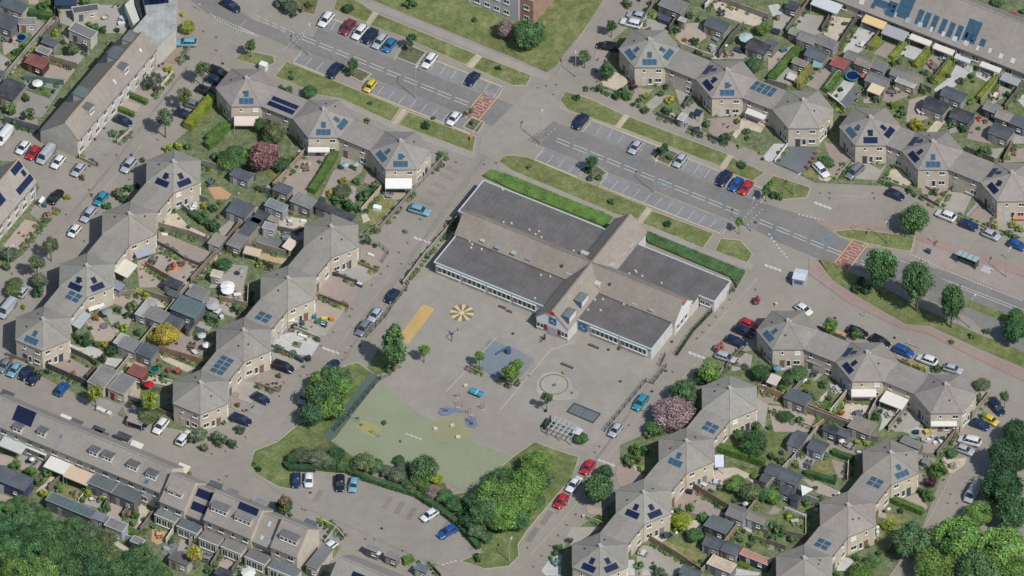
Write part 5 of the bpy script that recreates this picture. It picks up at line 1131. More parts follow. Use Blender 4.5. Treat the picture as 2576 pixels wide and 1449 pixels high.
# inner block right part (1,1)
S(1,1)
pv('R',(500,90),(760,110),(640,230),(480,560),(300,520),(180,420)); pv('C',(480,180),(560,190),(520,270),(430,290),layer=4); pv('L',(130,150),(420,110),(390,200),(200,400),(100,320)); pv('d',(180,130),(380,120),(330,260),(190,250),layer=4); pv('R',(780,270),(920,200),(1060,290),(760,500),(640,560)); pv('G',(860,130),(1090,200),(1060,290),(840,240)); pv('R',(1110,300),(1240,350),(1180,420),(1080,390)); pv('P',(1260,480),(1530,500),(1440,570),(1290,570)); pv('l',(1100,690),(1200,560),(1440,560),(1250,780),(1160,840)); pv('C',(1060,720),(1110,700),(1150,770),(1080,800)); pv('G',(950,420),(1010,440),(990,610),(930,600),layer=4)
pv('g',(1770,80),(1930,100),(1760,290),(1640,420),(1610,380)); pv('C',(230,720),(500,760),(490,830),(350,880),(230,840)); pv('G',(210,880),(480,870),(480,960),(290,1000)); pv('S',(0,1070),(310,1160),(260,1210),(0,1150)); pv('G',(60,400),(180,430),(300,560),(0,470)); pv('D',(0,920),(250,960),(300,1010),(240,1110),(0,1040)); pv('R',(1060,1000),(1330,1110),(1220,1290),(1040,1220)); pv('G',(860,1200),(1060,1230),(1240,1310),(1090,1400),(760,1290)); pv('R',(730,1310),(1010,1400),(1080,1449),(640,1449),(620,1420)); pv('G',(1050,900),(1160,930),(1120,1020),(1050,980)); pv('O',(260,390),(410,390),(380,470),(280,430),layer=4) if 0 else None
S(1,2); pv('R',(640,0),(1030,0),(1030,60),(930,210),(610,85),layer=4); pv('P',(600,90),(910,210),(720,440),(560,360),(560,270)); pv('G',(340,280),(730,420),(700,490),(560,470),(320,380),layer=4); pv('W',(190,500),(430,420),(640,560),(560,690),(420,670),(190,590),(160,560)); pv('C',(130,380),(290,340),(270,460),(170,470)); pv('G',(150,640),(480,760),(400,840),(180,760),layer=4); pv('R',(0,840),(330,890),(210,1050),(0,980)); pv('g',(0,1060),(140,1090),(60,1300),(-80,1250)); pv('G',(-150,960),(150,1080),(60,1200),(-180,1120),layer=2)
fence([(630,90),(930,205)],1.0,(.16,.13,.11)); fence([(310,380),(640,520)],.8,(.4,.38,.34),cat='wall',m='brick'); fence([(160,590),(430,700)],.6,(.17,.16,.15)); fence([(0,970),(210,1050)],.8,(.3,.2,.16)); fence([(10,660),(160,650)],.8,(.25,.22,.18))
sh(660,345,2.4,1.0,-30,(.03,.13,.10),h=.9,name='storage_box',cat='storage box',wall=(.02,.1,.08)); block('slide','yellow garden toy slide','toy slide',690,300,1.2,.8,1.0,0,(.5,.42,.08)); block('play_house','orange toy house','toy house',765,295,.9,.7,1.0,0,(.5,.2,.06)); cn(355,310,1.6,1.1,10,(.62,.55,.47),h=2.0); block('barbecue','dark covered barbecue','barbecue',385,365,1.2,.7,.9,20,(.04,.045,.06)); block('barbecue','dark covered table','table',465,340,.8,.8,.8,20,(.06,.07,.08)); block('garden_bench','white garden bench','bench',470,475,2.0,.6,.5,-28,(.6,.56,.48),'fabric'); block('pond','square wooden raised bed','raised bed',415,565,1.6,1.3,.4,-20,(.3,.25,.12),top=(.2,.2,.1)); cn(240,400,2.3,1.1,60,(.25,.36,.34),h=2.0)
block('motor_scooter','dark covered scooter','scooter',440,700,1.7,.7,1.0,-40,(.03,.06,.09)); block('motor_scooter','black covered bicycle','bicycle',525,690,1.0,.9,1.0,20,(.03,.03,.035)); block('wheelie_bin','blue wheelie bin','bin',590,270,.8,.8,1.0,0,(.05,.18,.26))
for x,y,c in ((560,390,'or_'),(590,210,'dg'),(600,130,'yg'),(480,790,'bn'),(300,670,'g'),(20,820,'wh'),(80,820,'wh'),(170,960,'dg'),(210,960,'dg'),(250,990,'bn'),(230,870,'g'),(110,790,'wh'),(500,520,'wh')): pot(x,y,c)
S(1,1)
fence([(1930,110),(1640,420),(1250,860),(1160,880)],1.1,(.22,.19,.17),cat='wall',m='brick'); fence([(480,120),(290,330),(170,450)],1.7,(.3,.25,.19)); fence([(0,470),(290,560)],1.8,(.16,.15,.145)); fence([(1260,470),(1060,700)],1.5,(.42,.36,.27)); fence([(1050,1000),(1240,1030),(1330,1110),(1270,1200)],1.2,(.15,.14,.12),open_=True); fence([(740,1300),(1020,1410)],1.0,(.15,.13,.12)); fence([(1010,1200),(1220,1290)],.6,(.18,.18,.12)); fence([(0,1040),(300,1130)],1.6,(.26,.24,.22)); fence([(270,540),(170,680)],1.7,(.2,.19,.19)); fence([(0,1180),(170,1260)],1.2,(.1,.12,.1)); fence([(640,580),(700,600)],1.7,(.2,.2,.2)); fence([(1150,880),(1070,960)],1.0,(.2,.17,.15)); fence([(230,870),(370,900),(480,880)],1.2,(.13,.14,.16)); fence([(660,-200),(480,120)],1.4,(.25,.2,.15))
sh(270,450,3.6,2.6,'a','dk',h=2.3); sh(480,570,4.8,3.2,'a','gy',h=2.6,wall=(.2,.19,.18)); sh(800,680,8.6,2.0,'a','bk',h=2.4) ; sh(205,620,4.4,2.4,'a',(.23,.25,.26),h=2.6,wall=(.33,.36,.38)); sh(40,740,2.8,3.8,'a','bk',h=2.4); sh(135,830,2.6,2.0,-20,(.33,.33,.33),h=2.4,wall=(.36,.37,.38)); sh(175,760,2.2,1.4,'a','bn');
cn(340,1010,3.0,2.0,60,(.56,.48,.4),h=2.2); cn(1435,395,5.4,2.5,0,(.74,.73,.71),h=2.7,label='large white patio awning in front of the third top centre house'); cn(632,55,4.4,1.0,0,(.62,.61,.58),h=2.7,label='white awning in front of the second top centre house'); S(0,0); cn(2480,1215,5.0,2.3,0,(.62,.53,.47),h=2.7,label='pale pink awning in front of the first top centre house'); S(1,1)
block('garden_bench','white garden swing seat','bench',1220,630,1.7,1.0,.8,-20,(.66,.68,.66),'fabric'); block('water_butt','white garden box','box',480,770,1.2,.7,.5,-10,(.6,.64,.58)); table_set(345,780,(.66,.66,.63),4,rnd=True,sc_=.8); table_set(500,235,(.2,.14,.1),4); table_set(300,940,(.2,.21,.22),4); umbrella(900,195,80,(.25,.42,.45)); umbrella(1005,190,70,(.3,.4,.38)); block('garden_table','small white picnic table','table',1155,1110,1.4,.5,.5,-30,(.58,.55,.5)); table_set(1340,530,(.3,.28,.27),2,sc_=.8); trampoline(1360,500,50,(.05,.05,.06),h=.4,label='small dark fire bowl'); block('barbecue','dark covered barbecue','barbecue',800,1285,1.1,.9,1.0,-20,(.04,.045,.06)); block('garden_bench','white chest on the terrace','chest',790,1240,1.3,1.1,.6,10,(.58,.57,.52)); block('garden_bench','light grey lounge chair','chair',900,1240,1.0,1.1,.5,-10,(.4,.4,.4),'fabric'); block('wheelie_bin','black and white bin','bin',1045,1400,1.2,.7,.9,-30,(.05,.05,.07),top=(.5,.5,.55)); cn(900,1185,1.4,.3,25,(.3,.28,.22),h=2.3)
block('garden_table','yellowish picnic table','table',445,75,1.0,.4,.5,-20,(.4,.55,.5))
# ---- top centre front gardens (2,0)
S(2,0)
pv('C',(1000,720),(1150,760),(1160,850),(1050,910),(900,860),(890,810)); pv('P',(1640,380),(1720,240),(1900,230),(1960,380),(1860,450),(1700,440)); pv('R',(1280,880),(1340,900),(1200,1060),(1150,1030)); pv('R',(1230,890),(1420,900),(1360,980),(1240,1000),layer=2); pv('G',(1380,1140),(1600,960),(1450,960),(1280,1110)); pv('C',(1960,590),(2140,450),(2180,590),(2080,600)); pv('g',(1470,1080),(1680,950),(1760,920),(1930,1130),(1920,1350),(1740,1280),(1660,1220)) if 0 else pv('G',(1640,900),(1770,920),(1930,1150),(1900,1330),(1790,1290),(1700,1100)); pv('C',(1990,30),(2200,20),(2576,200),(2500,280),(2300,230),(2100,160)); pv('G',(1250,150),(1400,200),(1640,230),(1560,330),(1260,280),layer=2); pv('C',(2330,1170),(2576,1230),(2500,1340),(2340,1290),(2250,1400),(2220,1360)); pv('R',(1960,1200),(2300,1170),(2290,1300),(2000,1400)); pv('R',(850,490),(1000,530),(940,640),(820,600)); pv('G',(2080,480),(2380,560),(2320,600),(2060,590),layer=4)
fence([(1400,60),(1450,20),(1280,280)],1.2,(.2,.18,.16)); fence([(1690,150),(1580,320)],1.5,(.14,.12,.1)); fence([(1700,485),(2000,600)],1.5,(.5,.47,.41),cat='wall',m='brick'); fence([(830,890),(1040,970)],.8,(.4,.37,.31)); fence([(1450,1160),(1740,1280)],1.0,(.16,.14,.12)); fence([(1800,1010),(1730,1100)],1.6,(.1,.14,.1)); fence([(2080,590),(2200,410),(2330,280)],1.8,(.14,.13,.12)); fence([(1970,1380),(2170,1460)],1.0,(.12,.11,.1)); fence([(1620,0),(1780,60)],1.6,(.2,.19,.18)); fence([(1940,100),(2040,0)],1.7,(.5,.48,.42)); fence([(2100,20),(2576,200)],1.6,(.25,.23,.2)); fence([(1780,1310),(1920,1360)],.8,(.15,.15,.13)); fence([(1320,1060),(1220,1060)],.5,(.2,.2,.15))
sh(1625,45,5.4,3.6,'a','gy',wall=(.2,.19,.17)); sh(2065,235,4.8,3.2,'a','dk',kind='gable',wall=(.3,.29,.28)); sh(2480,455,4.6,3.4,'a','bk',kind='gable'); sh(1715,200,1.6,1.2,'a','lt'); block('covered_trailer','dark covered trailer','trailer',1535,180,2.6,1.5,1.2,-28,(.06,.075,.1),'fabric'); sh(1715,1180,1.5,2.2,'a','lt',h=2.0,name='glass_cabin',wall=(.35,.38,.42)); cn(2455,1145,4.4,1.3,-29,(.6,.57,.52),h=2.7); cn(1870,1130,1.6,1.4,-30,(.03,.04,.07),h=2.0)
umbrella(2355,365,150,(.38,.46,.48)); table_set(2110,120,(.06,.07,.08),3); table_set(2020,470,(.4,.4,.38),4); block('garden_bench','grey lounge sofa','bench',2050,390,1.4,.7,.7,-40,(.2,.21,.23),'fabric'); block('garden_bench','grey lounge sofa','bench',2020,490,1.2,.9,.6,20,(.3,.31,.32),'fabric'); table_set(1440,830,(.2,.15,.12),3,rnd=True,sc_=.8); table_set(2170,540,(.25,.2,.16),3); block('barbecue','black covered barbecue','barbecue',1850,1290,1.6,.8,.9,10,(.03,.04,.05)); block('covered_trailer','dark lounge cushions','cushions',2280,500,1.8,1.2,.5,-28,(.04,.05,.08),'fabric'); umbrella(2155,445,35,(.6,.6,.58))
for x,y,c in ((1340,800,'wh'),(1560,860,'dg'),(1360,980,'rd'),(1540,890,'dg'),(2190,1160,'dg'),(2250,1160,'dg'),(2060,1160,'yg'),(2130,1250,'rd'),(2180,1280,'dg'),(2230,560,'bn'),(2120,620,'g'),(1290,840,'wh'),(940,610,'g'),(870,600,'bn')): pot(x,y,c)
S(3,0)
pv('W',(0,60),(100,40),(180,130),(60,190)); pv('G',(60,190),(170,110),(310,120),(310,200),(200,340),(50,290)); pv('G',(320,130),(620,180),(570,330),(370,390),(220,310)); pv('L',(220,300),(370,330),(360,390),(240,360),layer=4); pv('C',(640,160),(900,200),(740,440),(560,350)); pv('W',(940,230),(1120,330),(990,480),(900,540),(740,520),(860,370)); pv('L',(1130,380),(1170,420),(1060,540),(1000,500)); pv('R',(1180,430),(1290,470),(1220,600),(1060,540)); pv('W',(1400,450),(1590,500),(1500,620),(1330,550)); pv('R',(1640,560),(1830,600),(1700,760),(1560,690)); pv('W',(1920,600),(2060,680),(2060,720),(1870,880),(1760,880),(1690,940),(1670,900),(1790,810),(1860,720)); pv('L',(2080,760),(2270,830),(2140,1020),(1960,940),(1960,860)); pv('W',(2100,690),(2330,750),(2230,840),(2090,770),layer=4); pv('G',(2340,780),(2500,830),(2420,960),(2260,1050),(2220,1100)); pv('W',(2500,1000),(2576,950),(2576,1080)); pv('L',(2450,1080),(2576,1090),(2576,1180),(2480,1150))
pv('P',(0,560),(250,460),(290,520),(140,640),(0,720)); pv('G',(200,640),(380,680),(270,860),(150,860),(60,830)); pv('R',(380,860),(480,700),(740,710),(560,930)); pv('W',(760,810),(880,840),(700,1060),(620,980)); pv('D',(880,870),(940,920),(780,1140),(720,1050)); pv('P',(960,1000),(1120,960),(1100,1040),(960,1040)); pv('R',(1190,900),(1420,920),(1400,990),(1280,1060),(1150,1010)); pv('L',(1200,1060),(1400,970),(1440,900),(1480,920),(1310,1180),(1380,1230),(1280,1180)); pv('P',(1420,1010),(1600,960),(1640,1180),(1540,1220),(1380,1260)); pv('C',(1700,1200),(1800,1210),(1640,1400),(1560,1370)); pv('G',(1800,1200),(2050,1250),(2000,1300),(1830,1350)); pv('R',(2080,1160),(2300,1210),(2240,1449),(2000,1400),(2050,1230)); pv('G',(2300,1300),(2576,1380),(2576,1449),(2280,1449)); pv('L',(1080,1050),(1200,1060),(1380,1240),(1340,1260)) ; pv('R',(560,600),(720,740),(620,760),(560,700))
for f in ([(430,20),(180,340)],[(900,200),(740,440),(700,520)],[(620,190),(540,330)],[(1140,350),(1000,500)],[(1830,620),(1650,840)],[(2360,780),(2140,1060)],[(2576,860),(2380,1110)],[(480,690),(290,900)],[(740,720),(580,920)],[(1900,560),(1880,620)],[(600,1000),(760,1120)]): fence(f,1.6,random.choice([(.14,.12,.1),(.2,.17,.13),(.27,.24,.2)]))
fence([(600,990),(770,1130)],1.6,(.6,.58,.54),cat='wall',m='brick'); fence([(0,850),(180,900)],1.6,(.2,.19,.18)); fence([(1500,880),(1640,940)],1.7,(.16,.15,.14))
sh(250,60,2.6,2.4,'a','bk'); sh(290,330,3.2,2.0,'a',(.2,.24,.17),wall=(.2,.2,.19)); sh(400,370,4.0,2.8,'a','gy',kind='gable',h=2.4,wall=(.27,.25,.23)); sh(590,430,4.4,2.6,'a','gy',h=2.4,wall=(.3,.28,.26)); sh(490,530,4.4,3.2,'a','dk',kind='gable',wall=(.24,.23,.22)); sh(720,635,3.2,2.8,'a',(.3,.09,.08),h=2.3,wall=(.15,.1,.1)); sh(870,560,4.0,2.6,'a','gy',kind='gable',wall=(.3,.28,.26)); sh(970,620,3.6,2.4,'a','bn',kind='gable'); sh(1110,660,3.4,2.6,'a','gy'); sh(1100,790,4.6,3.0,'a','gy',kind='gable',h=2.5,wall=(.25,.24,.23)); sh(1350,730,4.6,3.0,'a','gy',kind='gable',wall=(.33,.32,.3)); sh(1460,770,3.6,3.2,'a','bn',kind='gable',wall=(.3,.3,.29)); sh(1390,830,4.4,1.8,'a','lt'); sh(1870,940,5.0,3.2,'a','dk',kind='gable',wall=(.3,.29,.28)); sh(1690,1045,5.2,3.4,'a','bk',kind='gable',h=2.6,wall=(.32,.31,.29)); sh(1950,1150,4.4,3.4,'a','bk',kind='gable',wall=(.1,.11,.12)); sh(2260,1090,3.6,2.4,'a','gy',wall=(.05,.055,.09)); sh(2380,1150,3.4,2.8,'a','bn',kind='gable'); sh(2350,1310,4.6,3.6,'a','dk',kind='gable',h=2.5,wall=(.3,.28,.26)); sh(2520,1220,3.6,3.0,'a','dk',wall=(.1,.13,.17)); sh(20,450,2.6,2.8,'a','dk'); sh(320,630,3.2,1.8,'a','bn');
cn(590,45,6.2,2.6,-29,(.50,.52,.53),h=2.8); cn(1070,220,5.0,1.9,-29,(.64,.47,.23),h=2.8,label='orange yellow patio awning under the long top right roof'); cn(1280,330,5.2,2.6,-29,(.32,.33,.35),h=2.6); cn(1535,400,4.8,1.2,-29,(.62,.57,.5),h=2.7); cn(1770,495,4.6,1.2,-29,(.62,.57,.5),h=2.7); cn(2240,675,4.6,1.1,-29,(.6,.55,.5),h=2.7); cn(1960,590,3.6,.8,-29,(.5,.5,.5),h=2.7); cn(2440,800,4.2,1.7,-29,(.3,.3,.31),h=2.5); cn(1085,895,3.0,2.2,-29,(.62,.5,.33),h=2.4); cn(500,640,2.0,1.8,-10,(.2,.33,.31),h=1.8); cn(390,1370,5.0,.8,0,(.62,.57,.52),h=2.6); cn(240,770,2.0,1.4,-29,(.5,.5,.46),h=1.2)
trampoline(850,760,150,(.05,.22,.34),(.01,.02,.08),h=.9); umbrella(965,745,80,(.5,.12,.11)); table_set(780,240,(.1,.08,.06),0,sc_=.8); table_set(950,450,(.6,.58,.5),3); table_set(1560,440,(.05,.06,.08),4); table_set(1780,580,(.4,.42,.42),4); table_set(1960,640,(.45,.4,.33),4); table_set(2210,740,(.3,.31,.33),4); table_set(1240,930,(.15,.13,.12),3); table_set(1300,900,(.35,.3,.26),4,rnd=True); table_set(1560,1130,(.55,.5,.44),2); table_set(1520,1120,(.5,.46,.42),2); table_set(1670,670,(.2,.15,.14),4); block('ride_on_toy','blue toy tractor','toy',160,490,1.4,.7,.8,30,(.06,.12,.18)); block('garden_table','low cream table','table',240,790,1.5,1.2,.5,-28,(.5,.5,.45),legs=True); table_set(2290,960,(.6,.5,.45),3); block('garden_bench','dark lounge set','bench',1100,1000,1.2,.8,.6,-28,(.04,.05,.06),'fabric'); block('garden_bench','black seat cushions','bench',80,310,1.6,1.4,.5,-20,(.03,.04,.06),'fabric'); table_set(1690,1130,(.05,.06,.08),2); table_set(1960,1000,(.5,.48,.42),0)
for x,y,c in ((655,250,'dg'),(860,340,'dg'),(840,370,'dg'),(820,420,'g'),(1030,330,'g'),(1380,500,'dg'),(1360,560,'dg'),(1600,640,'or_'),(1640,610,'or_'),(1680,730,'rd'),(900,950,'dg'),(960,900,'dg'),(890,1010,'dg'),(960,960,'dg'),(1420,980,'dg'),(2480,800,'bn'),(2310,1000,'dg'),(2260,1000,'or_'),(2400,930,'dg'),(1000,1090,'bn'),(110,600,'dg'),(150,590,'dg'),(1600,1080,'wh'),(1830,1290,'dg'),(2050,1330,'wh')): pot(x,y,c)
S(3,1)
pv('W',(60,0),(200,0),(100,170),(0,180),(-60,140)); pv('D',(205,20),(480,60),(490,110),(370,250),(345,310),(75,195)); fence([(70,190),(205,10)],.8,(.6,.58,.54),cat='wall',m='brick'); fence([(75,200),(345,318)],.25,(.06,.12,.12)); pv('l',(360,290),(440,240),(520,370),(360,320)); pv('R',(560,-20),(680,10),(830,150),(700,330),(600,330),(640,180)); pv('C',(450,190),(640,350),(600,380),(520,360),layer=2); pv('G',(840,190),(980,180),(1130,260),(1200,200),(1100,370),(840,350)); pv('C',(1240,260),(1330,260),(1440,380),(1400,450),(1180,370)); pv('R',(1540,430),(1900,430),(1800,520),(1720,630),(1560,550)); pv('G',(1840,480),(2060,510),(1960,730),(1720,620)); pv('V',(2100,590),(2130,610),(2010,740),(1990,720),layer=4); pv('R',(2130,620),(2290,740),(2230,830),(2020,740)); pv('G',(2290,750),(2576,760),(2576,950),(2230,830)); pv('G',(2190,60),(2380,40),(2300,150),(2000,60)); pv('R',(2430,60),(2600,40),(2600,180),(2370,190)); pv('L',(2060,90),(2220,20),(2260,70),(2160,130),layer=4)
fence([(1130,370),(1240,400),(1410,460)],.5,(.3,.28,.2)); fence([(1540,540),(1720,635)],.8,(.16,.13,.11)); fence([(1980,70),(2270,190)],1.5,(.15,.13,.11)); fence([(2460,10),(2370,190)],1.6,(.22,.17,.13)); fence([(830,170),(690,350)],.4,(.35,.3,.26)); fence([(2280,750),(2220,840)],.7,(.16,.13,.12)); fence([(1860,710),(2000,770),(2220,860)],.4,(.3,.27,.24)); fence([(2340,880),(2530,950)],.5,(.2,.18,.1)); fence([(1720,630),(1830,480)],.5,(.35,.32,.28)); fence([(1560,430),(1680,500)],.8,(.25,.22,.2))
cn(2530,735,2.6,.8,0,(.45,.22,.13),h=1.0); table_set(1870,435,(.55,.5,.46),3,rnd=True,sc_=.8); cn(2035,470,1.8,1.2,-29,(.45,.47,.45),h=1.1)
for x,y,c in ((1150,380,'dg'),(1200,350,'dg'),(1230,110,'bn'),(1690,580,'dg'),(1580,520,'bn'),(750,200,'bn'),(720,260,'dg'),(2340,170,'wh'),(1560,420,'pk'),(1110,190,'dg'),(1050,190,'bn'),(400,250,'pk'),(1640,370,'dg')): pot(x,y,c)
# bus shelter, street things on the island
S(3,1)
p=P(2010,1130,2.4); o=root('bus_shelter','glass and green metal bus shelter on the island beside the road','bus shelter',(p.x,p.y,.05),R(-29.6))
lnk('roof',MB().box(0,0,2.45,4.6,1.5,.1).mesh('shelter_roof','paint'),o,(.30,.38,.38))
for sx in (-1,0,1):
    lnk('post',MB().box(sx*2.1,.65,1.2,.1,.1,2.4).mesh('post','metal'),o,(.06,.12,.11)); 
for sx in (-1,1):
    lnk('post',MB().box(sx*2.1,-.6,1.2,.1,.1,2.4).mesh('post','metal'),o,(.06,.12,.11)); lnk('side_pane',MB().box(sx*2.1,.05,1.3,.04,1.1,1.8).mesh('side_pane','glass'),o)
lnk('back_pane',MB().box(0,.65,1.3,4.0,.04,1.8).mesh('back_pane','glass'),o); lnk('roof_ribs',MB().box(-1.2,0,2.53,.08,1.5,.06).box(0,0,2.53,.08,1.5,.06).box(1.2,0,2.53,.08,1.5,.06).mesh('roof_ribs','metal'),o,(.05,.1,.1)); lnk('bench',MB().box(0,.35,.45,3.0,.4,.08).mesh('bench','metal'),o,(.4,.42,.42))
def bike(x,y,a,label,c=(.2,.03,.03)):
    p=P(x,y,.4); o=root('bicycle',label,'bicycle',(p.x,p.y,.03),R(a),'parked bicycles',auto=True)
    for sx in (-1,1):
        n=14; r=.34
        m=MB()
        for k in range(n): m.tube((sx*.52+r*math.cos(2*PI*k/n),0,r+r*math.sin(2*PI*k/n)),(sx*.52+r*math.cos(2*PI*(k+1)/n),0,r+r*math.sin(2*PI*(k+1)/n)),.025,None,4)
        lnk('wheel',m.mesh('wheel','rubber'),o,(.03,.03,.03))
    lnk('frame',MB().tube((-.52,0,.34),(0,0,.3),.025,None,4).tube((0,0,.3),(.4,0,.75),.025,None,4).tube((-.15,0,.78),(.4,0,.75),.025,None,4).tube((-.15,0,.85),(0,0,.3),.025,None,4).tube((.52,0,.34),(.38,0,.95),.025,None,4).tube((-.52,0,.34),(-.15,0,.75),.02,None,4).mesh('frame','paint'),o,c)
    lnk('saddle',MB().box(-.17,0,.9,.26,.14,.06).mesh('saddle','rubber'),o,(.02,.02,.02)); lnk('handlebar',MB().tube((.36,-.28,.98),(.36,.28,.98),.02,None,4).mesh('handlebar','metal'),o,(.1,.1,.1))
def post_sign(x,y,h=2.4,c=(.5,.5,.5),label='small street sign on a post',face=(-.5,-.86)):
    p=P(x,y,0); o=root('street_sign',label,'sign',(p.x,p.y,0),math.atan2(face[1],face[0])+PI/2,'street signs',auto=True)
    lnk('post',MB().cyl(0,0,0,h,.045).mesh('post','metal'),o,(.4,.4,.4)); lnk('sign_plate',MB().box(0,-.06,h-.3,.6,.04,.6).mesh('sign_plate','paint'),o,c)
post_sign(1675,1010,2.6,(.5,.45,.42)); post_sign(880,880,1.8,(.6,.45,.15),'short yellow marker post on the lawn island'); block('electricity_cabinet','dark green utility cabinet','cabinet',1615,1060,1.0,.6,1.1,-30,(.04,.08,.09)); lamp(1205,1005,7.5,(-.3,-1))
block('litter_bin','grey paved utility hatch','hatch',2200,1265,2.2,1.8,.12,-30,(.36,.36,.35))
lamp(2400,1345,7,( .3,.6)); post_sign(2410,1160,2.2)
bike(1690,1000,60,'red bicycle leaning at the island stop')
# market kiosk van near the school corner: grey kiosk
S(3,1); p=P(325,1310,2.4); o=root('kiosk','pale grey folded roof kiosk trailer at the street corner by the school','kiosk',(p.x,p.y,.02),R(-15))
lnk('body',MB().box(0,0,1.15,2.5,2.9,2.3).mesh('kiosk_body','paint'),o,(.42,.44,.48)); lnk('roof',MB().add([(-1.35,-1.55,2.3),(1.35,-1.55,2.3),(1.35,1.55,2.3),(-1.35,1.55,2.3),(-1.35,0,2.65),(1.35,0,2.65)],[(0,1,5,4),(3,4,5,2),(0,4,3),(1,2,5),(0,3,2,1)]).mesh('kiosk_roof','paint'),o,(.5,.53,.57)); lnk('hatch',MB().box(0,-1.47,1.4,1.7,.06,.9).mesh('hatch','paint'),o,(.12,.13,.15)); lnk('shutter_band',MB().box(0,-1.5,2.05,2.4,.06,.25).mesh('band','paint'),o,(.3,.32,.36))
# lamps
S(1,0); lamp(530,560,7.3,(.1,.6)); lamp(1605,985,7.3,(.15,.8)); lamp(405,385,2.5,(1,0),'','') if 0 else None
S(2,0); lamp(640,775,5.6,(0,.4)); lamp(285,1449,8,(.3,1)); S(2,1); lamp(1430,490,7.6,(.3,1)); lamp(2410,880,8,(.3,1)); S(3,2); lamp(2035,400,8,(.6,.8)); S(1,3); lamp(2548,1300,5,(.1,.3)); S(3,1); lamp(265,520,5,(.1,.1)); S(0,1); lamp(85,1240,5,(.1,.1))
S(0,0); post_sign(2010,110,2.2,(.6,.6,.6)); S(1,0); post_sign(1655,720,1.6,(.5,.42,.4)); post_sign(2360,1000,2.0,(.6,.55,.55))
block('electricity_cabinet','white utility box on the small lawn','cabinet',75,640,1.3,1.6,1.7,60,(.6,.62,.6)); block('litter_bin','orange marker','bin',2165,1380,.5,.5,.9,0,(.45,.2,.08))
# ---- lower right garden block
S(2,2)
pv('G',(2420,680),(2300,640),(2150,810),(2230,840),(2400,800)); pv('R',(2480,1030),(2576,1050),(2576,1180),(2470,1140)); fence([(2320,620),(2210,740),(2150,820)],1.1,(.18,.14,.12)); fence([(2480,1030),(2700,1110),(3000,1240),(3400,1400)],1.8,(.33,.23,.16)); pv('G',(2460,1100),(2576,1180),(2540,1420),(2440,1300)); table_set(2520,1000,(.62,.62,.6),2); bike(2250,770,20,'dark bicycle in the front yard'); bike(2290,790,-20,'silver bicycle in the front yard',(.3,.3,.3)); fence([(2130,830),(2080,900)],1.2,(.25,.22,.18))
S(3,2)
pv('W',(30,760),(240,740),(240,830),(60,830)); pv('G',(420,780),(560,860),(500,920),(360,1000),(300,960)); pv('L',(340,900),(520,950),(480,1050),(330,1030),(300,1000)); pv('C',(530,1100),(600,1030),(590,1100),(490,1200)); pv('d',(570,1120),(700,1110),(640,1230),(540,1200)); pv('W',(620,960),(770,1010),(760,1090),(640,1050)); pv('C',(780,1170),(860,1160),(1030,1190),(1010,1290),(900,1320),(820,1370),(700,1320)); pv('W',(1100,1190),(1260,1230),(1380,1200),(1250,1300),(1180,1400),(1110,1449),(1150,1330)); pv('G',(1260,1300),(1430,1200),(1540,1340),(1500,1449),(1200,1449)); pv('T',(1930,1380),(2110,1200),(2130,1240),(1990,1400)); pv('W',(1400,1449),(1500,1400),(1700,1449),layer=4); pv('P',(0,1180),(200,1200),(480,1300),(400,1449),(60,1449)); pv('C',(0,640),(60,640),(50,690),(0,700)); pv('G',(2080,1000),(2250,1080),(2100,1180)); pv('L',(700,1040),(760,1080),(730,1120),(690,1100)) ; pv('R',(0,1060),(160,1120),(120,1180),(0,1160)); pv('O',(690,420),(780,460),(760,510),(640,460)); pv('R',(1290,670),(1420,720),(1370,800),(1290,760))
for f in (([(150,1160),(480,1290),(780,1400),(900,1449)],1.8,(.26,.22,.19)),([(820,1050),(620,1290)],1.7,(.42,.38,.33)),([(1160,1040),(1010,1330)],1.8,(.32,.3,.28)),([(1430,1180),(1210,1440)],1.4,(.28,.25,.22)),([(2240,1080),(1930,1449)],1.5,(.3,.25,.2)),([(1390,560),(1500,600)],.3,(.3,.3,.25)),([(500,430),(780,545)],1.4,(.2,.15,.11)),([(1285,745),(1580,865)],1.2,(.22,.18,.13)),([(430,870),(240,1080)],1.5,(.24,.22,.2)),([(350,870),(290,1000)],.8,(.5,.48,.42)),([(560,1370),(450,1449)],1.5,(.42,.28,.16)),([(20,1240),(480,1420)],.5,(.3,.28,.2)),([(1640,820),(1760,810)],.6,(.08,.08,.08)),([(490,1170),(590,1280)],.4,(.3,.28,.22)),([(0,700),(30,740)],1.5,(.2,.2,.2))): fence(*f)
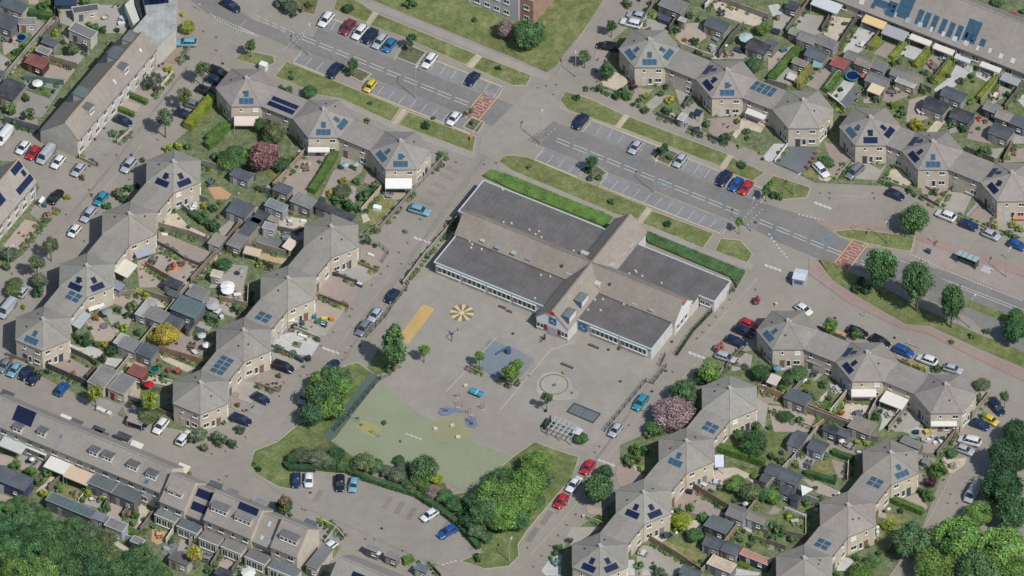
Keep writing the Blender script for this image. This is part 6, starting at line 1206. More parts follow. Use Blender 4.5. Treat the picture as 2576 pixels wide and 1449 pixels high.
sh(300,1100,5.0,3.2,'a','dk',h=2.5,wall=(.22,.21,.2)); sh(950,1385,5.0,3.6,'a','bn',h=2.5,wall=(.24,.22,.21)); sh(630,1420,3.2,2.2,'a','bk',wall=(.08,.1,.1)); cn(60,920,2.3,2.4,-29,(.5,.45,.42),h=2.3); cn(965,1050,5.0,2.0,0,(.66,.61,.56),h=2.8); cn(1275,1120,5.2,3.4,-29,(.66,.62,.57),h=2.7,label='large cream patio awning under the link house of the lower right row'); cn(1770,1360,5.2,1.2,0,(.62,.6,.57),h=2.8); cn(470,740,3.6,.6,-29,(.5,.47,.42),h=2.6); umbrella(95,790,90,(.10,.25,.34)); table_set(700,1010,(.5,.48,.46),4); table_set(470,850,(.06,.08,.09),4); table_set(910,1270,(.12,.13,.15),6 if 0 else 4,sc_=1.3); table_set(1230,1270,(.5,.47,.42),4); block('barbecue','dark covered barbecue','barbecue',185,1085,1.1,1.0,1.0,0,(.04,.05,.08)); block('sun_lounger','white sun lounger','lounger',370,925,1.1,.5,.5,40,(.62,.6,.56),'fabric'); block('play_house','yellow garden toy house','toy house',1610,1430,1.4,1.0,1.0,20,(.5,.36,.08)); block('wheelie_bin','white wheelie bin','bin',1415,1160,.5,.6,1.0,0,(.45,.47,.45)); block('garden_bench','dark bike under cover','bench',1490,1440,1.2,.8,.7,0,(.04,.04,.06),'fabric')
for x,y,c in ((770,1060,'wh'),(440,1140,'wh'),(430,1170,'yg'),(1080,1180,'dg'),(1030,1210,'dg'),(1210,1290,'g'),(760,1210,'or_'),(700,1270,'or_'),(1060,1130,'g'),(600,860,'wh'),(630,900,'bn'),(2130,1180,'dg'),(1410,1180,'dg'),(2080,1060,'dg'),(890,1160,'yg'),(960,1170,'yg')): pot(x,y,c)
post_sign(965,290,1.6,(.5,.5,.5)); block('litter_bin','yellow hydrant box','hydrant',85,150,.5,.5,.7,0,(.55,.45,.2))
S(3,3)
pv('L',(0,0),(200,40),(180,200),(60,300),(0,280)); pv('G',(250,170),(480,290),(400,400),(330,370),(230,260)); pv('l',(480,320),(650,270),(790,320),(770,430),(600,430),(470,400)); pv('R',(640,280),(820,330),(800,480),(700,460)); pv('R',(590,80),(850,140),(880,230),(700,190),(580,130)); pv('P',(340,470),(500,500),(760,620),(700,680),(500,620)); pv('G',(150,670),(510,760),(490,800),(180,720)); pv('L',(290,720),(420,710),(500,740),(460,790),(300,770),layer=4); pv('L',(140,830),(380,900),(370,1000),(220,960),(80,900)); pv('R',(180,990),(370,1030),(350,1070),(190,1030)); pv('P',(1330,680),(1500,620),(1610,760),(1560,800),(1380,740)); pv('P',(1100,790),(1200,830),(1180,880),(1090,850)); pv('l',(1190,820),(1450,860),(1430,900),(1280,940),(1180,880)); pv('l',(1060,1060),(1300,960),(1400,870),(1280,1050),(1060,1120)); pv('C',(1750,290),(2000,260),(1980,330),(1860,420),(1800,410)); pv('W',(720,1250),(880,1290),(770,1400),(690,1400)); pv('R',(1560,60),(1800,130),(1740,220),(1560,210)); pv('G',(1350,0),(1900,0),(1780,130),(1560,60)); pv('T',(1420,20),(1530,-20),(1470,90),(1420,80),layer=4); pv('g',(1500,220),(1700,280),(1640,330),(1540,380)); pv('R',(1480,420),(1560,410),(1540,600),(1500,560)); pv('g',(0,1100),(180,1150),(160,1200),(0,1190)); pv('R',(60,740),(130,780),(90,830),(0,830))
for f in (([(640,0),(1100,110)],1.7,(.2,.19,.18)),([(500,0),(220,340)],1.7,(.36,.33,.28)),([(220,330),(0,560)],1.7,(.36,.33,.28)),([(1910,-10),(1700,250)],1.4,(.22,.18,.15)),([(170,790),(385,875)],1.0,(.62,.6,.56)),([(480,0),(290,270)],1.7,(.14,.13,.12)),([(380,850),(380,1060)],.8,(.4,.37,.3)),([(810,330),(800,490)],1.4,(.4,.36,.3)),([(340,670),(510,730)],1.5,(.3,.32,.3)),([(1360,90),(1530,160)],1.6,(.15,.15,.15)),([(1240,1240),(1360,1000)],.8,(.2,.18,.15)),([(1330,80),(1500,120)],1.4,(.1,.2,.15)),([(1600,270),(1620,330)],1.4,(.2,.18,.17)),([(0,1130),(170,1190)],1.4,(.2,.16,.13)),([(180,1040),(370,1080)],1.4,(.22,.17,.14)),([(380,400),(490,470)],.8,(.2,.18,.15))): fence(*f)
strip('garden_alley','paving',(.42,.38,.31),[(470,10),(290,240)],1.0,.05,.09)
sh(300,60,2.8,4.6,'a','dk',kind='gable',wall=(.33,.33,.33)); sh(505,130,3.6,3.4,'a','dk',kind='gable',wall=(.4,.42,.42)); sh(70,370,3.4,3.0,'a','dk',kind='gable',wall=(.4,.4,.4)); sh(225,440,4.2,3.6,'a','dk',kind='gable',wall=(.2,.2,.2)); sh(180,590,2.6,2.4,'a','bk'); sh(1440,110,4.2,1.8,'a','gy'); sh(1590,290,1.2,1.6,'a','gy',h=1.4); sh(275,660,2.0,1.6,'a','bk'); sh(760,20,2.6,1.6,'a','dk')
p=P(395,575,2.2); o=root('shade_sail','pale triangular shade sail beside the far right row','shade sail',(p.x,p.y,0),0); q=[P(330,530,2.6)-P(395,575,2.2),P(460,575,2.2)-P(395,575,2.2),P(345,640,2.0)-P(395,575,2.2)]
lnk('sail',MB().add([(v.x,v.y,2.2+dz) for v,dz in zip(q,(.4,0,-.3))],[(0,1,2)]).mesh('sail','fabric'),o,(.6,.63,.6)); [lnk('pole',MB().cyl(v.x,v.y,0,2.2+dz,.04).mesh('pole','metal'),o,(.3,.3,.3)) for v,dz in zip(q,(.4,0,-.3))]
table_set(405,325,(.12,.12,.13),4); table_set(820,140,(.25,.28,.28),4); table_set(760,80,(.62,.62,.58),3); umbrella(740,75,60,(.6,.58,.55)); umbrella(710,600,40,(.6,.55,.5)); table_set(270,900,(.4,.42,.4),2); block('storage_box','pale garden chest','chest',920,200,1.0,.5,.6,-30,(.5,.52,.54)); block('wheelie_bin','white wheelie bin','bin',1105,955,.6,.6,1.0,0,(.6,.62,.6)); block('wheelie_bin','white wheelie bin','bin',1105,1005,.6,.6,1.0,0,(.55,.58,.55)); umbrella(1215,760,45,(.62,.6,.55)); trampoline(270,690,90,(.05,.07,.09),(.02,.03,.05),h=.5,label='dark round garden pool'); block('water_butt','dark barrel','barrel',140,195,.7,.7,.8,0,(.04,.04,.06))
for i,(x,y) in enumerate(((1620,70),(1660,40),(1700,60),(1740,90),(1590,90),(1760,50),(1680,100),(1560,70),(1830,25))): block('storage_box',['white crate on the cluttered terrace','grey tub on the cluttered terrace','dark box on the cluttered terrace'][i%3],'crate',x,y,.8,.5,.6,i*37,[(.6,.6,.58),(.35,.36,.38),(.05,.06,.07)][i%3])
for x,y,c in ((860,160,'wh'),(880,130,'dg'),(1340,640,'dg'),(1400,610,'dg'),(1450,590,'dg'),(1360,640,'bn'),(1210,130,'dg'),(780,380,'or_'),(770,430,'bn'),(1110,820,'or_'),(1770,480,'dg'),(720,1300,'dg'),(700,1330,'dg'),(740,1270,'dg'),(1160,890,'g'),(1570,430,'wh'),(840,690,'wh'),(780,20,'or_')): pot(x,y,c)
S(2,3)
pv('R',(1060,330),(1180,340),(1330,440),(1300,490),(1080,560),(1040,430)); pv('C',(1180,310),(1320,340),(1340,400),(1250,390)); pv('L',(1180,180),(1290,150),(1260,250),(1160,240)); pv('C',(2060,370),(2250,360),(2400,430),(2350,470),(2100,540),(2000,440)); pv('G',(1830,500),(2030,460),(2130,560),(1960,620),(1820,560)); pv('C',(2330,430),(2560,520),(2560,580),(2480,570)); pv('L',(2000,620),(2130,580),(2310,660),(2230,710),(2140,700)); pv('R',(1730,600),(1820,590),(2140,820),(2100,850),(1900,850),(1640,760),(1620,690)); pv('C',(1740,900),(1860,890),(1930,960),(1850,1040),(1740,960)); pv('L',(1620,1080),(1880,1120),(1900,1200),(1800,1200),(1600,1110)); pv('l',(1480,1080),(1960,1240),(1880,1330),(1760,1290)); pv('G',(1320,1140),(1480,1180),(1740,1340),(1640,1449),(1250,1449),(1260,1200)); pv('W',(1170,1290),(1230,1290),(1240,1449),(1160,1449)); pv('W',(1290,1449),(1340,1380),(1440,1449)); pv('W',(1420,1050),(1560,1080),(1500,1120),(1400,1090),layer=4); pv('L',(1560,840),(1900,860),(1650,1000),(1600,1020),layer=2); pv('L',(2250,1320),(2390,1350),(2360,1390),(2240,1360)); pv('W',(2230,1370),(2500,1420),(2480,1449),(2200,1449)); pv('G',(2000,1290),(2250,1340),(2200,1449),(1980,1400),layer=2); pv('L',(2320,1000),(2576,1100),(2576,1200),(2330,1160)); pv('W',(2330,950),(2470,1010),(2460,1040),(2320,980)); pv('d',(2200,300),(2560,420),(2540,480),(2200,400),layer=2); pv('L',(2130,60),(2576,100),(2576,200),(2080,170)); pv('P',(740,740),(920,770),(910,850),(760,820)); pv('L',(750,840),(900,880),(920,930),(740,880)); pv('G',(600,960),(900,960),(600,1150),(540,1060)); pv('W',(400,1250),(500,1240),(490,1449),(340,1449),(290,1400))
for f in (([(1770,540),(2180,790)],1.7,(.24,.18,.13)),([(1330,1070),(1760,1330)],1.8,(.26,.21,.15)),([(1760,1330),(1900,1420)],1.5,(.24,.2,.17)),([(2576,580),(2330,900),(1960,1380),(1900,1449)],1.8,(.3,.23,.16)),([(740,860),(920,930)],.6,(.3,.34,.22)),([(1600,430),(1720,500)],.4,(.3,.28,.24)),([(2330,930),(2576,1040)],1.4,(.22,.2,.18)),([(2400,1060),(2576,1130)],1.2,(.3,.22,.14)),([(1470,1110),(1750,1270)],.3,(.4,.36,.3)),([(2280,1230),(2290,1330)],1.6,(.06,.08,.1)),([(1120,290),(1310,380)],.4,(.36,.33,.26)),([(600,610),(560,740)],.2,(.3,.3,.3))): fence(*f)
strip('garden_alley','paving',(.33,.23,.15),[(2240,950),(2150,1070)],1.0,.05,.09)
sh(2275,800,4.2,3.6,'a','gy',kind='gable',wall=(.3,.31,.33),h=2.4); sh(2460,850,4.6,2.6,'a','bn',kind='gable',wall=(.16,.2,.2)); sh(2080,930,5.0,3.6,'a',(.11,.14,.14),h=2.5,wall=(.08,.08,.09)); sh(2030,1100,3.8,3.2,'a','dk',kind='gable',wall=(.33,.34,.36)); sh(2210,1160,3.6,3.2,'a','dk',kind='gable',wall=(.33,.3,.27)); sh(1800,1400,4.2,2.6,'a','dk',kind='gable',wall=(.25,.25,.26)); sh(2110,1330,5.4,2.8,'a','cr',h=2.5,wall=(.2,.2,.2)); sh(2450,1260,6.4,1.8,'a',(.45,.24,.18),h=2.2,wall=(.05,.06,.08)); sh(2555,450,1.8,2.6,'a','dk',kind='gable');
cn(2085,290,1.8,3.0,0,(.55,.6,.68),h=2.4); umbrella(2350,705,60,(.4,.45,.43)); table_set(1550,1040,(.06,.07,.08),4); table_set(1320,1220,(.5,.5,.48),4); table_set(1930,530,(.5,.5,.48),4); table_set(2050,500,(.5,.52,.52),3); block('barbecue','dark garden seat pair','bench',1785,590,1.2,.9,.7,-20,(.03,.03,.04),'fabric'); umbrella(1655,1000,35,(.62,.62,.58)); table_set(440,1310,(.1,.2,.2),3); block('wheelie_bin','pale wheelie bin','bin',1610,800,.6,.6,1.0,0,(.5,.52,.53)); block('wheelie_bin','dark wheelie bin','bin',1620,830,.6,.6,1.0,0,(.06,.07,.07)); block('storage_box','pale stone garden statue base','planter box',720,840,.5,.6,.6,0,(.4,.39,.33))
for x,y,c in ((1850,470,'g'),(1880,510,'dg'),(2130,270,'bg'),(1850,700,'bn'),(1700,740,'bn'),(1770,750,'bn'),(1270,1160,'rd'),(1270,1200,'rd'),(1430,930,'dg'),(2110,130,'rd'),(2140,140,'g'),(1420,1320,'dg'),(1600,300,'wh'),(1830,470,'wh'),(440,1280,'dg'),(430,1330,'dg'),(2530,1240,'pk'),(2460,1290,'pk'),(1720,990,'wh'),(2000,430,'ye')): pot(x,y,c)
# ---- bottom left gardens
S(0,3)
pv('P',(-40,220),(150,250),(100,340),(-40,330)); pv('G',(200,230),(450,290),(420,420),(120,360)); pv('C',(520,440),(620,470),(440,640),(360,600)); pv('l',(560,520),(800,570),(740,690),(520,600)); pv('R',(700,590),(820,600),(780,660),(710,640),layer=4); pv('C',(870,560),(910,560),(800,720),(770,690)); pv('G',(800,600),(1080,640),(1010,780),(800,710)); pv('P',(1120,710),(1280,760),(1220,890),(1070,840)); pv('C',(1380,700),(1500,780),(1480,860),(1380,960),(1400,800)); pv('G',(1200,880),(1480,950),(1400,1030),(1300,900)); pv('P',(0,620),(200,690),(170,760),(0,700)); pv('g',(960,820),(1070,850),(1040,930),(900,900)); pv('O',(1530,980),(1700,1010),(1680,1090),(1590,1140),(1520,1100)); pv('G',(1820,1080),(1930,1110),(1870,1200),(1780,1200)); pv('D',(1640,1110),(1790,1140),(1730,1280),(1620,1230)); pv('P',(2220,1250),(2380,1330),(2300,1400),(2180,1400)); pv('D',(2050,1190),(2150,1230),(2100,1340),(2000,1290)); pv('L',(2100,1200),(2230,1240),(2130,1449),(2040,1420)); pv('G',(2380,1330),(2500,1400),(2400,1449),(2300,1430)); pv('C',(1040,1010),(1300,1180),(1290,1220),(1200,1170),(1040,1060)); pv('g',(1490,230),(1700,300),(1650,400),(1480,300),layer=2)
for f in (([(280,90),(200,240)],1.8,(.4,.38,.33)),([(640,460),(490,600)],1.6,(.2,.18,.16)),([(900,560),(790,700)],.6,(.5,.47,.4)),([(1120,650),(1040,800)],1.5,(.14,.14,.13)),([(1420,630),(1230,870)],1.6,(.2,.16,.13)),([(1540,850),(1410,1020)],1.6,(.22,.2,.18)),([(1780,960),(1670,1130)],1.6,(.5,.48,.42)),([(900,880),(1050,960)],1.8,(.12,.13,.15)),([(1230,1080),(1330,1110)],1.6,(.33,.36,.42)),([(2010,1000),(1900,1150)],1.6,(.3,.28,.24)),([(2230,1200),(2120,1380)],1.5,(.2,.2,.17)),([(2470,1250),(2330,1430)],1.5,(.18,.15,.13))): fence(*f)
cn(130,130,5.4,2.6,-29.6,(.46,.47,.44),h=2.8); cn(590,340,5.4,3.0,-29.6,(.64,.61,.57),h=2.8); cn(795,435,5.6,3.2,-29.6,(.55,.42,.31),h=2.8); cn(370,175,4.8,.9,-29.6,(.6,.58,.52),h=2.8);
sh(1040,510,5.6,3.4,'a',(.12,.145,.145),h=2.9,wall=(.2,.2,.19),rim=(.35,.38,.38)); sh(1275,610,5.6,3.6,'a',(.105,.115,.12),h=2.8,wall=(.15,.15,.15)); sh(130,470,7.4,4.0,'a','dk',h=2.9,wall=(.06,.07,.14)); sh(720,740,10.6,2.6,'a','tl',h=2.8,wall=(.14,.15,.15),rim=(.3,.34,.35)); sh(1170,935,4.2,2.6,'a','gy',h=3.2,rim=(.6,.58,.52),wall=(.36,.38,.4)); sh(1385,1095,2.6,1.8,'a','gy',h=2.5,rim=(.6,.58,.52)); sh(1820,1270,4.4,2.6,'a',(.13,.12,.12),h=2.6,wall=(.36,.34,.3)); sh(1010,860,3.0,2.0,'a',(.2,.2,.24)); sh(0,400,1.5,2.6,'a','dk'); sh(2250,1420,3.2,2.2,'a','bk',wall=(.08,.09,.1)); 
cn(1365,145,2.6,2.4,-29,(.62,.59,.54),h=2.3); cn(1835,370,2.6,2.4,-29,(.62,.55,.45),h=2.3); sh(1000,30,3.4,2.4,'a','dk',wall=(.3,.3,.3)); sh(1245,45,3.0,1.6,'a','bk',wall=(.5,.48,.44)); sh(2170,530,2.8,1.3,'a','dk'); sh(2345,600,2.8,1.3,'a','gy'); sh(2620,700,2.8,1.6,'a',(.22,.23,.23)); umbrella(2500,1400,150,(.6,.62,.57)); umbrella(320,260,60,(.62,.62,.6)); table_set(330,290,(.2,.2,.22),4); table_set(1610,1030,(.5,.35,.2),4); table_set(2080,1270,(.2,.2,.21),4); table_set(1680,1180,(.3,.31,.33),2); block('skylight_box','pale roof light box on dark patio','box',1675,1185,.9,.8,.4,-30,(.45,.45,.45)); block('wheelie_bin','white garden chest','chest',385,760,1.6,.6,.4,-20,(.5,.47,.4)); table_set(920,680,(.5,.5,.46),2,rnd=True,sc_=.7)
for x,y,c in ((300,500,'wh'),(640,470,'rd'),(900,600,'yg'),(1380,760,'wh'),(1400,700,'wh'),(1270,700,'dg'),(1210,830,'rd'),(1500,880,'dg'),(1560,960,'g'),(1990,1290,'dg'),(1640,640,'dg'),(1880,1170,'dg'),(750,650,'or_'),(2270,1270,'pk'),(2330,1360,'dg'),(1700,430,'bg'),(1660,450,'wh'),(1850,1320,'wh')): pot(x,y,c)
# ---- bottom centre
S(1,3)
pv('g',(490,890),(760,960),(900,1060),(880,1080),(650,1080),(560,960)); fence([(620,880),(800,970),(890,1075)],.6,(.4,.37,.3),cat='wall',m='brick'); fence([(800,975),(690,1120)],.6,(.45,.43,.4)); pv('L',(1480,1310),(1580,1270),(1620,1290),(1540,1350)); pv('W',(1640,1310),(1560,1380),(1590,1380),(1680,1320)); sh(545,915,2.6,1.4,'a','dk'); sh(1170,1170,2.8,1.4,'a','gy'); sh(1370,1240,2.8,1.8,'a','gy'); pv('W',(1450,1260),(1500,1290),(1400,1310),(1380,1290)); sh(1670,1370,2.8,1.8,'a','tl'); umbrella(1230,1205,60,(.5,.48,.4)); fence([(1740,1330),(1860,1460)],.9,(.18,.14,.1)); pv('D',(830,1000),(880,1060),(790,1070),(760,1030),layer=4)
sh(640,1260,2.6,6.6,'a',(.15,.155,.16),h=2.8,wall=(.5,.45,.38),label='long grey flat roofed side garage at the end of the stepped terrace',name='garage',cat='garage'); pv('L',(700,1300),(830,1130),(860,1150),(740,1330),layer=3)
S(2,2)
# ---- playground objects
S(1,2)
p=P(1970,540,0); o=root('basketball_hoop','basketball hoop with white backboard on the school yard','basketball hoop',(p.x,p.y,0),R(20)); lnk('post',MB().tube((0,0,0),(0,0,2.4),.08).tube((0,0,2.4),(1.3,0,3.0),.06).mesh('post','metal'),o,(.06,.1,.16)); lnk('backboard',MB().box(1.4,0,3.05,.06,1.5,1.0).mesh('backboard','paint'),o,(.65,.66,.66)); lnk('ring',MB().cyl(1.7,0,2.75,2.78,.25,None,12).mesh('ring','metal'),o,(.4,.12,.04))
p=P(2220,1050,.7); o=root('table_tennis_table','bright blue table tennis table on the school yard','table tennis table',(p.x,p.y,0),R(-29.6))
lnk('table_top',MB().box(-.72,0,.76,1.3,1.5,.06).box(.72,0,.76,1.3,1.5,.06).mesh('table_top','paint'),o,(.02,.24,.36)); lnk('line',MB().box(0,0,.765,.1,1.5,.07).box(-.72,0,.793,1.3,.05,.012).box(.72,0,.793,1.3,.05,.012).mesh('line','paint'),o,(.5,.62,.68)); lnk('net',MB().box(0,0,.87,.04,1.6,.16).mesh('net','fabric'),o,(.6,.62,.62)); lnk('base',MB().box(-.7,0,.37,.5,1.0,.73).box(.7,0,.37,.5,1.0,.73).mesh('base','paint'),o,(.02,.1,.15))
def pad(pts,label):
    w=[P(*q) for q in pts]; c0=w[0]; o=lnk('soft_play_pad',MB().prism([(a.x-c0.x,a.y-c0.y) for a in w],0,.12).mesh('pad','turf'),None,(.14,.19,.27)); o.location=(c0.x,c0.y,.06); tag(o,label,'play surface')
pad([(1825,1255),(1870,1215),(1980,1210),(2100,1240),(2085,1255),(1990,1250),(1940,1285),(1870,1290)],'long grey blue soft pad under the left climbing frame')
pad([(2100,1345),(2130,1300),(2200,1300),(2230,1380),(2200,1420),(2130,1400)],'rounded grey blue soft pad under the right climbing frame')
def climber(x,y,label,pts):
    p=P(x,y,0); o=root('climbing_frame',label,'climbing frame',(p.x,p.y,.1),0,'climbing frames',auto=True); m=MB(); 
    for (a,b) in pts: m.tube(a,b,.05,None,6)
    lnk('poles',m.mesh('poles','paint'),o,(.33,.2,.17)); n=MB()
    for (a,b) in pts[:2]: n.tube((a[0],a[1],.6),(b[0]*.8,b[1]*.8+.2,1.3),.03,None,4)
    lnk('ropes',n.mesh('ropes','fabric'),o,(.1,.1,.12)); lnk('footplate',MB().cyl(0,0,0,.08,.45,None,12).mesh('footplate','paint'),o,(.38,.31,.29))
climber(1905,1250,'red pole climbing frame',[((0,0,0),(-.3,.2,1.6)),((.7,.2,0),(.4,0,1.7)),((-.3,.2,1.6),(.4,0,1.7))])
climber(2030,1200,'red pole climbing frame',[((0,0,0),(.2,0,2.0)),((1.0,0,0),(.8,.1,2.1)),((.2,0,2.0),(.8,.1,2.1))])
climber(2165,1370,'tall red climbing pole',[((0,0,0),(0,0,2.6)),((.3,0,1.2),(0,0,2.4)),((-.3,0,1.2),(0,0,2.4))])
climber(2160,1280,'red pole climbing frame',[((0,0,0),(.1,0,2.0)),((-.9,.3,0),(-.4,.2,1.4)),((.1,0,2.0),(-.4,.2,1.4))])
climber(2280,1225,'red leaning climbing poles',[((0,0,0),(-.5,.1,1.3)),((.1,0,0),(.4,.1,1.5)),((-.5,.1,1.3),(.4,.1,1.5))])
climber(2030,1110,'low red balance frame',[((0,0,0),(-.4,.2,1.0)),((.4,0,0),(.3,.3,.8)),((-.4,.2,1.0),(.3,.3,.8))])
for x,y in ((1805,1410),(1975,1378),(2110,975)): block('stone_seat','pale round stone seat','stone seat',x,y,.8,.7,.35,20,(.45,.44,.36),'brick')
def goal(x,y,a,label):
    p=P(x,y,0); o=root('football_goal',label,'football goal',(p.x,p.y,.05),R(a),'small football goals',auto=True); m=MB(); m.tube((-1,0,0),(-1,0,1.2),.05).tube((1,0,0),(1,0,1.2),.05).tube((-1,0,1.2),(1,0,1.2),.05).tube((-1,0,1.2),(-1,.8,0),.03).tube((1,0,1.2),(1,.8,0),.03).tube((-1,.8,0),(1,.8,0),.03); lnk('frame',m.mesh('goal_frame','metal'),o,(.35,.37,.35))
    n=MB(); [n.tube((-1+i*.25,0,1.2),(-1+i*.25,.8,0),.012,None,3) for i in range(9)]; lnk('net',n.mesh('net','fabric'),o,(.4,.42,.4))
goal(1000,1330,150,'metal small goal on the turf'); block('spring_rider','dark green spring rider','spring rider',1290,1350,.8,.4,.7,50,(.06,.1,.04)); block('spring_rider','dark yellow spring rider','spring rider',1065,1365,.5,.3,.6,0,(.2,.2,.06)); block('spring_rider','small red spring rider','spring rider',1025,1300,.6,.3,.5,0,(.12,.12,.1))
S(1,3); goal(1200,40,-40,'metal small goal on the turf'); block('stone_seat','pale round stone seat','stone seat',2035,45,.9,.8,.35,0,(.45,.44,.36),'brick'); block('manhole','small dark post stub','post',1455,85,.3,.3,.5,0,(.12,.1,.08))
S(1,2); p=P(2520,660,0)
o=root('play_slide','dark slide tower on the blue court','slide',(p.x,p.y,.05),R(190)); lnk('chute',MB().add([(0,-.3,1.6),(0,.3,1.6),(2.2,.3,.2),(2.2,-.3,.2)],[(0,1,2,3)]).mesh('chute','paint'),o,(.09,.16,.2)); lnk('tower',MB().box(-.4,0,.8,.8,.8,1.6).mesh('tower','paint'),o,(.06,.1,.16)); lnk('ladder',MB().tube((-.8,-.3,1.6),(-1.3,-.3,0),.03).tube((-.8,.3,1.6),(-1.3,.3,0),.03).mesh('ladder','metal'),o,(.2,.25,.3))
fence([(2130,800),(2280,870)],.5,(.25,.21,.12),cat='wall',m='brick'); fence([(2450,940),(2576,985),(2680,860)],.5,(.24,.2,.15),cat='wall',m='brick')
ground('planted_bed','soil',(.16,.15,.09),[(2150,770),(2290,800),(2280,865),(2140,800)],4); ground('planted_bed','soil',(.16,.15,.1),[(2440,900),(2520,870),(2670,850),(2560,970),(2460,940)],4)
# big pergola trellis
S(2,2); p=P(520,1405,2.4); o=root('pergola','pale metal pergola frame with square grid in the playground corner','pergola',(p.x,p.y,.05),R(-29.6)); m=MB()
for i in range(6): m.box(-2.7+i*1.08,0,2.5+.003*i,.12,3.6,.12)
for j in range(4): m.box(0,-1.7+j*1.13,2.56+.003*j,5.6,.12,.12)
lnk('grid_roof',m.mesh('grid','paint'),o,(.42,.45,.46)); lnk('side_roof',MB().box(2.9,.6,2.3,1.6,1.8,.08).mesh('side_roof','paint'),o,(.55,.52,.52))
for sx in (-2.6,0,2.6):
    for sy in (-1.6,1.6): lnk('post',MB().box(sx,sy,1.2,.14,.14,2.4).mesh('post','paint'),o,(.4,.42,.42))
fence([(390,1345),(330,1430)],1.8,(.05,.07,.06))
w=[P(*q) for q in ((625,1165),(890,1272),(815,1362),(555,1250))]; c0=w[0]; o=root('ball_court','dark grey framed ball court slab on the school yard','ball court',(c0.x,c0.y,.05),0); lnk('slab',MB().prism([(a.x-c0.x,a.y-c0.y) for a in w],0,.07).mesh('slab','rubber'),o,(.13,.145,.155)); e=MB()
for a,b in zip(w,w[1:]+w[:1]): e.tube((a.x-c0.x,a.y-c0.y,.12),(b.x-c0.x,b.y-c0.y,.12),.1,None,4)
lnk('frame',e.mesh('frame','wood'),o,(.04,.05,.04)); a=(w[0]+w[1])/2-c0; b=(w[2]+w[3])/2-c0; lnk('middle_line',MB().tube((a.x,a.y,.09),(b.x,b.y,.09),.06,None,4).mesh('line','paint'),o,(.07,.08,.08))
def bench(x,y,a,L=2.4,label='long dark wooden bench'):
    p=P(x,y,.4); o=root('bench',label,'bench',(p.x,p.y,.05),R(a),'benches',auto=True); lnk('seat',MB().box(0,0,.43,L,.42,.07).mesh('seat','wood'),o,(.15,.12,.1)); [lnk('leg',MB().box(s*L*.4,0,.2,.1,.36,.4).mesh('leg','metal'),o,(.1,.1,.1)) for s in (-1,1)]
bench(825,583,-29.6); bench(560,780,-29.6,2.8); block('stone_seat','small dark stone in the sand ring','stone seat',425,970,.6,.5,.35,40,(.14,.12,.09)); block('stone_seat','small dark stone','stone seat',605,1050,.4,.4,.3,10,(.14,.12,.09)); block('spring_rider','tiny yellow spring toy','spring rider',525,850,.5,.3,.5,0,(.3,.28,.1))
S(1,2); bench(2480,190,-29.6,1.6,'low metal bench near the wall'); bench(2550,230,-29.6,1.2,'low metal bench near the wall')
# figures near the school gable
def person(x,y,shirt,trs,label,a=0):
    p=P(x,y,.8); me=bpy.data.meshes.new('person_body'); V=[(0,0,.95),(0,0,1.2),(0,0,1.42),(0,0,1.52),(0,0,1.66),(0,.01,1.76),(.1,0,.9),(.11,.04,.5),(.12,-.02,.08),(.12,.12,.04),(-.1,0,.9),(-.11,-.06,.5),(-.12,.02,.08),(-.12,.14,.04),(.2,0,1.4),(.27,.02,1.12),(.28,.1,.88),(-.2,0,1.4),(-.27,.03,1.12),(-.26,.14,.9)]
    E=[(0,1),(1,2),(2,3),(3,4),(4,5),(0,6),(6,7),(7,8),(8,9),(0,10),(10,11),(11,12),(12,13),(2,14),(14,15),(15,16),(2,17),(17,18),(18,19)]; me.from_pydata(V,E,[]); me.materials.append(M['fabric'])
    o=lnk('person',me,None,shirt); o.location=(p.x,p.y,.04); o.rotation_euler=(0,0,R(a)); sk_=o.modifiers.new('skin','SKIN'); rr=[.15,.15,.16,.06,.1,.08,.1,.075,.045,.04,.1,.075,.045,.04,.065,.05,.035,.065,.05,.035]
    for i,r_ in enumerate(rr): me.skin_vertices[0].data[i].radius=(r_,r_*.85)
    me.skin_vertices[0].data[0].use_root=True; o.modifiers.new('sub','SUBSURF').levels=1
    tag(o,label,'person'); lnk('hair',MB().cyl(0,-.01,1.68,1.84,.105,.07,8).mesh('hair','fabric'),o,(.06,.04,.03)); lnk('trousers',MB().cyl(.1,0,.1,.92,.085,.12,8).cyl(-.1,0,.1,.92,.085,.12,8).mesh('trousers','fabric'),o,trs); return o
S(2,2)
def mkperson(*a):
    try: return person(*a)
    except Exception as e: print('person failed',e)
mkperson(328,495,(.08,.07,.08),(.05,.05,.07),'person in dark clothes standing before the school gable',30); bike(310,520,50,'dark bicycle before the school gable',(.05,.05,.05))
# railings round the school
S(1,1); fence([(2085,690),(1700,1130),(1520,1370),(1480,1420)],1.1,(.3,.29,.26),label='pale low yard wall with railing along the street left of the school',cat='wall',m='brick')
for x,y in ((2000,720),(1930,800),(1890,920),(1780,970),(1730,1040),(1670,1110),(1620,1170),(1600,1260),(1550,1320)): plant('tuft',x,y,35,'bn')
S(1,2); fence([(1520,5),(1400,150),(1300,300),(1110,500)],1.2,(.07,.08,.08),open_=True,label='dark bar fence left of the school yard'); fence([(1470,700),(1350,880),(1250,930)],.9,(.1,.09,.07),open_=True,label='dark bar fence behind the pointed tree')
S(2,2); fence([(2250,0),(2010,240),(1820,440),(1645,680)],1.2,(.05,.06,.055),open_=True,label='dark bar fence right of the school'); fence([(1550,800),(1420,970),(1345,950),(1080,1270),(930,1449)],1.2,(.08,.09,.08),open_=True,label='dark bar fence along the lower right yard edge'); fence([(1540,690),(1490,790)],1.3,(.04,.05,.05),open_=True,label='short dark gate beside the school corner')
hedge([(2010,245),(1830,430),(1660,680)],.25,.6,'dg',label='narrow dark hedge along the fence right of the school')
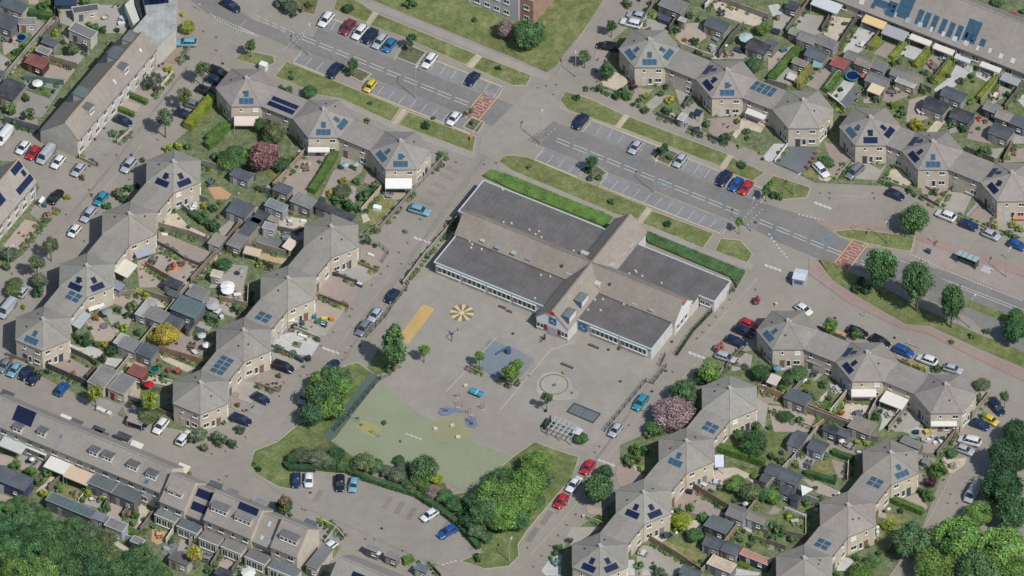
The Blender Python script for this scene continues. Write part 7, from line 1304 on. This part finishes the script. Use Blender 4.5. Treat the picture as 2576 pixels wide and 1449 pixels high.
S(1,2); fence([(1255,925),(1180,1010),(980,1240),(790,1449)],1.5,(.06,.08,.07),open_=True,label='dark bar fence left of the turf'); 
for q in ((1290,1000),(1210,1000)): pass
# bollards
for i,j,L in ((1,2,((970,205),(948,280),(780,440),(660,578),(905,645),(965,578),(490,785),(870,720),(240,1085),(285,945),(450,880),(520,868),(600,870))),(1,1,((1445,1085),(1330,1225),(1260,1300),(1170,1415),(1530,990),(2015,175),(1655,750),(1465,1200),(1550,1205),(2420,185),(2300,200))),
            (2,2,((2455,10),(2195,110),(2125,195),(2055,285),(1990,370),(1920,440),(1865,500),(1620,840),(1180,1375),(175,880))),(2,3,((885,140),(840,200),(645,825),(555,930),(470,1035),(385,1140),(300,1240),(220,1350),(160,1160))),(2,0,((350,858),(450,845),(265,880),(420,945),(130,1315),(860,815))),(3,1,((530,490),(625,487),(625,540),(1060,487),(1075,540),(2250,1270),(2575,870))),
            (1,3,((1105,1070),(1195,1075),(1480,1190),(500,780),(470,770),(1740,1310))),(0,3,((2475,45),(2390,145),(2275,190),(2135,215),(2210,475),(2285,440))),(0,1,((1175,105),(900,455),(925,525),(670,705),(850,970),(125,1300),(1305,350))),(3,3,((1815,710),(1905,712),(1780,475),(1840,620))),(0,0,((2180,370),(2180,500),(2050,310),(1590,1400)))):
    S(i,j)
    for x,y in L: bollard(x,y)
S(2,2); plant('street',2090,600,10,'rd') if 0 else None
# dark solar strips on the first link, dark extra roof panels
S(1,0)
lo=[o for o in bpy.data.objects if o.get('label','').startswith('link house without panels joining the first and second houses of the top centre')][0]
for k in range(7):
    for r_ in (0,1):
        solar(lo,Vector((-2.3+k*.98-1.6 if 0 else -2.6+k*.86,-1.6+r_*1.55,ZE+.02+.02)),Vector((1,0,0)),Vector((0,math.cos(.05),math.sin(.05))),Vector((0,-math.sin(.05),math.cos(.05))),'dark',.84,1.15)
# ------------------------------------------------------------------ trees and shrubs
def pl(i,j,*L):
    S(i,j)
    for t in L: plant(t[0],t[1],t[2],t[3],t[4],t[5] if len(t)>5 else 1.0)
pl(0,0,('street',2040,680,170,'ol',1.25),('street',1850,955,180,'ol'),('street',1660,1195,210,'gr'),('street',2520,450,120,'g',1.2),('street',1560,790,150,'gr'),('tree',1890,270,150,'yg',.8),('shrub',1835,150,70,'ye'),
 ('tree',730,490,130,'ol'),('shrub',640,420,70,'g'),('shrub',430,60,130,'g'),('shrub',480,30,100,'lg'),('shrub',960,270,120,'g'),('shrub',1050,300,110,'g'),('shrub',890,250,80,'lg'),('shrub',1180,300,80,'dg'),('shrub',850,10,160,'g'),('shrub',240,480,120,'g'),('shrub',160,530,110,'bg'),('shrub',380,360,80,'g'),('shrub',80,640,70,'g'),
 ('shrub',100,1090,180,'lg'),('shrub',300,1150,170,'ol'),('shrub',270,980,120,'g'),('shrub',160,1230,120,'g'),('shrub',220,1190,70,'pu'),('ball',1480,880,80,'lg'),('shrub',1570,890,80,'pu'),('shrub',1480,770,60,'dg'),('shrub',1700,690,110,'ye'),('shrub',1140,1340,110,'g'),('shrub',1230,1330,60,'g'),('shrub',560,330,90,'yg'),('shrub',540,920,60,'dg'),('shrub',420,890,60,'g'),('shrub',30,780,60,'g'))
pl(1,0,('tree',930,82,110,'dg',.7),('shrub',230,30,130,'gr'),('tree',340,60,170,'gr',.7),('shrub',440,90,120,'gr'),('shrub',540,40,110,'ol'),('shrub',380,150,90,'dg'),('street',1560,400,130,'bg'),('shrub',1500,490,70,'dg'),('street',975,640,120,'bg',1.2),('shrub',930,740,80,'dg'),('shrub',360,780,70,'g'),('shrub',350,720,50,'g'),('tree',545,920,170,'bg',.6),('shrub',330,900,110,'g'),('shrub',250,880,80,'g'),
 ('shrub',2440,680,80,'dg'),('shrub',1715,1262,110,'dg'),('shrub',1150,1040,60,'bg'),('shrub',1785,1185,60,'g'),('tree',2515,280,210,'ro',.8),('street',2160,1110,60,'lg',1.4),('shrub',1560,30,160,'g'),('shrub',2200,200,70,'bg'),('tree',60,1130,150,'lg',.8),('tree',40,1250,140,'bg'),('tree',190,1330,230,'ol',.8),('shrub',1120,1215,80,'lg'),('shrub',2170,1240,70,'gr'),('shrub',2160,1385,50,'or_'))
pl(2,0,('big',185,330,350,'g',.85),('street',1000,260,130,'g'),('street',730,560,140,'ol'),('cone',955,700,170,'g',.8),('shrub',1210,855,120,'pu'),('shrub',1130,920,150,'g'),('shrub',1170,960,130,'lg'),('shrub',1050,960,110,'bg'),('shrub',900,880,120,'gr'),('shrub',650,980,90,'dg'),('shrub',1340,960,110,'yg'),('shrub',1290,1010,90,'gr'),('shrub',1340,1100,110,'g'),('shrub',1590,1005,120,'ye'),('shrub',1560,1110,130,'g'),('shrub',1610,1160,80,'wh'),
 ('shrub',1970,1250,110,'g'),('shrub',2265,1220,80,'g'),('shrub',2140,1385,140,'dg'),('shrub',2360,1320,90,'g'),('shrub',2370,1390,70,'bg'),('tree',2440,650,190,'g',.8),('shrub',1790,150,100,'g'),('shrub',1870,200,70,'dg'),('ball',1660,300,90,'g'),('tree',2530,285,150,'lg',.8),('shrub',750,890,80,'g'),('shrub',1430,160,60,'yg'),('shrub',1220,1050,60,'dg'),('shrub',1490,940,90,'g'),('shrub',1550,870,80,'dg'),('shrub',1380,290,60,'bn'),('shrub',1740,400,60,'or_'),('shrub',1840,410,110,'dg'),('shrub',1880,520,120,'ol'),('shrub',1160,30,130,'gr'),('shrub',1280,0,60,'g'),('shrub',2290,60,80,'g'))
pl(3,0,('tree',2440,170,150,'rd',.6),('shrub',2560,110,90,'g'),('tree',2320,20,140,'g',.5),('shrub',20,290,80,'g'),('shrub',250,630,60,'g'),('shrub',730,900,70,'dg'),('ball',690,960,40,'g'),('ball',640,1000,40,'bg'),('shrub',1080,990,110,'g'),('shrub',1340,1140,130,'g'),('shrub',1250,1060,110,'lg'),('shrub',1350,1080,70,'bg'),('shrub',1500,1250,180,'ye'),('ball',1700,1190,50,'ye'),('ball',1640,1240,50,'yg'),('ball',1590,1300,45,'yg'),('shrub',1260,640,90,'g'),('shrub',1330,620,90,'ol'),('shrub',1450,620,70,'g'),('shrub',1580,730,100,'g'),('shrub',1660,790,110,'g'),('shrub',1560,890,130,'ol'),('shrub',1500,870,70,'g'),
 ('shrub',1940,820,110,'g'),('shrub',2040,760,80,'g'),('shrub',2030,1010,110,'lg'),('shrub',2060,820,50,'bg'),('shrub',1860,1250,100,'g'),('shrub',1980,1290,130,'bg'),('shrub',2130,1190,80,'rd'),('shrub',2190,1220,70,'lg'),('shrub',2350,780,70,'g'),('shrub',2400,860,80,'bg'),('shrub',2420,960,110,'dg'),('shrub',2120,1290,60,'g'),('shrub',2310,930,60,'pk'),('shrub',1700,700,60,'bn'),('shrub',880,380,40,'g'),('shrub',100,180,90,'bn'),('shrub',1820,760,70,'ol'),('shrub',2500,850,70,'g'))
pl(1,1,('tree',70,110,330,'pk',.75),('tree',130,-60,150,'bg',.8),('big',-210,130,280,'g',.7),('tree',250,200,200,'bg',.5),('shrub',170,100,110,'g'),('shrub',60,440,130,'g'),('shrub',400,150,70,'bn'),('shrub',880,370,110,'ye'),('tree',880,470,190,'gr',.6),('shrub',750,490,110,'yg'),('shrub',960,620,170,'g'),('shrub',1080,520,150,'g'),('shrub',1200,410,130,'ol'),('shrub',1020,380,110,'g'),('shrub',1160,480,110,'dg'),('shrub',1040,650,110,'g'),('shrub',800,560,130,'g'),('shrub',900,590,110,'dg'),('shrub',1870,100,110,'lg'),('shrub',1190,860,90,'g'),('shrub',1120,980,110,'g'),('shrub',1200,1020,60,'dg'),('shrub',1700,280,30,'g'),('shrub',350,690,60,'or_'),('shrub',30,1210,90,'yg'),('shrub',1080,1180,60,'ol'),('shrub',1500,880,60,'ol'),('shrub',1000,250,60,'g'),('shrub',640,180,60,'g'))
pl(0,1,('shrub',1200,500,150,'ol'),('shrub',1290,450,130,'g'),('shrub',1240,540,130,'g'),('ball',1340,270,40,'g'),('shrub',1080,620,110,'g'),('shrub',1440,160,70,'ol'),('shrub',835,335,80,'ol'),('shrub',675,530,90,'yg'),('street',510,1010,170,'ol',1.1),('street',370,1200,180,'ol'),('tree',100,1110,190,'gr',.5),('shrub',60,1230,120,'g'),('tree',160,1400,160,'ol',.6),('tree',400,1370,180,'gr',.6),('shrub',470,720,90,'pk'),('shrub',450,770,80,'gr'),('shrub',330,920,50,'or_'),('shrub',390,860,50,'bn'),('shrub',290,980,60,'ol'),
 ('shrub',2060,620,110,'yg'),('shrub',2150,640,110,'bg'),('shrub',2040,740,170,'g'),('shrub',2150,820,170,'dg'),('shrub',1950,700,110,'g'),('shrub',2200,730,60,'g'),('shrub',1780,620,80,'ol'),('tree',2250,1220,170,'bg',.6),('shrub',1730,1230,100,'rd'),('shrub',1830,1200,90,'pk'),('shrub',1700,1260,70,'ol'),('tree',2300,170,230,'lg',.6),('shrub',2170,130,120,'g'),('tree',2490,130,200,'lg',.7),('shrub',1700,40,130,'yg'),('shrub',1790,20,110,'yg'),('shrub',1900,30,110,'g'),('shrub',1640,780,40,'dg'),('shrub',1900,830,60,'g'),('shrub',1750,670,60,'g'),('shrub',2370,1120,60,'g'),('shrub',1380,420,80,'dg'),('shrub',2400,500,40,'wh'),('shrub',2210,590,60,'g'))
pl(0,2,('tree',1670,460,260,'ye',.6),('shrub',1530,490,150,'yg'),('tree',130,20,170,'ol',.6),('shrub',380,40,150,'dg'),('ball',1190,215,90,'g'),('shrub',1330,180,140,'ol'),('shrub',1290,270,110,'g'),('shrub',860,520,170,'dg'),('shrub',790,500,110,'bg'),('shrub',980,560,110,'ol'),('shrub',1050,570,110,'yg'),('ball',1120,630,120,'dg',1.1),('ball',1030,705,90,'dg',1.1),('shrub',1250,400,110,'yg'),('shrub',1180,370,90,'ol'),('shrub',1400,450,110,'g'),('shrub',750,470,70,'bg'),('shrub',910,400,60,'g'),('shrub',960,300,90,'or_'),('shrub',960,750,90,'dg'),('shrub',920,700,60,'yg'),('ball',790,650,50,'or_'),('shrub',740,850,60,'or_'),
 ('street',960,1050,170,'yg',1.0),('street',1500,1120,190,'yg',1.2),('tree',1480,1290,200,'ol',.6),('street',400,850,90,'ol'),('shrub',280,735,60,'g'),('shrub',1400,30,110,'yg'),('shrub',1480,90,120,'yg'),('shrub',2390,220,150,'ol'),('shrub',2110,300,120,'g'),('shrub',2080,240,80,'g'),('shrub',1780,830,110,'rd'),('shrub',1700,830,80,'rd'),('shrub',1600,790,90,'g'),('shrub',1650,880,110,'g'),('shrub',1520,880,60,'lg'),('shrub',1580,720,60,'or_'),('shrub',1850,700,60,'bn'),('shrub',1960,700,60,'bn'),('shrub',2350,960,90,'gr'),('shrub',2400,1180,70,'ol'),('shrub',2420,1420,130,'gr'),('shrub',2250,1350,70,'g'),('shrub',240,190,70,'yg'),('shrub',640,900,50,'g'),('shrub',470,840,70,'dg'),('shrub',350,480,50,'dg'))
pl(1,2,('cone',1385,555,310,'g',1.05),('street',1690,628,135,'lg'),('street',2250,692,120,'lg'),('street',2550,850,160,'lg'),('street',2620,790,120,'lg'),('tree',770,890,260,'g',.8),('tree',650,1060,330,'g',.8),('tree',850,1010,260,'lg',.7),('tree',750,1200,320,'lg',.7),('tree',570,1260,260,'bg',.8),('tree',620,930,170,'lg'),('tree',890,880,200,'ol',.6),('shrub',700,1290,90,'rd'),('shrub',1290,1355,60,'dg'),('shrub',230,880,70,'g'),('shrub',400,560,60,'g'),('shrub',1340,800,130,'g'),('shrub',200,470,50,'dg'),('shrub',250,260,40,'g'))
pl(2,2,('street',350,1110,125,'g',1.2),('tree',1990,850,240,'lg',.9),('tree',1740,1040,290,'g',.75),('big',1630,1260,440,'ro',.5),('tree',1450,1400,200,'g',.6),('tree',1890,900,160,'dg',.7),('tree',2500,850,190,'bg',.7),('shrub',2090,600,130,'rd',1.3),('shrub',2460,125,100,'rd',1.3),('shrub',1075,610,50,'g'),('shrub',2350,790,90,'gr'),('shrub',340,1235,40,'dg'),('shrub',520,850,40,'yg'),('shrub',2450,1400,150,'g'),('shrub',2230,20,50,'lg'),('tree',60,760,110,'lg',.8),('shrub',1550,830,40,'gr'))
pl(3,1,('tree',1470,750,310,'g',.85),('tree',1140,1230,320,'g',1.5),('shrub',930,1390,150,'bg'),('tree',1505,1380,330,'g',1.6),('shrub',60,520,110,'dg'),('shrub',130,530,110,'g'),('shrub',35,390,70,'lg'),('shrub',640,210,80,'g'),('shrub',560,150,110,'g'),('tree',600,180,130,'g',.5),('shrub',675,345,50,'yg'),('shrub',1200,300,60,'lg'),('shrub',1250,220,50,'g'),('shrub',1420,470,90,'dg'),('shrub',1480,400,80,'bg'),('shrub',1480,510,70,'g'),('shrub',1690,480,110,'gr'),('shrub',1850,450,70,'g'),('ball',2465,805,90,'yg'),('ball',2530,850,90,'yg'),('ball',2280,825,70,'yg'),('shrub',2420,890,90,'g'),('shrub',2480,930,80,'g'),('shrub',2180,80,190,'g'),('shrub',2110,90,90,'dg'),('shrub',2480,100,60,'or_'),('shrub',1230,130,40,'bn'),('shrub',1760,500,60,'bn'),('shrub',430,180,50,'rd'),('shrub',460,140,50,'rd'),('shrub',390,230,50,'rd'),('shrub',480,90,50,'pk'))
pl(2,1,('street',800,180,150,'bg',.9),('shrub',765,260,100,'dg'),('shrub',870,340,90,'g'),('shrub',790,340,90,'gr'),('street',1530,50,120,'bg'),('shrub',1480,70,90,'dg'),('shrub',1590,130,90,'g'),('shrub',2320,205,120,'bg'),('street',2285,790,100,'lg',1.3),('shrub',1005,575,90,'bg'),('shrub',1565,800,90,'dg'),('street',2555,470,120,'g'),('shrub',170,235,60,'g'),('shrub',2290,20,70,'yg'),('shrub',2530,150,50,'bg'),('shrub',2500,90,50,'yg'))
pl(3,2,('tree',1850,130,250,'g',1.9),('shrub',1000,20,150,'bg'),('shrub',900,0,130,'bg'),('shrub',2200,430,90,'gr'),('tree',2480,430,260,'bg',.9),('tree',2500,300,200,'g'),('street',630,380,170,'lg',1.1),('shrub',870,460,170,'g'),('shrub',930,480,90,'g'),('shrub',1450,770,100,'ye'),('shrub',1550,810,110,'ye'),('shrub',1500,790,80,'or_'),('shrub',1700,800,90,'ol'),('tree',2160,970,160,'gr',.6),('shrub',2120,1100,110,'gr'),('street',2380,1090,110,'g',1.2),('shrub',2180,1300,130,'lg'),('shrub',2260,1350,60,'yg'),
 ('shrub',2470,1400,150,'bg'),('tree',310,850,200,'g',.6),('tree',190,920,150,'g',.7),('shrub',150,1010,110,'lg'),('shrub',170,1050,70,'yg'),('shrub',440,1100,110,'g'),('shrub',380,1040,90,'ol'),('shrub',560,970,110,'g'),('shrub',620,1100,90,'g'),('shrub',540,1210,60,'g'),('shrub',640,1230,110,'lg'),('shrub',1100,1290,110,'g'),('shrub',1130,1240,70,'bg'),('tree',180,1290,150,'bg',.5),('shrub',320,1330,100,'bg'),('shrub',740,1250,80,'or_'),('shrub',30,800,120,'g'),('shrub',40,900,90,'bg'),('shrub',780,1070,40,'wh'),('shrub',1400,740,60,'g'),('shrub',2050,480,90,'g'),('shrub',1850,540,70,'ol'),('shrub',10,1400,80,'g'))
pl(3,3,('big',1450,1080,420,'g',.8),('big',1900,1050,520,'lg',.8),('big',2330,1150,520,'lg',.8),('big',2420,250,420,'dg',.9),('big',2350,560,450,'dg',.8),('big',2480,800,400,'bg',.8),('big',2120,820,300,'lg',.7),('big',1680,1330,420,'lg',.7),('big',2130,1380,480,'g',.7),('big',2480,1400,400,'lg',.7),('big',2530,20,350,'dg',.8),('tree',950,1400,230,'lg',.6),('tree',1060,1300,170,'g',.6),
 ('ball',1720,385,200,'lg',.9),('shrub',1620,500,170,'pu'),('shrub',1620,630,170,'g'),('shrub',1540,600,110,'bg'),('ball',1220,930,150,'yg',.8),('tree',1860,210,120,'g',.6),('shrub',1780,290,90,'wh'),('shrub',1870,330,110,'wh'),('shrub',1350,790,90,'bg'),('shrub',590,170,120,'ye'),('shrub',560,240,110,'g'),('shrub',900,100,80,'ye'),('shrub',1000,110,90,'yg'),('shrub',800,60,70,'or_'),('shrub',740,20,110,'g'),('shrub',50,240,110,'g'),('shrub',130,280,110,'ol'),('shrub',280,330,90,'lg'),('tree',60,650,170,'lg',.6),('shrub',380,720,110,'g'),('shrub',530,660,80,'ol'),('shrub',480,560,60,'g'),('shrub',120,1000,170,'g'),('shrub',50,950,130,'g'),('shrub',200,850,110,'yg'),('shrub',60,1080,130,'bg'),('shrub',250,1080,110,'ol'),('shrub',1000,1150,60,'g'),('shrub',900,1260,110,'g'),('shrub',1080,1090,60,'or_'),('shrub',1120,1210,90,'g'),('shrub',690,1430,90,'g'),('shrub',680,450,60,'g'),('shrub',1390,620,40,'ye'))
pl(2,3,('tree',870,560,330,'g',.75),('tree',940,400,170,'dg',.7),('big',230,330,330,'lg',.7),('big',150,520,380,'lg',.75),('big',330,480,220,'ol',.6),('big',80,700,360,'lg',.75),('big',230,690,220,'g',.6),('big',60,870,260,'g',.75),('shrub',1250,180,150,'lg'),('shrub',1330,180,130,'dg'),('shrub',1140,280,110,'g'),('shrub',1180,330,110,'ol'),('shrub',1310,370,90,'yg'),('tree',700,60,150,'g',.5),('shrub',470,1160,110,'g'),('shrub',430,1220,90,'g'),('shrub',580,1090,90,'ol'),('shrub',880,850,60,'lg'),
 ('tree',1700,900,230,'yg',.6),('shrub',1640,960,110,'yg'),('tree',1830,1030,170,'g',.6),('shrub',1930,860,150,'g'),('shrub',1800,760,110,'g'),('shrub',1680,790,110,'bg'),('shrub',1960,1040,60,'g'),('tree',2260,520,220,'lg',.6),('tree',2400,600,220,'ol',.7),('tree',2430,110,300,'bg',.6),('tree',2300,40,170,'g',.6),('tree',2540,620,150,'g',.8),('shrub',2430,720,110,'ol'),('shrub',2240,690,70,'g'),('shrub',2090,560,90,'gr'),('shrub',2000,590,70,'gr'),('shrub',2560,940,110,'yg'),('shrub',2300,1080,90,'g'),('shrub',2440,1050,110,'g'),('shrub',2400,1130,90,'ol'),('shrub',1280,1340,110,'g'),('shrub',1430,1370,90,'dg'),('shrub',1500,1420,170,'gr'),('shrub',1900,1300,60,'g'),('shrub',2520,1100,60,'g'),('tree',2440,440,90,'lg',.5),('shrub',1850,510,60,'g'),('shrub',1390,10,150,'g'),('shrub',390,1260,60,'lg'),('shrub',1290,1420,60,'wh'),('shrub',2050,480,60,'gr'),('shrub',2330,990,70,'dg'))
pl(1,3,('tree',1700,360,280,'g',.9),('tree',1650,470,200,'lg',.8),('tree',1430,430,200,'gr',.5),('tree',1480,360,150,'gr',.6),('tree',820,220,170,'bg',.7),('tree',600,260,230,'gr',.5),('tree',480,230,220,'gr',.5),('tree',720,290,190,'gr',.5),('tree',380,260,150,'bg',.6),('tree',1100,300,230,'ol',.6),('tree',1190,340,190,'g',.5),('tree',1000,330,170,'bg',.5),('tree',1320,390,150,'gr',.5),('tree',1560,530,190,'gr',.5),('tree',1440,280,120,'bg',.5),('tree',1780,600,170,'ro',.4),('tree',1900,640,190,'g',.5),('tree',2000,720,200,'bg',.5),('tree',870,330,160,'g',.5),('tree',1700,560,150,'g',.5),
 ('big',2390,620,380,'lg',.75),('big',2300,800,360,'g',.75),('big',2480,850,350,'lg',.7),('big',2480,480,300,'g',.7),('tree',2180,700,220,'bg',.8),('tree',2160,880,220,'bg',.7),('tree',2230,1000,200,'gr',.6),('tree',2090,830,150,'dg',.6),('tree',2320,1060,150,'g',.5),('shrub',2250,1270,110,'g'),('shrub',2220,1240,70,'dg'),('shrub',30,370,80,'dg'),('tree',280,740,190,'g',.6),('street',290,700,130,'bn',1.2),('shrub',345,830,60,'g'),('shrub',650,900,70,'yg'),('shrub',720,920,70,'yg'),('shrub',690,970,40,'g'),('shrub',650,940,40,'bg'),('shrub',730,1000,40,'g'),('shrub',700,1050,50,'g'),('shrub',1640,1310,60,'bg'),('shrub',1760,1350,80,'ol'),('shrub',1500,1320,60,'lg'),('tree',1820,480,130,'yg',.5),('shrub',1050,250,90,'g'))
S(0,3)
rdx=random.Random(3)
for x,y,w_,c in ((40,790,230,'g'),(60,960,300,'bg'),(250,850,280,'g'),(420,850,220,'g'),(480,1010,330,'g'),(250,1050,300,'bg'),(90,1180,330,'g'),(330,1220,330,'g'),(620,1000,260,'bg'),(750,960,250,'g'),(900,1000,260,'gr'),(1060,1080,250,'ol'),(700,1140,300,'g'),(560,1210,300,'g'),(880,1180,320,'g'),(1080,1250,280,'ol'),(150,1400,350,'lg'),(430,1400,350,'lg'),(700,1390,320,'g'),(950,1390,320,'bg'),(1200,1400,300,'g'),(1420,1230,260,'g'),(1320,1310,250,'bg'),(1520,1350,260,'g'),(1640,1440,200,'g'),(1450,1450,260,'g'),(200,720,200,'g'),(350,760,150,'gr')):
    plant('big',x,y,w_,c,.75)
pl(0,3,('ball',165,345,130,'lg'),('ball',305,395,130,'lg'),('ball',480,410,110,'lg'),('shrub',400,480,150,'ol'),('shrub',430,610,110,'yg'),('shrub',590,570,110,'lg'),('shrub',740,610,80,'bn'),('shrub',890,615,110,'yg'),('shrub',1020,670,110,'yg'),('shrub',830,680,80,'gr'),('shrub',1080,760,110,'g'),('shrub',1360,830,110,'g'),('shrub',1350,920,90,'lg'),('shrub',1300,830,80,'bn'),('street',1960,1230,170,'ye',1.0),('shrub',1540,950,70,'g'),('shrub',1460,880,80,'dg'),('shrub',2100,1400,110,'g'),('shrub',2160,1330,90,'g'),('shrub',2200,1250,80,'ol'),('shrub',1450,1080,60,'g'),('shrub',1440,215,80,'g'),('shrub',1910,420,60,'yg'),('shrub',2050,150,120,'ol'),('shrub',2200,60,200,'gr'),('shrub',2330,110,130,'gr'),('shrub',1950,50,170,'gr'),('shrub',2560,320,60,'g'),('tree',2010,20,160,'gr',.5))
# hedges and ground cover
S(2,1); cover('ground_cover',[(-290,330),(-210,270),(0,335),(1015,745),(935,840),(0,470)],.8,'lg','tall bright green planting along the back of the school')
S(2,1); cover('ground_cover',[(1362,890),(1345,950),(1370,1000),(2200,1350),(2260,1449),(2345,1290)],.8,'g','deep green planting beside the right wing of the school')
S(0,0); hedge([(2140,1010),(1890,1310)],2.0,2.0,'yg'); hedge([(2290,1290),(2100,1449)],2.0,1.8,'lg'); hedge([(1310,975),(1480,1050)],1.0,1.2,'lg'); hedge([(1190,1110),(1350,1175)],.9,1.2,'lg')
hedge([(290,150),(520,195)],1.4,1.5,'g')
S(1,1); hedge([(830,60),(680,320),(560,500)],1.6,1.6,'lg')
S(3,0); hedge([(310,510),(20,830)],1.5,1.6,'lg'); hedge([(430,690),(290,880)],1.5,1.5,'ye'); hedge([(740,730),(580,940)],1.5,1.6,'lg'); hedge([(1120,390),(1040,500)],1.3,1.0,'yg'); hedge([(1400,420),(1240,600)],1.0,1.0,'yg'); hedge([(1640,510),(1480,690)],1.2,1.2,'yg'); hedge([(1870,600),(1690,850)],1.0,1.2,'yg'); hedge([(2320,800),(2130,1020)],1.5,1.4,'yg')
S(2,3); hedge([(2060,180),(2540,340)],1.5,1.8,'lg'); hedge([(1150,250),(1290,300)],.8,.9,'g'); hedge([(2270,1330),(2380,1370)],1.2,.7,'lg')
S(3,3); hedge([(1195,680),(1560,830)],1.3,1.5,'lg'); hedge([(370,430),(680,520)],1.1,1.3,'g'); hedge([(650,220),(860,300)],1.1,1.4,'g')
S(1,3); hedge([(600,370),(900,400),(1060,470),(1340,560),(1600,640),(1850,800),(2020,930),(2240,1180)],1.2,1.3,'g',label='long curved green hedge behind the parking bays',size=.2); hedge([(300,330),(330,380),(600,385)],1.3,1.2,'bg')
hedge([(1480,1310),(1580,1280)],1.6,.9,'lg')
S(0,3); hedge([(1240,1010),(1390,1040)],1.6,1.0,'lg')
S(3,2); hedge([(660,1180),(600,1260)],1.2,.6,'lg')
S(0,1); hedge([(2080,50),(2230,-60)],1.8,1.7,'lg'); hedge([(1930,720),(2180,880)],1.6,1.4,'g')

# ------------------------------------------------------------------ low border planting along the garden fences
hc=[(h[0].x,h[0].y) for h in HEX.values()]
rd=random.Random(21)
BORD={k:[] for k in ('g','lg','dg','ol','bn','pk','yg')}
for ps in FEN:
    for a,b in zip(ps[:-1],ps[1:]):
        d=b-a; L=d.length
        if L<1: continue
        t=d/L; n=Vector((-t.y,t.x,0))
        for side in (-1,1):
            s=rd.uniform(0,1)
            while s<L:
                if rd.random()<.8:
                    q=a+t*s+n*side*rd.uniform(.35,.8)
                    if min((q.x-x)**2+(q.y-y)**2 for x,y in hc)>6.6**2:
                        k=rd.choices(list(BORD),[5,4,4,4,1.2,.7,1])[0]; BORD[k].append((q,rd.uniform(.28,.75)))
                s+=rd.uniform(.5,1.6)
for k,L in BORD.items():
    mb=MB(); shd=[]
    for q,r in L:
        for _ in range(int(34*r/.45)):
            th=rd.uniform(0,6.28); u=rd.uniform(-.2,1); s_=math.sqrt(max(0,1-u*u)); n=Vector((s_*math.cos(th),s_*math.sin(th),u)); p=Vector((q.x,q.y,.1))+n*r*rd.uniform(.6,1.1)
            nn=(n+Vector((rd.uniform(-.5,.5),rd.uniform(-.5,.5),.3))).normalized(); A=nn.orthogonal().normalized(); B=nn.cross(A); e=rd.uniform(.1,.22)
            mb.add([p-A*e,p+B*e*.8,p+A*e,p-B*e*.8],[(0,1,2,3)]); shd.append(rd.uniform(.65,1.3))
    o=lnk('border_planting',mb.mesh('border_planting','leaf',False,shd),None,PC[k]); o['kind']='stuff'; o['label']='low %s border planting along the garden fences'%PN[k]; o['category']='border planting'
SUN_E=3.75; SKY_E=.105
# ------------------------------------------------------------------ labels that single things out
def finish_labels():
    bpy.context.view_layer.update()
    def where(o,at):
        p=at if at is not None else o.location; return toU((p.x,p.y,0.3))
    ent=[]
    for o,at in AUTO:
        u,v=where(o,at); best=min(LAND,key=lambda L:(L[1]-u)**2+((L[2]-v)*1.2)**2)
        dx,dy=u-best[1],(v-best[2])*1.2
        d='left of' if dx<-abs(dy) else 'right of' if dx>abs(dy) else 'above' if dy<0 else 'below'
        if math.hypot(dx,dy)<40: d='close to'
        ent.append([o,'%s %s %s'%(o['label'],d,best[0]),u,v,math.hypot(dx,dy)])
    by={}
    for e in ent: by.setdefault(e[1],[]).append(e)
    W=['nearest','second nearest','third nearest','fourth nearest','fifth nearest','sixth nearest','seventh nearest','eighth nearest','ninth nearest','tenth nearest','eleventh nearest','twelfth nearest']
    for l,es in by.items():
        if len(es)==1: es[0][0]['label']=l; continue
        es.sort(key=lambda e:e[4])
        for i,e in enumerate(es):
            e[0]['label']=l+', '+(W[i] if i<len(W) else 'number %d in distance'%(i+1))
finish_labels()
# ------------------------------------------------------------------ camera, light, sky
cam=bpy.data.cameras.new('Camera'); co=bpy.data.objects.new('Camera',cam); col.objects.link(co); sc.camera=co
co.location=CAM; co.rotation_euler=(PI/2-PH,0,0); cam.sensor_width=36; cam.lens=36*D/(2576/PXM); cam.clip_start=10; cam.clip_end=9000
sd=Vector((.52,-.60,1.0)).normalized()
sun=bpy.data.lights.new('Sun','SUN'); sun.energy=SUN_E; sun.angle=R(.6); sun.color=(1,.975,.925)
so=bpy.data.objects.new('Sun',sun); col.objects.link(so); so.rotation_euler=sd.to_track_quat('Z','Y').to_euler(); so.location=(0,0,60)
w=bpy.data.worlds.new('World'); sc.world=w; w.use_nodes=True; nt=w.node_tree; nt.nodes.clear()
sk=nt.nodes.new('ShaderNodeTexSky'); sk.sky_type='NISHITA'; sk.sun_disc=False; sk.sun_elevation=math.asin(sd.z); sk.sun_rotation=math.atan2(sd.x,sd.y); sk.dust_density=1.0; sk.air_density=1.0
bg=nt.nodes.new('ShaderNodeBackground'); bg.inputs['Strength'].default_value=SKY_E; ow=nt.nodes.new('ShaderNodeOutputWorld')
nt.links.new(sk.outputs[0],bg.inputs[0]); nt.links.new(bg.outputs[0],ow.inputs[0])
sc.view_settings.view_transform='Standard'; sc.view_settings.look='None'; sc.view_settings.exposure=0
print('objects',len(bpy.data.objects))
